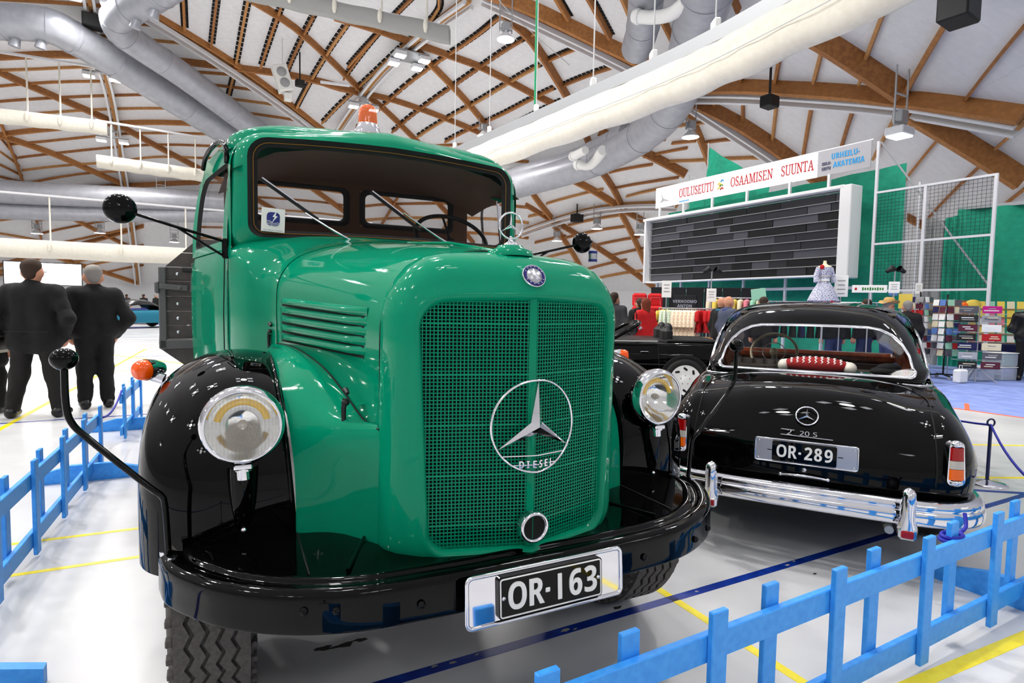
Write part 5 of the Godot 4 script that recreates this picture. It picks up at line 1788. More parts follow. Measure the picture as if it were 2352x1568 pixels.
func build_sedan() -> void:
	var t := thing("saloon_car", "black rounded 1950s saloon seen from behind, plate OR-289", "car", Vector3(1.628, 0, -3.156), deg_to_rad(-27.86))
	var black: Material = M.black_paint
	var curves := [
		[[0, 0.36, 0.13], [0, 0.45, 0.085], [0, 0.62, 0.10], [0, 0.80, 0.185], [0, 0.925, 0.33], [0, 0.968, 0.50], [0, 0.985, 0.75], [0, 0.985, 1.0], [0, 0.985, 1.6], [0, 0.98, 2.7], [0, 0.96, 3.3], [0, 0.90, 4.1], [0, 0.75, 4.55], [0, 0.4, 4.6]],
		[[0.33, 0.36, 0.14], [0.33, 0.45, 0.09], [0.33, 0.62, 0.105], [0.32, 0.79, 0.195], [0.32, 0.908, 0.34], [0.33, 0.95, 0.50], [0.35, 0.97, 0.75], [0.38, 0.975, 1.0], [0.40, 0.97, 1.6], [0.4, 0.96, 2.7], [0.38, 0.94, 3.3], [0.3, 0.88, 4.1], [0.28, 0.72, 4.5], [0.3, 0.4, 4.55]],
		[[0.56, 0.36, 0.17], [0.57, 0.45, 0.12], [0.57, 0.62, 0.135], [0.565, 0.765, 0.22], [0.565, 0.862, 0.36], [0.575, 0.90, 0.52], [0.60, 0.925, 0.75], [0.64, 0.945, 1.0], [0.66, 0.95, 1.6], [0.64, 0.93, 2.7], [0.56, 0.88, 3.3], [0.5, 0.82, 4.1], [0.48, 0.7, 4.45], [0.5, 0.4, 4.5]],
		[[0.655, 0.37, 0.19], [0.67, 0.45, 0.145], [0.675, 0.62, 0.145], [0.67, 0.76, 0.195], [0.665, 0.855, 0.33], [0.67, 0.895, 0.52], [0.685, 0.922, 0.75], [0.705, 0.94, 1.0], [0.73, 0.945, 1.6], [0.72, 0.93, 2.7], [0.70, 0.90, 3.3], [0.68, 0.85, 4.1], [0.66, 0.7, 4.4], [0.6, 0.4, 4.5]],
		[[0.725, 0.38, 0.23], [0.745, 0.46, 0.19], [0.752, 0.62, 0.185], [0.745, 0.73, 0.235], [0.74, 0.81, 0.37], [0.745, 0.848, 0.55], [0.755, 0.875, 0.77], [0.765, 0.90, 1.0], [0.785, 0.90, 1.6], [0.78, 0.89, 2.7], [0.78, 0.86, 3.3], [0.76, 0.8, 4.1], [0.72, 0.66, 4.35], [0.66, 0.42, 4.42]],
		[[0.77, 0.385, 0.30], [0.79, 0.46, 0.26], [0.802, 0.6, 0.265], [0.802, 0.68, 0.32], [0.80, 0.735, 0.43], [0.802, 0.765, 0.6], [0.808, 0.785, 0.8], [0.815, 0.8, 1.0], [0.83, 0.8, 1.6], [0.83, 0.78, 2.7], [0.83, 0.75, 3.3], [0.81, 0.7, 4.1], [0.77, 0.6, 4.3], [0.7, 0.43, 4.36]],
		[[0.795, 0.385, 0.38], [0.818, 0.45, 0.37], [0.834, 0.55, 0.38], [0.838, 0.6, 0.43], [0.84, 0.615, 0.52], [0.841, 0.62, 0.66], [0.842, 0.62, 0.85], [0.845, 0.62, 1.05], [0.85, 0.62, 1.6], [0.85, 0.6, 2.7], [0.85, 0.58, 3.3], [0.83, 0.55, 4.0], [0.79, 0.5, 4.2], [0.72, 0.43, 4.3]],
		[[0.80, 0.35, 0.43], [0.815, 0.36, 0.45], [0.825, 0.36, 0.48], [0.83, 0.355, 0.53], [0.83, 0.35, 0.6], [0.83, 0.345, 0.72], [0.83, 0.34, 0.9], [0.83, 0.32, 1.1], [0.83, 0.3, 1.6], [0.83, 0.3, 2.7], [0.83, 0.3, 3.3], [0.81, 0.32, 3.95], [0.77, 0.34, 4.1], [0.7, 0.38, 4.2]]]
	# the body is cut open under the cabin: the deck aft of the rear window, the flanks, the bonnet
	var rear := []
	for c in curves:
		rear.append(c.slice(0, 9))
	var net := both(rear)
	part("body", Geo.new().patch(net, 3), black, t)
	var flank := []
	for c in curves.slice(3):
		flank.append(c.slice(7, 14))
	for s in [-1.0, 1.0]:
		var fn := []
		for c in flank:
			var r := []
			for q in c:
				r.append(V(s * q[0], q[1], q[2]))
			fn.append(r)
		part("flank", Geo.new().patch(fn, 2), black, t)
	var bon := []
	for c in curves.slice(0, 4):
		bon.append(c.slice(9, 14))
	part("bonnet", Geo.new().patch(both(bon), 2), black, t)
	# boot lid shut lines
	for s in [-1.0, 1.0]:
		var ln := []
		for q in [[0.60, 0.40, 0.14], [0.615, 0.5, 0.131], [0.617, 0.62, 0.135], [0.612, 0.765, 0.205], [0.61, 0.86, 0.345], [0.62, 0.90, 0.52], [0.60, 0.935, 0.75], [0.5, 0.968, 0.88]]:
			ln.append(V(s * q[0], q[1] + 0.001, q[2] - 0.003))
		part("boot_gap", Geo.new().tube(Geo.spline(ln, 3), 0.0035, 6), M.void, t)
	# rear of the cabin: glass, chrome, roof
	var r0 := slant(outline(0.592, 0.604, 1.0, 1.288, 0.243, 0.04, 0.012), 0.0)
	var r1 := slant(outline(0.599, 0.612, 0.992, 1.296, 0.248, 0.043, 0.013), -0.012)
	var r2 := slant(outline(0.607, 0.621, 0.984, 1.305, 0.252, 0.047, 0.014), 0.0)
	var r3 := slant(outline(0.632, 0.675, 0.945, 1.352, 0.265, 0.09, 0.02), 0.0, 0.04)
	var r4 := slant(outline(0.652, 0.705, 0.94, 1.392, 0.265, 0.09, 0.03), 0.03, 0.09)
	var r5 := slant(outline(0.666, 0.718, 0.935, 1.422, 0.255, 0.09, 0.04), 0.12, 0.16)
	var r6 := slant(outline(0.679, 0.725, 0.93, 1.44, 0.245, 0.09, 0.045), 0.28, 0.22)
	var g := Geo.new()
	loops(g, [r2, r3, r4, r5, r6])
	part("cabin_back", g, black, t)
	g = Geo.new()
	loops(g, [r0, r1, r2])
	part("rear_window_trim", g, M.chrome, t, "polished rear window frame")
	var o := outline(0.594, 0.606, 0.997, 1.29, 0.243, 0.04, 0.012)
	g = Geo.new().flat()
	for i in o.size() / 2:
		var q := slant(PackedVector2Array([o[i], o[i + 1], Vector2(-o[i + 1].x, o[i + 1].y), Vector2(-o[i].x, o[i].y)]), 0.002)
		g.quad(q[0], q[1], q[2], q[3])
	part("rear_window", g, M.pane, t)
	net = []
	for q in [[1.72, -0.022, 0.985], [1.95, 0.006, 1.0], [2.3, 0.012, 1.0], [2.6, 0.002, 0.98], [2.82, -0.03, 0.95]]:
		var row := []
		for k in [[-0.695, 1.24], [-0.68, 1.33], [-0.625, 1.40], [-0.5, 1.45], [-0.3, 1.476], [0.0, 1.484], [0.3, 1.476], [0.5, 1.45], [0.625, 1.40], [0.68, 1.33], [0.695, 1.24]]:
			row.append(V(k[0] * q[2], k[1] + q[1], q[0]))
		net.append(row)
	part("roof", Geo.new().patch(net, 3), black, t)
	for s in [-1.0, 1.0]:
		part("door_frame", Geo.new().tube(Geo.spline([V(s * 0.725, 0.955, 1.33), V(s * 0.715, 1.1, 1.48), V(s * 0.692, 1.25, 1.72), V(s * 0.69, 1.29, 2.1), V(s * 0.68, 1.27, 2.7), V(s * 0.70, 1.1, 2.95), V(s * 0.715, 0.96, 3.05)], 3), 0.014, 8), M.chrome, t)
		part("waist_trim", Geo.new().tube(Geo.spline([V(s * 0.50, 0.952, 0.915), V(s * 0.655, 0.945, 0.99), V(s * 0.72, 0.945, 1.15), V(s * 0.745, 0.945, 1.6), V(s * 0.74, 0.935, 2.7)], 3), 0.009, 8), M.chrome, t)
		part("centre_pillar", Geo.new().bar(V(s * 0.72, 0.95, 2.05), V(s * 0.68, 1.3, 2.05), 0.03, 0.06), black, t)
		part("windscreen_pillar", Geo.new().bar(V(s * 0.70, 0.96, 3.05), V(s * 0.65, 1.42, 2.8), 0.03, 0.05), black, t)
		part("side_glass", Geo.new().flat().quad(V(s * 0.72, 0.96, 1.4), V(s * 0.69, 1.27, 1.75), V(s * 0.685, 1.27, 2.7), V(s * 0.715, 0.96, 3.0)), M.pane, t)
		# tail lamp cluster
		var tl := Node3D.new()
		tl.name = "tail_lamp"
		tl.transform = Transform3D(Basis(Vector3.UP, s * 0.38) * Basis(Vector3.RIGHT, -0.05), V(s * 0.688, 0.645, 0.135))
		t.add_child(tl, true)
		var oo := outline(0.036, 0.044, -0.115, 0.115, 0.028, 0.03)
		part("bezel", Geo.new().plate(oo, Transform3D(), 0.04), M.chrome, tl)
		for q in [["red_glass", 0.018, 0.084, M.red_lens], ["clear_glass", -0.026, 0.016, M.clear_lens], ["amber_glass", -0.082, -0.028, M.amber_lens]]:
			var gg := Geo.new()
			var rows := []
			for i in 5:
				var y: float = lerp(q[1], q[2], i / 4.0)
				var ww: float = lerp(0.037, 0.031, (y + 0.1) / 0.2)
				var row := []
				for k in 7:
					var a := PI * k / 6.0
					row.append(Vector3(cos(a) * ww, y, 0.02 + sin(a) * 0.018))
				rows.append(row)
			gg.patch(rows, 2)
			part(q[0], gg, q[3], tl)
		part("chrome_cap", Geo.new().ball(Vector3(0, 0.098, 0.012), Vector3(0.03, 0.022, 0.028), 16), M.chrome, tl)
		part("chrome_cap", Geo.new().ball(Vector3(0, -0.098, 0.012), Vector3(0.034, 0.022, 0.028), 16), M.chrome, tl)
		# overrider
		var ov := Node3D.new()
		ov.name = "overrider"
		ov.position = V(s * 0.478, 0.41, -0.055)
		t.add_child(ov, true)
		var rows := []
		for q in [[-0.125, 0.030, 0.028], [-0.10, 0.036, 0.034], [-0.07, 0.034, 0.036], [-0.03, 0.026, 0.042], [0.03, 0.027, 0.046], [0.08, 0.027, 0.044], [0.105, 0.024, 0.036], [0.12, 0.014, 0.022], [0.125, 0.004, 0.008]]:
			var row := []
			for k in 9:
				var a := PI * k / 8.0
				row.append(Vector3(cos(a) * q[1] * 1.3, q[0], sin(a) * q[2] * 1.15))
			rows.append(row)
		part("overrider_blade", Geo.new().patch(rows, 2), M.chrome, ov)
		part("reflector_frame", Geo.new().box(Vector3(0, -0.108, 0.026), Vector3(0.078, 0.062, 0.03), 0.012), M.chrome, ov)
		part("red_reflector", Geo.new().box(Vector3(0, -0.108, 0.038), Vector3(0.056, 0.04, 0.016), 0.006), M.red_lens, ov)
		# wheels
		wheel_small(t, V(s * 0.70, 0.315, 0.98), 0.315, 0.085, s)
		wheel_small(t, V(s * 0.70, 0.315, 3.75), 0.315, 0.085, s)
		part("door_mirror", Geo.new().ball(V(s * 0.92, 0.93, 3.2), Vector3(0.07, 0.045, 0.05), 12), M.chrome, t)
	# bumper
	var bc := [[0.0, -0.03], [0.25, -0.028], [0.48, -0.016], [0.64, 0.012], [0.76, 0.075], [0.835, 0.17], [0.868, 0.29], [0.872, 0.42]]
	var line := []
	for i in range(bc.size() - 1, 0, -1):
		line.append(Vector2(-bc[i][0], bc[i][1]))
	for q in bc:
		line.append(Vector2(q[0], q[1]))
	net = []
	for q in [[0.045, 0.325], [0.016, 0.322], [0.002, 0.335], [0.0, 0.37], [0.008, 0.395], [0.014, 0.402], [0.012, 0.415], [0.02, 0.436], [0.045, 0.45], [0.075, 0.448]]:
		var row := []
		for i in line.size():
			var d: Vector2 = (line[min(i + 1, line.size() - 1)] - line[max(i - 1, 0)]).normalized()
			var p: Vector2 = line[i] + Vector2(-d.y, d.x) * q[0]
			row.append(V(p.x, q[1], p.y))
		net.append(row)
	part("bumper", Geo.new().patch(net, 3), M.chrome, t, "chrome rear bumper")
	part("underbody", Geo.new().box(V(0, 0.30, 2.3), Vector3(1.45, 0.14, 4.0), 0.04), M.void, t)
	part("rear_valance", Geo.new().box(V(0, 0.30, 0.34), Vector3(1.3, 0.1, 0.3), 0.03), M.void, t)
	part("tailpipe", Geo.new().tube([V(0.42, 0.25, 0.9), V(0.42, 0.25, 0.10)], 0.022, 12), M.galvanised, t)
	# number plate
	var np := Node3D.new()
	np.name = "number_plate"
	np.transform = face(0.0, 0.615, 0.078, 0, -0.06)
	t.add_child(np, true)
	part("holder", Geo.new().plate(outline(0.262, 0.262, -0.068, 0.068, 0.014, 0.014), Transform3D(), 0.01), M.brushed, np, "dull metal plate holder")
	var rim := []
	for p in outline(0.258, 0.258, -0.064, 0.064, 0.012, 0.012):
		rim.append(Vector3(p.x, p.y, 0.006))
	rim.append(rim[0])
	part("holder_rim", Geo.new().tube(rim, 0.005, 6, false), M.chrome, np)
	part("plate", Geo.new().plate(outline(0.163, 0.163, -0.056, 0.056, 0.01, 0.01), Transform3D(Basis(), Vector3(-0.006, 0, 0.01)), 0.012), M.black_paint, np)
	var q6 := [["O", -0.12], ["R", -0.066], ["2", 0.016], ["8", 0.066], ["9", 0.117]]
	for q in q6:
		words(q[0], 0.07, 0.004, M.white_paint, np, Transform3D(Basis(), Vector3(q[1], 0.0, 0.018)), true, false, 0.84)
	part("plate_dot", Geo.new().box(Vector3(-0.026, -0.002, 0.018), Vector3(0.014, 0.013, 0.004), 0.002), M.white_paint, np)
	for x in [-0.24, 0.24]:
		for y in [-0.05, 0.05]:
			part("screw", Geo.new().ball(Vector3(x, y, 0.006), Vector3(0.006, 0.006, 0.004), 8), M.chrome, np)
	for x in [-0.182, 0.175]:
		part("slot", Geo.new().box(Vector3(x, 0, 0.006), Vector3(0.026, 0.005, 0.002)), M.void, np)
	# star, model name, lock and handle
	var em := Node3D.new()
	em.name = "boot_star"
	em.transform = face(0.0, 0.812, 0.178, 0, -0.62)
	t.add_child(em, true)
	part("ring", Geo.new().torus(Transform3D(Basis(Vector3.RIGHT, PI / 2), Vector3.ZERO), 0.057, 0.0045, 48, 8), M.chrome, em)
	g = Geo.new()
	star(g, Transform3D(), 0.055, 0.01)
	part("star", g, M.chrome, em)
	var nm := Node3D.new()
	nm.name = "model_script"
	nm.transform = face(0.0, 0.716, 0.118, 0, -0.4)
	t.add_child(nm, true)
	words("2", 0.03, 0.005, M.chrome, nm, Transform3D(Basis(), Vector3(-0.085, 0.002, 0.004)), false, false, 1.3, "figure")
	words("20 S", 0.026, 0.005, M.chrome, nm, Transform3D(Basis(), Vector3(0.012, 0.002, 0.004)), false, false, 1.35, "figure")
	part("script_bar", Geo.new().bar(Vector3(-0.13, 0.018, 0.004), Vector3(-0.06, 0.016, 0.004), 0.004, 0.004), M.chrome, nm)
	part("script_bar", Geo.new().bar(Vector3(-0.13, -0.014, 0.004), Vector3(0.135, -0.018, 0.004), 0.004, 0.004), M.chrome, nm)
	part("boot_lock", Geo.new().lathe(facing(0, 0.517, 0.095), [Vector2(0.014, -0.01), Vector2(0.014, 0.01), Vector2(0.009, 0.016), Vector2(0.001, 0.017)], 16), M.chrome, t)
	var hd := Node3D.new()
	hd.name = "boot_handle"
	t.add_child(hd, true)
	part("grip", Geo.new().tube(Geo.spline([V(-0.12, 0.482, 0.07), V(-0.06, 0.49, 0.058), V(0.0, 0.492, 0.055), V(0.06, 0.49, 0.058), V(0.12, 0.482, 0.07)], 3), 0.007, 8), M.chrome, hd)
	for x in [-0.12, 0.12]:
		part("stud", Geo.new().ball(V(x, 0.482, 0.075), Vector3(0.012, 0.012, 0.014), 12), M.chrome, hd)
	# cabin interior seen through the glass
	part("parcel_shelf", Geo.new().box(V(0, 0.955, 1.25), Vector3(1.25, 0.02, 0.4)), M.seat_brown, t)
	part("cabin_floor", Geo.new().box(V(0, 0.42, 2.2), Vector3(1.5, 0.05, 2.0)), M.seat_brown, t)
	part("rear_seat", Geo.new().box(V(0, 0.78, 1.55), Vector3(1.3, 0.4, 0.16), 0.05), M.seat_grey, t)
	for k in 5:
		part("seat_roll", Geo.new().tube([V(-0.56 + k * 0.085, 0.75, 1.62), V(-0.56 + k * 0.085, 1.015, 1.62)], 0.044, 12), M.seat_grey, t)
	part("front_bench", Geo.new().box(V(0.0, 0.72, 2.25), Vector3(1.25, 0.5, 0.18), 0.06), M.seat_brown, t)
	part("dashboard", Geo.new().box(V(0, 0.98, 2.88), Vector3(1.36, 0.1, 0.16), 0.03), M.varnished, t)
	for s in [-1.0, 1.0]:
		part("door_capping", Geo.new().box(V(s * 0.69, 0.975, 2.2), Vector3(0.035, 0.05, 1.5), 0.012), M.varnished, t)
		part("pillar_trim", Geo.new().bar(V(s * 0.62, 0.98, 1.45), V(s * 0.54, 1.24, 1.75), 0.02, 0.12), M.varnished, t)
	part("headlining", Geo.new().box(V(0, 1.40, 2.2), Vector3(1.1, 0.02, 1.1)), M.seat_grey, t)
	var sw := Node3D.new()
	sw.name = "steering_wheel"
	t.add_child(sw, true)
	var sx := Transform3D(Basis(Vector3.RIGHT, 1.0), V(-0.33, 1.02, 2.5))
	part("wheel_rim", Geo.new().torus(sx, 0.2, 0.012, 40, 8), M.ivory, sw)
	part("horn_ring", Geo.new().torus(sx, 0.1, 0.004, 32, 6), M.chrome, sw)
	part("hub", Geo.new().ball(sx.origin, Vector3(0.04, 0.04, 0.04), 12), M.ivory, sw)
	part("column", Geo.new().tube([sx.origin, sx * Vector3(0, -0.4, 0)], 0.025, 10), M.grey_cloth, sw)
	for k in 2:
		part("spoke", Geo.new().bar(sx * Vector3(-0.19, 0, 0.0), sx * Vector3(0.19, 0, 0.02), 0.02, 0.008), M.ivory, sw)
	# cushion and folded coat on the parcel shelf
	var base := Transform3D(Basis(Vector3.UP, deg_to_rad(-27.86)), Vector3(1.628, 0, -3.156))
	var cu := thing("knitted_cushion", "red and white knitted cushion on the saloon's parcel shelf", "cushion", base * V(0.03, 1.02, 1.27), deg_to_rad(-27.86))
	part("cover", Geo.new().ball(Vector3.ZERO, Vector3(0.235, 0.06, 0.1), 28), M.cushion_red, cu)
	for k in range(-5, 6):
		var zz := []
		var x := k * 0.04
		for i in 13:
			var a := PI * (0.1 + 0.8 * i / 12.0)
			var kx: float = sqrt(max(0.0, 1.0 - pow(x / 0.235, 2)))
			zz.append(Vector3(x + 0.006 * (1 if i % 2 else -1), sin(a) * 0.0605 * kx, cos(a) * 0.1005 * kx))
		part("zigzag_yarn", Geo.new().tube(zz, 0.0042, 5), M.card_white, cu)
	part("end_panel", Geo.new().ball(Vector3(0.215, -0.012, 0), Vector3(0.05, 0.045, 0.08), 16), M.white_cloth, cu)
	part("end_panel", Geo.new().ball(Vector3(-0.215, -0.012, 0), Vector3(0.04, 0.045, 0.08), 16), M.white_cloth, cu)
	var co := thing("folded_coat", "dark folded coat lying on the saloon's parcel shelf", "coat", base * V(0.47, 1.0, 1.3), 0.3)
	part("cloth", Geo.new().ball(Vector3.ZERO, Vector3(0.12, 0.035, 0.08), 18), M.cloth_black, co)
	part("fold", Geo.new().ball(Vector3(0.02, 0.03, 0.01), Vector3(0.09, 0.028, 0.06), 16), M.cloth_black, co)

func wheel_small(t: Node3D, c: Vector3, r: float, hw: float, s: float) -> void:
	var w := Node3D.new()
	w.name = "wheel"
	w.position = c
	t.add_child(w, true)
	var ax := Transform3D(Basis(Vector3.BACK, -PI / 2 * s), Vector3.ZERO)
	part("tyre", Geo.new().lathe(ax, [Vector2(r * 0.6, -hw), Vector2(r * 0.85, -hw * 1.05), Vector2(r * 0.97, -hw * 0.85), Vector2(r, -hw * 0.5), Vector2(r, hw * 0.5), Vector2(r * 0.97, hw * 0.85), Vector2(r * 0.85, hw * 1.05), Vector2(r * 0.6, hw)], 40), M.rubber, w)
	part("hub_cap", Geo.new().lathe(ax, [Vector2(r * 0.6, hw * 0.9), Vector2(r * 0.5, hw * 0.8), Vector2(r * 0.3, hw * 1.0), Vector2(0.001, hw * 1.05)], 32), M.chrome, w)
	part("back_plate", Geo.new().lathe(ax, [Vector2(r * 0.6, -hw * 0.9), Vector2(0.001, -hw * 0.8)], 32), M.void, w)

# ---------------------------------------------------------------- black open two-seater behind
func build_convertible() -> void:
	var t := thing("convertible_car", "black open two-seater with white wheels parked by the clothes stall", "car", Vector3(2.76, 0, -9.75), deg_to_rad(-6.0))
	# x runs to the tail, z to the viewer's side
	var st := [[-3.5, 0.5, 0.62], [-3.3, 0.58, 0.72], [-2.6, 0.74, 0.84], [-1.9, 0.84, 0.88], [-1.5, 0.88, 0.9], [-0.7, 0.89, 0.9], [-0.2, 0.90, 0.92], [0.4, 0.90, 0.92], [0.85, 0.84, 0.88], [1.0, 0.66, 0.8]]
	var net := []
	for q in st:
		var row := []
		for k in [[-1.0, 0.25], [-1.0, 0.5], [-0.985, 0.72], [-0.93, 0.9], [-0.8, 0.985], [0.0, 1.0], [0.8, 0.985], [0.93, 0.9], [0.985, 0.72], [1.0, 0.5], [1.0, 0.25]]:
			row.append(Vector3(q[0], q[1] * k[1] if k[1] > 0.3 else 0.2, q[2] * k[0]))
		net.append(row)
	part("body", Geo.new().patch(net, 3), M.black_paint, t)
	part("cockpit", Geo.new().box(Vector3(-0.68, 0.885, 0), Vector3(0.9, 0.06, 1.4), 0.02), M.leather_black, t)
	part("tonneau", Geo.new().box(Vector3(0.15, 0.905, 0), Vector3(0.8, 0.04, 1.5), 0.02), M.cloth_black, t)
	part("door_sill", Geo.new().bar(Vector3(-1.5, 0.895, 0.86), Vector3(-0.42, 0.905, 0.86), 0.05, 0.02), M.grey_cloth, t)
	for z in [-0.36, 0.36]:
		part("seat_back", Geo.new().box(Vector3(-0.22, 0.98, z), Vector3(0.16, 0.26, 0.46), 0.06), M.speaker_black, t)
		part("headrest", Geo.new().ball(Vector3(-0.19, 1.09, z), Vector3(0.07, 0.09, 0.13), 12), M.speaker_black, t)
	part("windscreen_frame", Geo.new().tube(Geo.spline([Vector3(-1.2, 0.87, 0.78), Vector3(-0.8, 1.1, 0.7), Vector3(-0.66, 1.17, 0.4), Vector3(-0.64, 1.18, 0), Vector3(-0.66, 1.17, -0.4), Vector3(-0.8, 1.1, -0.7), Vector3(-1.2, 0.87, -0.78)], 3), 0.035, 8), M.black_paint, t)
	part("windscreen", Geo.new().flat().quad(Vector3(-1.17, 0.88, 0.74), Vector3(-0.74, 1.12, 0.62), Vector3(-0.74, 1.12, -0.62), Vector3(-1.17, 0.88, -0.74)), M.pane, t)
	part("rear_mirror", Geo.new().box(Vector3(-0.6, 1.08, 0.05), Vector3(0.04, 0.06, 0.2), 0.015), M.chrome, t)
	part("door_mirror", Geo.new().ball(Vector3(-1.42, 0.95, 0.98), Vector3(0.09, 0.06, 0.07), 12), M.black_paint, t)
	part("door_handle", Geo.new().box(Vector3(-0.62, 0.74, 0.905), Vector3(0.12, 0.02, 0.02), 0.006), M.chrome, t)
	for x in [-1.42, -0.42]:
		part("door_gap", Geo.new().tube([Vector3(x, 0.87, 0.87), Vector3(x + 0.02, 0.6, 0.908), Vector3(x + 0.06, 0.3, 0.905)], 0.005, 6), M.void, t)
	part("rub_strip", Geo.new().tube([Vector3(-3.2, 0.5, 0.78), Vector3(-1.6, 0.55, 0.91), Vector3(0.9, 0.55, 0.905)], 0.01, 6), M.void, t)
	for x in [0.0, -2.45]:
		for z in [-1.0, 1.0]:
			var w := Node3D.new()
			w.name = "wheel"
			w.position = Vector3(x, 0.325, z * 0.83)
			t.add_child(w, true)
			var ax := Transform3D(Basis(Vector3.RIGHT, PI / 2 * z), Vector3.ZERO)
			part("arch", Geo.new().lathe(ax, [Vector2(0.38, 0.06), Vector2(0.385, 0.098), Vector2(0.37, 0.1), Vector2(0.33, 0.09)], 36), M.void, w)
			part("tyre", Geo.new().lathe(ax, [Vector2(0.225, 0.10), Vector2(0.26, 0.125), Vector2(0.30, 0.12), Vector2(0.325, 0.09), Vector2(0.325, -0.1)], 36), M.rubber, w)
			part("wheel_disc", Geo.new().lathe(ax, [Vector2(0.23, 0.125), Vector2(0.215, 0.115), Vector2(0.1, 0.095), Vector2(0.06, 0.12), Vector2(0.001, 0.12)], 36), M.white_paint, w)
			for k in 8:
				var a := TAU * k / 8
				part("wheel_slot", Geo.new().box(Vector3(cos(a) * 0.17, sin(a) * 0.17, z * 0.108), Vector3(0.075, 0.034, 0.02), 0.01, Basis(Vector3.BACK, a + 0.9)), M.void, w)
			for k in 5:
				var a := TAU * k / 5 + 0.3
				part("wheel_nut", Geo.new().ball(Vector3(cos(a) * 0.065, sin(a) * 0.065, z * 0.112), Vector3(0.014, 0.014, 0.01), 8), M.grey_print, w)

# ---------------------------------------------------------------- blue barriers, posts and ropes
# pickets alternate between the two faces of the rails
func fence(o: Vector3, dir: Vector3, count: int, step: float, label: String, feet: Array, first := 0) -> void:
	var yaw := atan2(-dir.z, dir.x)
	var t := thing("barrier_fence", label, "barrier", o, yaw, "blue wooden barriers")
	var ln := (count - 1) * step
	part("top_rail", Geo.new().box(Vector3(ln / 2, 0.425, 0), Vector3(ln + 0.12, 0.085, 0.026), 0.003), M.fence_blue, t)
	part("bottom_rail", Geo.new().box(Vector3(ln / 2, 0.105, 0), Vector3(ln + 0.12, 0.085, 0.026), 0.003), M.fence_blue, t)
	for k in count:
		var front := (k + first) % 2 == 0
		part("picket", Geo.new().box(Vector3(k * step, 0.283, 0.024 if front else -0.024), Vector3(0.065, 0.52 if front else 0.505, 0.021), 0.003), M.fence_blue, t)
	for f in feet:
		var foot := Node3D.new()
		foot.name = "foot"
		foot.position = Vector3(f, 0, 0)
		t.add_child(foot, true)
		var poly := PackedVector2Array([Vector2(-0.36, 0.0), Vector2(0.36, 0.0), Vector2(0.36, 0.07), Vector2(0.13, 0.13), Vector2(-0.13, 0.13), Vector2(-0.36, 0.07)])
		part("foot_board", Geo.new().plate(poly, Transform3D(Basis(Vector3.UP, PI / 2), Vector3(0.055, 0, 0)), 0.045), M.fence_blue, foot)

func post(at: Vector3, label: String) -> void:
	var t := thing("rope_post", label, "rope post", at, 0, "blue rope posts")
	part("base_disc", Geo.new().lathe(Transform3D(), [Vector2(0.001, 0.0), Vector2(0.145, 0.0), Vector2(0.145, 0.012), Vector2(0.12, 0.022), Vector2(0.03, 0.035), Vector2(0.02, 0.04)], 32), M.chrome, t)
	part("pole", Geo.new().tube([Vector3(0, 0.03, 0), Vector3(0, 0.49, 0)], 0.013, 12), M.post_blue, t)
	part("eye", Geo.new().torus(Transform3D(Basis(Vector3.RIGHT, PI / 2) * Basis(Vector3.BACK, 0.0), Vector3(0, 0.52, 0)), 0.03, 0.007, 24, 8), M.post_blue, t)

func rope(a: Vector3, b: Vector3, sag: float, label: String) -> void:
	var p := []
	for i in 13:
		var f := i / 12.0
		p.append(a.lerp(b, f) - Vector3(0, sag * 4.0 * f * (1.0 - f), 0))
	solo("barrier_rope", Geo.new().tube(p, 0.009, 8), M.rope_blue, label, "rope", "blue ropes")

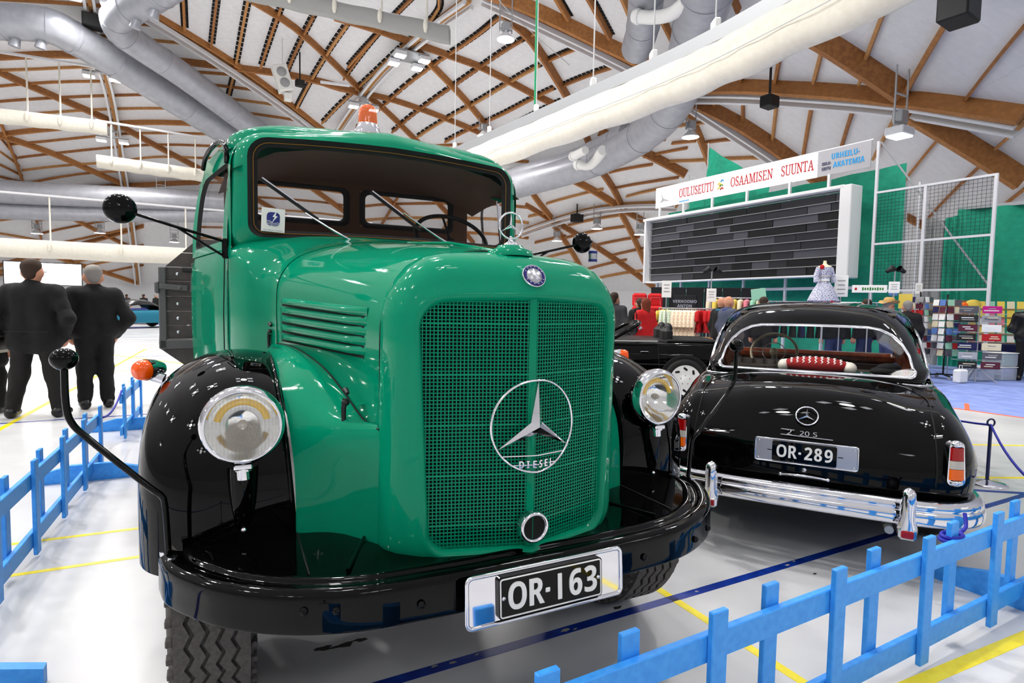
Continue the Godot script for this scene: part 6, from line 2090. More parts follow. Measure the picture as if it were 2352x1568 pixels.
func build_barriers() -> void:
	fence(Vector3(1.644, 0, -2.247) - HALL_B * 0.5955 * 4 + Vector3(0, 0, 0), HALL_B, 14, 0.29775, "bright blue picket barrier in front of the lorry's number plate", [3.29])
	fence(Vector3(-1.95, 0, -1.75), Vector3(-0.4384, 0, -0.8988), 12, 0.2954, "blue picket barrier along the lorry's headlamp side with the yellow lines", [0.1, 2.95], 1)
	fence(Vector3(-3.88, 0, -5.72), Vector3(-0.4384, 0, -0.8988), 5, 0.2954, "short blue barrier beyond the roped gap behind the black mudguard", [0.5])
	post(Vector3(3.98, 0, -4.75), "low blue rope post with a chrome disc base beside the saloon's tail lamp")
	rope(Vector3(3.98, 0.5, -4.75), Vector3(4.6, 0.5, -7.4), 0.1, "blue rope running from the post past the saloon's far side")
	rope(Vector3(3.98, 0.5, -4.75), Vector3(3.1, 0.42, -3.1), 0.14, "blue rope drooping from the post to the barrier end")
	rope(Vector3(-3.36, 0.44, -4.72), Vector3(-3.9, 0.5, -5.75), 0.06, "blue rope tied across the gap between the two far barriers")
	# knot of rope and a tag left hanging on the fence
	var k := thing("rope_knot", "blue rope knotted round a picket of the front barrier", "rope", Vector3(1.9, 0.455, -2.43), 0.5)
	part("coil", Geo.new().torus(Transform3D(Basis.from_scale(Vector3(1.3, 1.0, 0.8)), Vector3.ZERO), 0.045, 0.009, 20, 8), M.rope_blue, k)
	part("coil", Geo.new().torus(Transform3D(Basis.from_scale(Vector3(1.2, 1.0, 0.75)), Vector3(0.004, 0.014, 0)), 0.045, 0.009, 20, 8), M.rope_blue, k)
	part("tail", Geo.new().tube(Geo.spline([Vector3(0.06, 0.01, 0.0), Vector3(0.12, 0.03, 0.0), Vector3(0.15, 0.08, -0.02)], 3), 0.008, 8), M.rope_blue, k)
	# posts behind the visitor that the bumper mirrors
	post(Vector3(-0.55, 0, 0.55), "low blue rope post on a disc base mirrored in the lorry's bumper")
	post(Vector3(2.2, 0, 0.1), "low blue rope post with a chrome disc base across the aisle from the barrier")
	rope(Vector3(-0.55, 0.5, 0.55), Vector3(2.2, 0.5, 0.1), 0.16, "blue rope hanging between the two posts in the aisle")
	rope(Vector3(-0.55, 0.5, 0.55), Vector3(-3.0, 0.5, -0.6), 0.16, "blue rope running from the aisle post towards the side barrier")

# ---------------------------------------------------------------- people
# bones: [from, to, radius at from, radius at to]; the joined field is meshed as surface nets
func flesh(g: Geo, bones: Array, cell: float, k := 38.0, rough := 0.0) -> void:
	var lo := Vector3(1e9, 1e9, 1e9)
	var hi := -lo
	for b in bones:
		for e in 2:
			var r: Vector3 = Vector3.ONE * (b[2 + e] + cell * 3.0 + 0.03)
			lo = lo.min(b[e] - r)
			hi = hi.max(b[e] + r)
	var nx := int((hi.x - lo.x) / cell) + 2
	var ny := int((hi.y - lo.y) / cell) + 2
	var nz := int((hi.z - lo.z) / cell) + 2
	var F := PackedFloat32Array()
	F.resize(nx * ny * nz)
	var noise := FastNoiseLite.new()
	noise.seed = 3
	noise.frequency = 6.0
	for b in bones:
		var p: Vector3 = b[0]
		var q: Vector3 = b[1]
		var r0: float = b[2]
		var r1: float = b[3]
		var m: float = max(r0, r1) + 0.07
		var a := ((p.min(q) - Vector3.ONE * m - lo) / cell)
		var z := ((p.max(q) + Vector3.ONE * m - lo) / cell)
		var d := q - p
		var dd: float = max(d.length_squared(), 1e-8)
		for iz in range(max(0, int(a.z)), min(nz, int(z.z) + 2)):
			for iy in range(max(0, int(a.y)), min(ny, int(z.y) + 2)):
				var row := (iz * ny + iy) * nx
				for ix in range(max(0, int(a.x)), min(nx, int(z.x) + 2)):
					var v := lo + Vector3(ix, iy, iz) * cell
					var t: float = clamp((v - p).dot(d) / dd, 0.0, 1.0)
					var dist := v.distance_to(p + d * t) - lerpf(r0, r1, t)
					if dist < 0.09:
						F[row + ix] += exp(-k * dist)
	if rough > 0.0:
		for i in F.size():
			if F[i] > 0.01:
				var ix := i % nx
				var iy := (i / nx) % ny
				F[i] *= exp(k * rough * noise.get_noise_3d(ix * cell, iy * cell, (i / (nx * ny)) * cell))
	for i in F.size():
		F[i] = 0.1 if F[i] < 0.02 else -log(F[i]) / k
	var id := {}
	var sx := 1
	var sy := nx
	var sz := nx * ny
	var corner := [0, sx, sy, sx + sy, sz, sx + sz, sy + sz, sx + sy + sz]
	var edges := [[0, 1], [2, 3], [4, 5], [6, 7], [0, 2], [1, 3], [4, 6], [5, 7], [0, 4], [1, 5], [2, 6], [3, 7]]
	g.smooth()
	for iz in nz - 1:
		for iy in ny - 1:
			var row := (iz * ny + iy) * nx
			for ix in nx - 1:
				var i := row + ix
				var f0 := F[i]
				if f0 >= 0.1 and F[i + sx + sy + sz] >= 0.1:
					continue
				var mask := 0
				for c in 8:
					if F[i + corner[c]] < 0.0:
						mask |= 1 << c
				if mask == 0 or mask == 255:
					continue
				var s := Vector3.ZERO
				var n := 0
				for e in edges:
					var fa := F[i + corner[e[0]]]
					var fb := F[i + corner[e[1]]]
					if (fa < 0.0) != (fb < 0.0):
						var t := fa / (fa - fb)
						var pa := Vector3(e[0] & 1, (e[0] >> 1) & 1, (e[0] >> 2) & 1)
						var pb := Vector3(e[1] & 1, (e[1] >> 1) & 1, (e[1] >> 2) & 1)
						s += pa.lerp(pb, t)
						n += 1
				id[i] = lo + (Vector3(ix, iy, iz) + s / n) * cell
	for i in id:
		var a := F[i] < 0.0
		for ax in [[sx, sy, sz], [sy, sz, sx], [sz, sx, sy]]:
			if (F[i + ax[0]] < 0.0) != a and id.has(i - ax[1]) and id.has(i - ax[2]) and id.has(i - ax[1] - ax[2]):
				if a:
					g.quad(id[i - ax[1] - ax[2]], id[i - ax[1]], id[i], id[i - ax[2]])
				else:
					g.quad(id[i - ax[2]], id[i], id[i - ax[1]], id[i - ax[1] - ax[2]])

var body_cache := {}

# pose: arms 0 hanging, 1 hands in pockets, 2 hands held in front; spread of the feet; hem height of the jacket; build; grain of the mesh
func figure_meshes(arms: int, spread: float, hem: float, wide: float, cell: float, woman := false) -> Dictionary:
	var key := [arms, spread, hem, wide, cell, woman]
	if body_cache.has(key):
		return body_cache[key]
	var w := wide
	var out := {}
	var sh := 0.185 * w
	var arm := []
	var hand := []
	for s in [-1.0, 1.0]:
		var a := Vector3(s * sh, 1.44, -0.01)
		var el := Vector3(s * (sh + 0.085 * w), 1.15, -0.04)
		var wr := Vector3(s * (sh + 0.075 * w), 0.9, 0.04)
		if arms == 1:
			el = Vector3(s * (sh + 0.13 * w), 1.14, -0.08)
			wr = Vector3(s * (sh + 0.03 * w), 0.93, 0.09)
		elif arms == 2:
			el = Vector3(s * (sh + 0.09 * w), 1.14, 0.0)
			wr = Vector3(s * 0.1, 1.05, 0.24)
		arm.append([a, el, wr])
		var hd := (wr - el).normalized()
		hand.append([wr, hd, s])
	# jacket
	var j := []
	j.append([Vector3(0, 1.46, -0.02), Vector3(0, 1.53, -0.015), 0.085, 0.07])
	for s in [-1.0, 1.0]:
		j.append([Vector3(s * 0.07 * w, 1.38, 0), Vector3(s * 0.085 * w, 1.1, 0.01), 0.135, 0.13])
		j.append([Vector3(s * 0.085 * w, 1.1, 0.01), Vector3(s * 0.095 * w, hem + 0.12, 0.0), 0.13, 0.135 * w])
		j.append([Vector3(s * 0.05, 1.45, -0.01), Vector3(s * sh, 1.43, -0.01), 0.085, 0.085])
	j.append([Vector3(0, 1.3, 0.03), Vector3(0, hem + 0.13, 0.04 * w), 0.13, 0.12 * w])
	for a in arm:
		j.append([a[0], a[1], 0.083, 0.068])
		j.append([a[1], a[2], 0.068, 0.055])
	var g := Geo.new()
	flesh(g, j, cell, 42.0, 0.014)
	out.jacket = g.done()
	# trousers
	var tr := []
	var knee := []
	for s in [-1.0, 1.0]:
		var hip := Vector3(s * 0.09 * w, 0.93, 0)
		var kn := Vector3(s * (0.085 + spread * 0.55), 0.5, 0.02)
		var an := Vector3(s * (0.08 + spread), 0.12, -0.01)
		knee.append([kn, an])
		tr.append([hip, kn, 0.098 * w, 0.085])
		tr.append([kn, an, 0.085, 0.078])
	tr.append([Vector3(-0.06, 0.93, 0), Vector3(0.06, 0.93, 0), 0.10 * w, 0.10 * w])
	g = Geo.new()
	flesh(g, tr, cell, 42.0, 0.016)
	out.trousers = g.done()
	g = Geo.new()
	for k in knee:
		var an: Vector3 = k[1]
		flesh(g, [[Vector3(an.x, 0.055, -0.06), Vector3(an.x * 1.12, 0.045, 0.14), 0.05, 0.042], [Vector3(an.x, 0.06, -0.05), Vector3(an.x, 0.12, -0.02), 0.05, 0.05]], min(cell, 0.018), 60.0)
	out.shoes = g.done()
	# skin: one body from head to hands, most of it under the clothes
	var bd := [[Vector3(0, 1.675, -0.005), Vector3(0, 1.70, -0.005), 0.092, 0.09], [Vector3(0, 1.60, 0.028), Vector3(0, 1.66, 0.022), 0.058, 0.075], [Vector3(0, 1.46, -0.02), Vector3(0, 1.6, 0.0), 0.06, 0.056],
		[Vector3(0, 1.655, 0.095), Vector3(0, 1.635, 0.105), 0.012, 0.016], [Vector3(0, 1.36, 0), Vector3(0, 1.0, 0), 0.12, 0.11], [Vector3(-0.15, 1.42, -0.01), Vector3(0.15, 1.42, -0.01), 0.06, 0.06],
		[Vector3(-0.088, 1.66, -0.005), Vector3(-0.094, 1.63, 0.0), 0.018, 0.012], [Vector3(0.088, 1.66, -0.005), Vector3(0.094, 1.63, 0.0), 0.018, 0.012], [Vector3(-0.02, 1.578, 0.075), Vector3(0.02, 1.578, 0.075), 0.014, 0.014]]
	for a in arm:
		bd.append([a[0], a[1], 0.045, 0.038])
		bd.append([a[1], a[2], 0.038, 0.028])
	for k in knee:
		bd.append([Vector3(k[0].x * 0.9, 0.95, 0), k[0], 0.08, 0.055])
		bd.append([k[0], k[1], 0.055, 0.04])
	for h in hand:
		var wr: Vector3 = h[0]
		var d: Vector3 = h[1]
		var sd := Vector3(0, 0, 1) if abs(d.z) < 0.7 else Vector3(0, -1, 0)
		bd.append([wr, wr + d * 0.08, 0.026, 0.032])
		for f in 4:
			var o := sd * (f - 1.5) * 0.019
			bd.append([wr + d * 0.085 + o, wr + d * (0.125 - 0.006 * abs(f - 1.5)) + o, 0.0105, 0.009])
			bd.append([wr + d * 0.125 + o, wr + d * (0.155 - 0.008 * abs(f - 1.5)) + o - Vector3(h[2] * 0.014, 0, 0), 0.009, 0.008])
		bd.append([wr + d * 0.03 + sd * 0.025, wr + d * 0.085 + sd * 0.052, 0.012, 0.009])
	g = Geo.new()
	flesh(g, bd, min(cell, 0.016), 55.0)
	out.skin = g.done()
	# hair
	g = Geo.new()
	var hr := [[Vector3(0, 1.715, -0.02), Vector3(0, 1.735, 0.01), 0.092, 0.082], [Vector3(0, 1.64, -0.055), Vector3(0, 1.72, -0.03), 0.062, 0.085]]
	if woman:
		hr.append([Vector3(0, 1.5, -0.08), Vector3(0, 1.68, -0.05), 0.06, 0.09])
		hr.append([Vector3(-0.07, 1.55, -0.04), Vector3(-0.07, 1.7, -0.02), 0.035, 0.05])
		hr.append([Vector3(0.07, 1.55, -0.04), Vector3(0.07, 1.7, -0.02), 0.035, 0.05])
	flesh(g, hr, min(cell, 0.014), 60.0, 0.006)
	out.hair = g.done()
	# collar
	g = Geo.new().lathe(Transform3D(Basis(Vector3.RIGHT, 0.12), Vector3(0, 1.49, -0.012)), [Vector2(0.098, -0.02), Vector2(0.088, 0.03), Vector2(0.082, 0.055), Vector2(0.074, 0.05), Vector2(0.074, 0.0)], 20)
	out.collar = g.done()
	body_cache[key] = out
	return out

func person(label: String, at: Vector3, yaw: float, height: float, look: Array, pose: Array, group := "") -> Node3D:
	var t := thing("person", label, "person", at, yaw, group)
	var f := figure_meshes(pose[0], pose[1], pose[2], pose[3], pose[4], pose.size() > 5)
	var sc := Transform3D(Basis.from_scale(Vector3.ONE * height / 1.81), Vector3.ZERO)
	piece("body", f.skin, M.skin, t, sc)
	piece("jacket", f.jacket, M[look[0]], t, sc)
	piece("collar", f.collar, M[look[0]], t, sc)
	piece("trousers", f.trousers, M[look[1]], t, sc)
	piece("shoes", f.shoes, M.leather_black, t, sc)
	if look[2] != "":
		piece("hair", f.hair, M[look[2]], t, sc)
	return t

func eyes(t: Node3D, k: float) -> void:
	for s in [-1.0, 1.0]:
		part("eye", Geo.new().ball(Vector3(s * 0.032, 1.668, 0.082) * k, Vector3(0.013, 0.009, 0.008) * k, 8), M.speaker_black, t)

func build_people() -> void:
	var m := person("broad man in a black jacket and dark trousers, feet apart, back turned", Vector3(-5.63, 0, -6.81), PI + 0.25, 1.86, ["cloth_black", "cloth_brown", "hair_brown"], [1, 0.15, 0.76, 1.2, 0.02])
	part("hem_seam", Geo.new().bar(Vector3(-0.22, 1.02, -0.175), Vector3(0.22, 1.02, -0.175), 0.006, 0.006), M.leather_black, m)
	part("spectacles", Geo.new().tube([Vector3(-0.1, 1.72, 0.0), Vector3(-0.1, 1.72, 0.1), Vector3(0.0, 1.715, 0.115), Vector3(0.1, 1.72, 0.1), Vector3(0.1, 1.72, 0.0)], 0.004, 6), M.speaker_black, m)
	m = person("grey-haired man in a short black jacket standing with feet together, looking aside", Vector3(-5.38, 0, -7.45), PI + 0.75, 1.84, ["cloth_black", "cloth_black", "hair_grey"], [1, 0.04, 0.88, 1.14, 0.02])
	eyes(m, 1.84 / 1.81)
	m = person("visitor in a dark coat with a shoulder bag beside the broad man", Vector3(-6.36, 0, -6.98), PI + 0.1, 1.66, ["cloth_black", "cloth_black", "hair_brown"], [0, 0.05, 0.6, 1.05, 0.03], "")
	var bag := thing("shoulder_bag", "dark leather shoulder bag at the coated visitor's hip", "bag", Vector3(-6.03, 0.9, -6.75), 0.2)
	part("pouch", Geo.new().box(Vector3.ZERO, Vector3(0.16, 0.28, 0.34), 0.04), M.leather_black, bag)
	part("flap", Geo.new().box(Vector3(0.05, 0.1, 0.0), Vector3(0.12, 0.12, 0.35), 0.03), M.cloth_brown, bag)
	part("shoulder_strap", Geo.new().tube([Vector3(0, 0.12, 0.15), Vector3(-0.18, 0.5, 0.05), Vector3(0, 0.12, -0.15)], 0.012, 6), M.leather_black, bag)
	# far visitors on the left
	var far := "visitors far across the white floor"
	var fl := [[Vector3(-26.9, 0, -42.3), PI, "far visitor in a black jacket and jeans with back turned, feet apart", "cloth_black", "jeans", 0.1], [Vector3(-24.6, 0, -40.0), PI - 0.5, "far fair-haired visitor in dark clothes beside the lorry's bed", "cloth_black", "navy", 0.03],
		[Vector3(-16.4, 0, -23.6), PI - 0.3, "visitor in a black jacket and jeans walking behind the grey-haired man", "cloth_black", "jeans", 0.08], [Vector3(-30.4, 0, -45.7), PI, "small far visitor in grey standing near the far wall", "cloth_grey", "jeans", 0.05],
		[Vector3(-15.2, 0, -21.0), PI - 0.2, "second visitor close behind the grey-haired man's shoulder", "cloth_brown", "cloth_black", 0.04]]
	for q in fl:
		person(q[2], q[0], q[1], 1.76, [q[3], q[4], "hair_grey" if "fair" in q[2] else "hair_brown"], [1 if q[5] > 0.06 else 0, q[5], 0.86, 1.08, 0.04], far)
	# shoppers at the stalls
	var shop := "shoppers at the stalls"
	var lk := [0, 0.06, 0.84, 1.04, 0.035]
	m = person("boy with brown hair in a dark jacket at the grille's edge", Vector3(2.08, 0, -11.9), PI - 0.4, 1.72, ["cloth_grey", "jeans", "hair_brown"], lk, shop)
	person("person in a grey jacket with a white hood beyond the boy", Vector3(2.30, 0, -13.0), PI + 0.4, 1.60, ["cloth_grey", "jeans", "hair_grey"], lk, shop)
	person("dark-jacketed man bent over the stall next to the red coat", Vector3(2.95, 0, -13.5), PI + 0.2, 1.63, ["cloth_black", "jeans", "hair_brown"], lk, shop)
	m = person("red-haired woman in a bright red coat with a black handbag", Vector3(2.80, 0, -12.25), PI + 0.5, 1.62, ["cloth_red", "skin", "hair_red"], [0, 0.02, 0.55, 1.06, 0.03, 1], shop)
	var hb := thing("handbag", "black handbag hanging on the red coat's arm", "handbag", Vector3(2.52, 0.98, -12.05), 0.4)
	part("pouch", Geo.new().ball(Vector3.ZERO, Vector3(0.12, 0.14, 0.06), 16), M.leather_black, hb)
	part("strap", Geo.new().tube(Geo.spline([Vector3(-0.08, 0.08, 0), Vector3(0.02, 0.42, 0), Vector3(0.1, 0.08, 0)], 4), 0.01, 6), M.leather_black, hb)
	m = person("man with shaved sides and a slate blue jacket, seen from the side above the saloon", Vector3(4.28, 0, -11.5), PI / 2 + 0.2, 1.69, ["cloth_slate", "jeans", ""], lk, shop)
	part("cropped_hair", Geo.new().ball(Vector3(0, 1.628, 0.0), Vector3(0.04, 0.04, 0.075), 14), M.hair_brown, m)
	part("scarf", Geo.new().torus(Transform3D(Basis(), Vector3(0, 1.40, 0.0)), 0.085, 0.035, 20, 8), M.card_blue, m)
	eyes(m, 1.69 / 1.81)
	m = person("bald man in black with a teal scarf behind the shaved man", Vector3(4.36, 0, -12.1), PI / 2 + 0.4, 1.68, ["cloth_black", "cloth_black", ""], lk, shop)
	part("scarf", Geo.new().torus(Transform3D(Basis(), Vector3(0, 1.39, 0.0)), 0.085, 0.035, 20, 8), M.cloth_teal, m)
	person("brown-haired man whose head shows above the middle of the saloon's roof", Vector3(5.45, 0, -12.6), PI - 0.6, 1.70, ["cloth_black", "cloth_black", "hair_brown"], lk, shop)
	person("short-haired shopper below the white notice by the mannequin", Vector3(7.2, 0, -12.95), PI, 1.66, ["cloth_black", "jeans", "hair_brown"], lk, shop)
	person("brown-haired shopper next to the straw hat", Vector3(7.95, 0, -13.05), PI + 0.3, 1.70, ["cloth_brown", "jeans", "hair_brown"], lk, shop)
	m = person("man in spectacles and a straw hat turned towards the card racks", Vector3(7.52, 0, -11.6), PI / 2, 1.66, ["cloth_grey", "jeans", "hair_grey"], lk, shop)
	var hat := thing("straw_hat", "pale straw hat with a curved brim on the spectacled man's head", "hat", Vector3(7.52, 1.60, -11.6), 0.3)
	part("crown", Geo.new().lathe(Transform3D(), [Vector2(0.105, 0.0), Vector2(0.1, 0.06), Vector2(0.085, 0.1), Vector2(0.05, 0.115), Vector2(0.001, 0.11)], 20), M.straw, hat)
	var br := []
	for q in [[0.1, 0.0], [0.14, 0.0], [0.19, 0.0]]:
		var row := PackedVector3Array()
		for k in 25:
			var a := TAU * k / 24.0
			row.append(Vector3(cos(a) * q[0], 0.005 + (q[0] - 0.1) * (0.55 * pow(sin(a), 2) - 0.25 * pow(cos(a), 2)), sin(a) * q[0] * 0.9))
		br.append(row)
	part("brim", Geo.new().smooth().grid(br), M.straw, hat)
	part("spectacles", Geo.new().tube([Vector3(-0.1, 1.53, 0.0), Vector3(-0.1, 1.53, 0.09), Vector3(0.1, 1.53, 0.09), Vector3(0.1, 1.53, 0.0)], 0.006, 6), M.speaker_black, m)
	person("grey-haired shopper behind the yellow poster", Vector3(8.3, 0, -12.2), PI - 0.4, 1.66, ["cloth_brown", "jeans", "hair_grey"], lk, shop)
	m = person("man in a black leather jacket standing at the edge of the card stall", Vector3(10.98, 0, -12.3), PI / 2 + 0.9, 1.74, ["leather_black", "cloth_black", "hair_brown"], [2, 0.05, 0.86, 1.1, 0.03], shop)
	solo("drink_bottle", Geo.new().lathe(Transform3D(), [Vector2(0.001, 0.0), Vector2(0.035, 0.0), Vector2(0.035, 0.13), Vector2(0.014, 0.18), Vector2(0.014, 0.21), Vector2(0.001, 0.21)], 14), M.amber_lens, "small orange drink bottle in the leather-jacketed man's hand", "bottle", "", Vector3(10.88, 0.82, -11.95))

# ---------------------------------------------------------------- stalls and the scoreboard behind the saloon
func line_frame(o: Vector3, e: Vector3) -> Transform3D:     # x along o->e, z towards the aisle
	var x := (e - o).normalized()
	return Transform3D(Basis(x, Vector3.UP, x.cross(Vector3.UP)), o)

func build_stalls() -> void:
	build_scoreboard()
	build_nets()
	build_clothes()
	build_cards()

func build_scoreboard() -> void:
	var fr := line_frame(Vector3(5.13, 0, -22.0), Vector3(8.74, 0, -15.61))
	var sb := thing("scoreboard", "large dark electronic scoreboard in a white frame above the clothes stall", "scoreboard", fr.origin, 0)
	sb.transform = fr
	var ln := 7.34
	part("back_panel", Geo.new().box(Vector3(ln / 2, 3.5, -0.2), Vector3(ln, 2.2, 0.1)), M.bed_steel, sb)
	var r2 := RandomNumberGenerator.new()
	r2.seed = 12
	for k in 9:
		var y := 2.42 + k * 0.243
		var x := 0.06
		part("row_rail", Geo.new().box(Vector3(ln / 2, y + 0.232, 0.0), Vector3(ln - 0.05, 0.018, 0.05)), M.grey_print, sb)
		while x < ln - 0.1:
			var w: float = min(r2.randf_range(0.5, 1.7), ln - 0.06 - x)
			var m: Material = [M.display_dark, M.display_mid, M.display_dark, M.display_black][r2.randi() % 4]
			part("display_panel", Geo.new().box(Vector3(x + w / 2, y + 0.11, -0.05 + r2.randf_range(-0.012, 0.012)), Vector3(w - 0.012, 0.21, 0.03), 0.003, Basis(Vector3.UP, r2.randf_range(-0.015, 0.015))), m, sb)
			x += w
	for q in [[Vector3(ln / 2, 4.68, 0.0), Vector3(ln + 0.3, 0.09, 0.5)], [Vector3(ln / 2, 2.37, 0.0), Vector3(ln + 0.1, 0.05, 0.4)], [Vector3(-0.02, 3.52, 0.0), Vector3(0.08, 2.36, 0.5)]]:
		part("frame_bar", Geo.new().box(q[0], q[1], 0.01), M.white_paint, sb)
	part("frame_bar", Geo.new().box(Vector3(ln + 0.2, 3.5, 0.0), Vector3(0.32, 2.42, 0.5), 0.02), M.white_paint, sb)
	for x in [0.1, 1.3, 2.6, 4.0, 5.5, 6.7]:
		part("support_post", Geo.new().bar(Vector3(x, 0, -0.35), Vector3(x, 5.2, -0.35), 0.07, 0.07), M.white_steel, sb)
	part("support_rail", Geo.new().bar(Vector3(0, 2.05, -0.35), Vector3(8.2, 2.05, -0.35), 0.06, 0.08), M.white_steel, sb)
	# banner above it
	var bf := line_frame(Vector3(5.47, 0, -22.4), Vector3(9.39, 0, -15.46))
	var bn := thing("sponsor_banner", "long white banner with red capitals above the scoreboard", "banner", bf.origin)
	bn.transform = bf
	part("sheet", Geo.new().box(Vector3(3.25, 5.55, 0.1), Vector3(6.5, 0.73, 0.02), 0.004), M.banner_white, bn)
	part("grey_sheet", Geo.new().box(Vector3(7.235, 5.54, 0.1), Vector3(1.47, 0.7, 0.02), 0.004), M.banner_grey, bn, "silver grey end of the banner")
	words("OULUSEUTU", 0.30, 0.006, M.banner_red, bn, Transform3D(Basis(), Vector3(2.0, 5.56, 0.115)), false, true, 0.64)
	words("OSAAMISEN", 0.30, 0.006, M.banner_red, bn, Transform3D(Basis(), Vector3(4.27, 5.56, 0.115)), false, true, 0.64)
	words("SUUNTA", 0.30, 0.006, M.banner_red, bn, Transform3D(Basis(), Vector3(5.86, 5.56, 0.115)), false, true, 0.62)
	for k in 8:
		part("small_print", Geo.new().box(Vector3(1.25 + k * 0.06, 5.27, 0.112), Vector3(0.045, 0.04, 0.004)), M.banner_cyan, bn)
	for q in [["banner_cyan", 0.06, 0.13], ["sunny", -0.05, 0.05], ["leaf", 0.04, -0.02], ["sunny", -0.06, -0.1], ["banner_red", 0.06, -0.13], ["sunny", 0.0, 0.0]]:
		part("logo_mark", Geo.new().tube(Geo.spline([Vector3(3.08 + q[1] - 0.06, 5.56 + q[2] - 0.03, 0.116), Vector3(3.08 + q[1], 5.56 + q[2] + 0.03, 0.116), Vector3(3.08 + q[1] + 0.06, 5.56 + q[2] - 0.02, 0.116)], 3), 0.018, 5), M[q[0]], bn)
	words("URHEILU-", 0.15, 0.006, M.banner_cyan, bn, Transform3D(Basis(), Vector3(7.28, 5.68, 0.115)), true, false, 0.82)
	words("AKATEMIA", 0.15, 0.006, M.banner_cyan, bn, Transform3D(Basis(), Vector3(7.38, 5.44, 0.115)), true, false, 0.82)
	words("OULU-", 0.085, 0.006, M.navy, bn, Transform3D(Basis(), Vector3(6.76, 5.52, 0.115)), true, false, 0.75)
	words("SEUTU", 0.085, 0.006, M.navy, bn, Transform3D(Basis(), Vector3(6.76, 5.38, 0.115)), true, false, 0.75)
	part("top_pole", Geo.new().tube([Vector3(0, 5.93, 0.08), Vector3(8.0, 5.9, 0.08)], 0.02, 8), M.white_steel, bn)
	part("torn_patch", Geo.new().plate(PackedVector2Array([Vector2(0.3, 5.7), Vector2(0.42, 5.5), Vector2(0.75, 5.38), Vector2(0.45, 5.42), Vector2(0.25, 5.36), Vector2(0.36, 5.5)]), Transform3D(Basis(), Vector3(0, 0, 0.115)), 0.006), M.banner_grey, bn)

func cloth_sheet(t: Node3D, n: String, a: Vector3, b: Vector3, y0: float, y1: float, m: Material, y1b := -1.0, waves := 5.0) -> void:
	var rows := []
	var side := (b - a).cross(Vector3.UP).normalized()
	for i in 25:
		var f := i / 24.0
		var row := PackedVector3Array()
		for k in 6:
			var c := a.lerp(b, f)
			var top: float = y1 if y1b < 0 else lerp(y1, y1b, f)
			c.y = lerp(y0, top, k / 5.0)
			row.append(c + side * (0.06 * sin(f * TAU * waves + k * 0.4) + 0.03 * sin(f * 23.0)))
		rows.append(row)
	part(n, Geo.new().smooth().grid(rows), m, t)

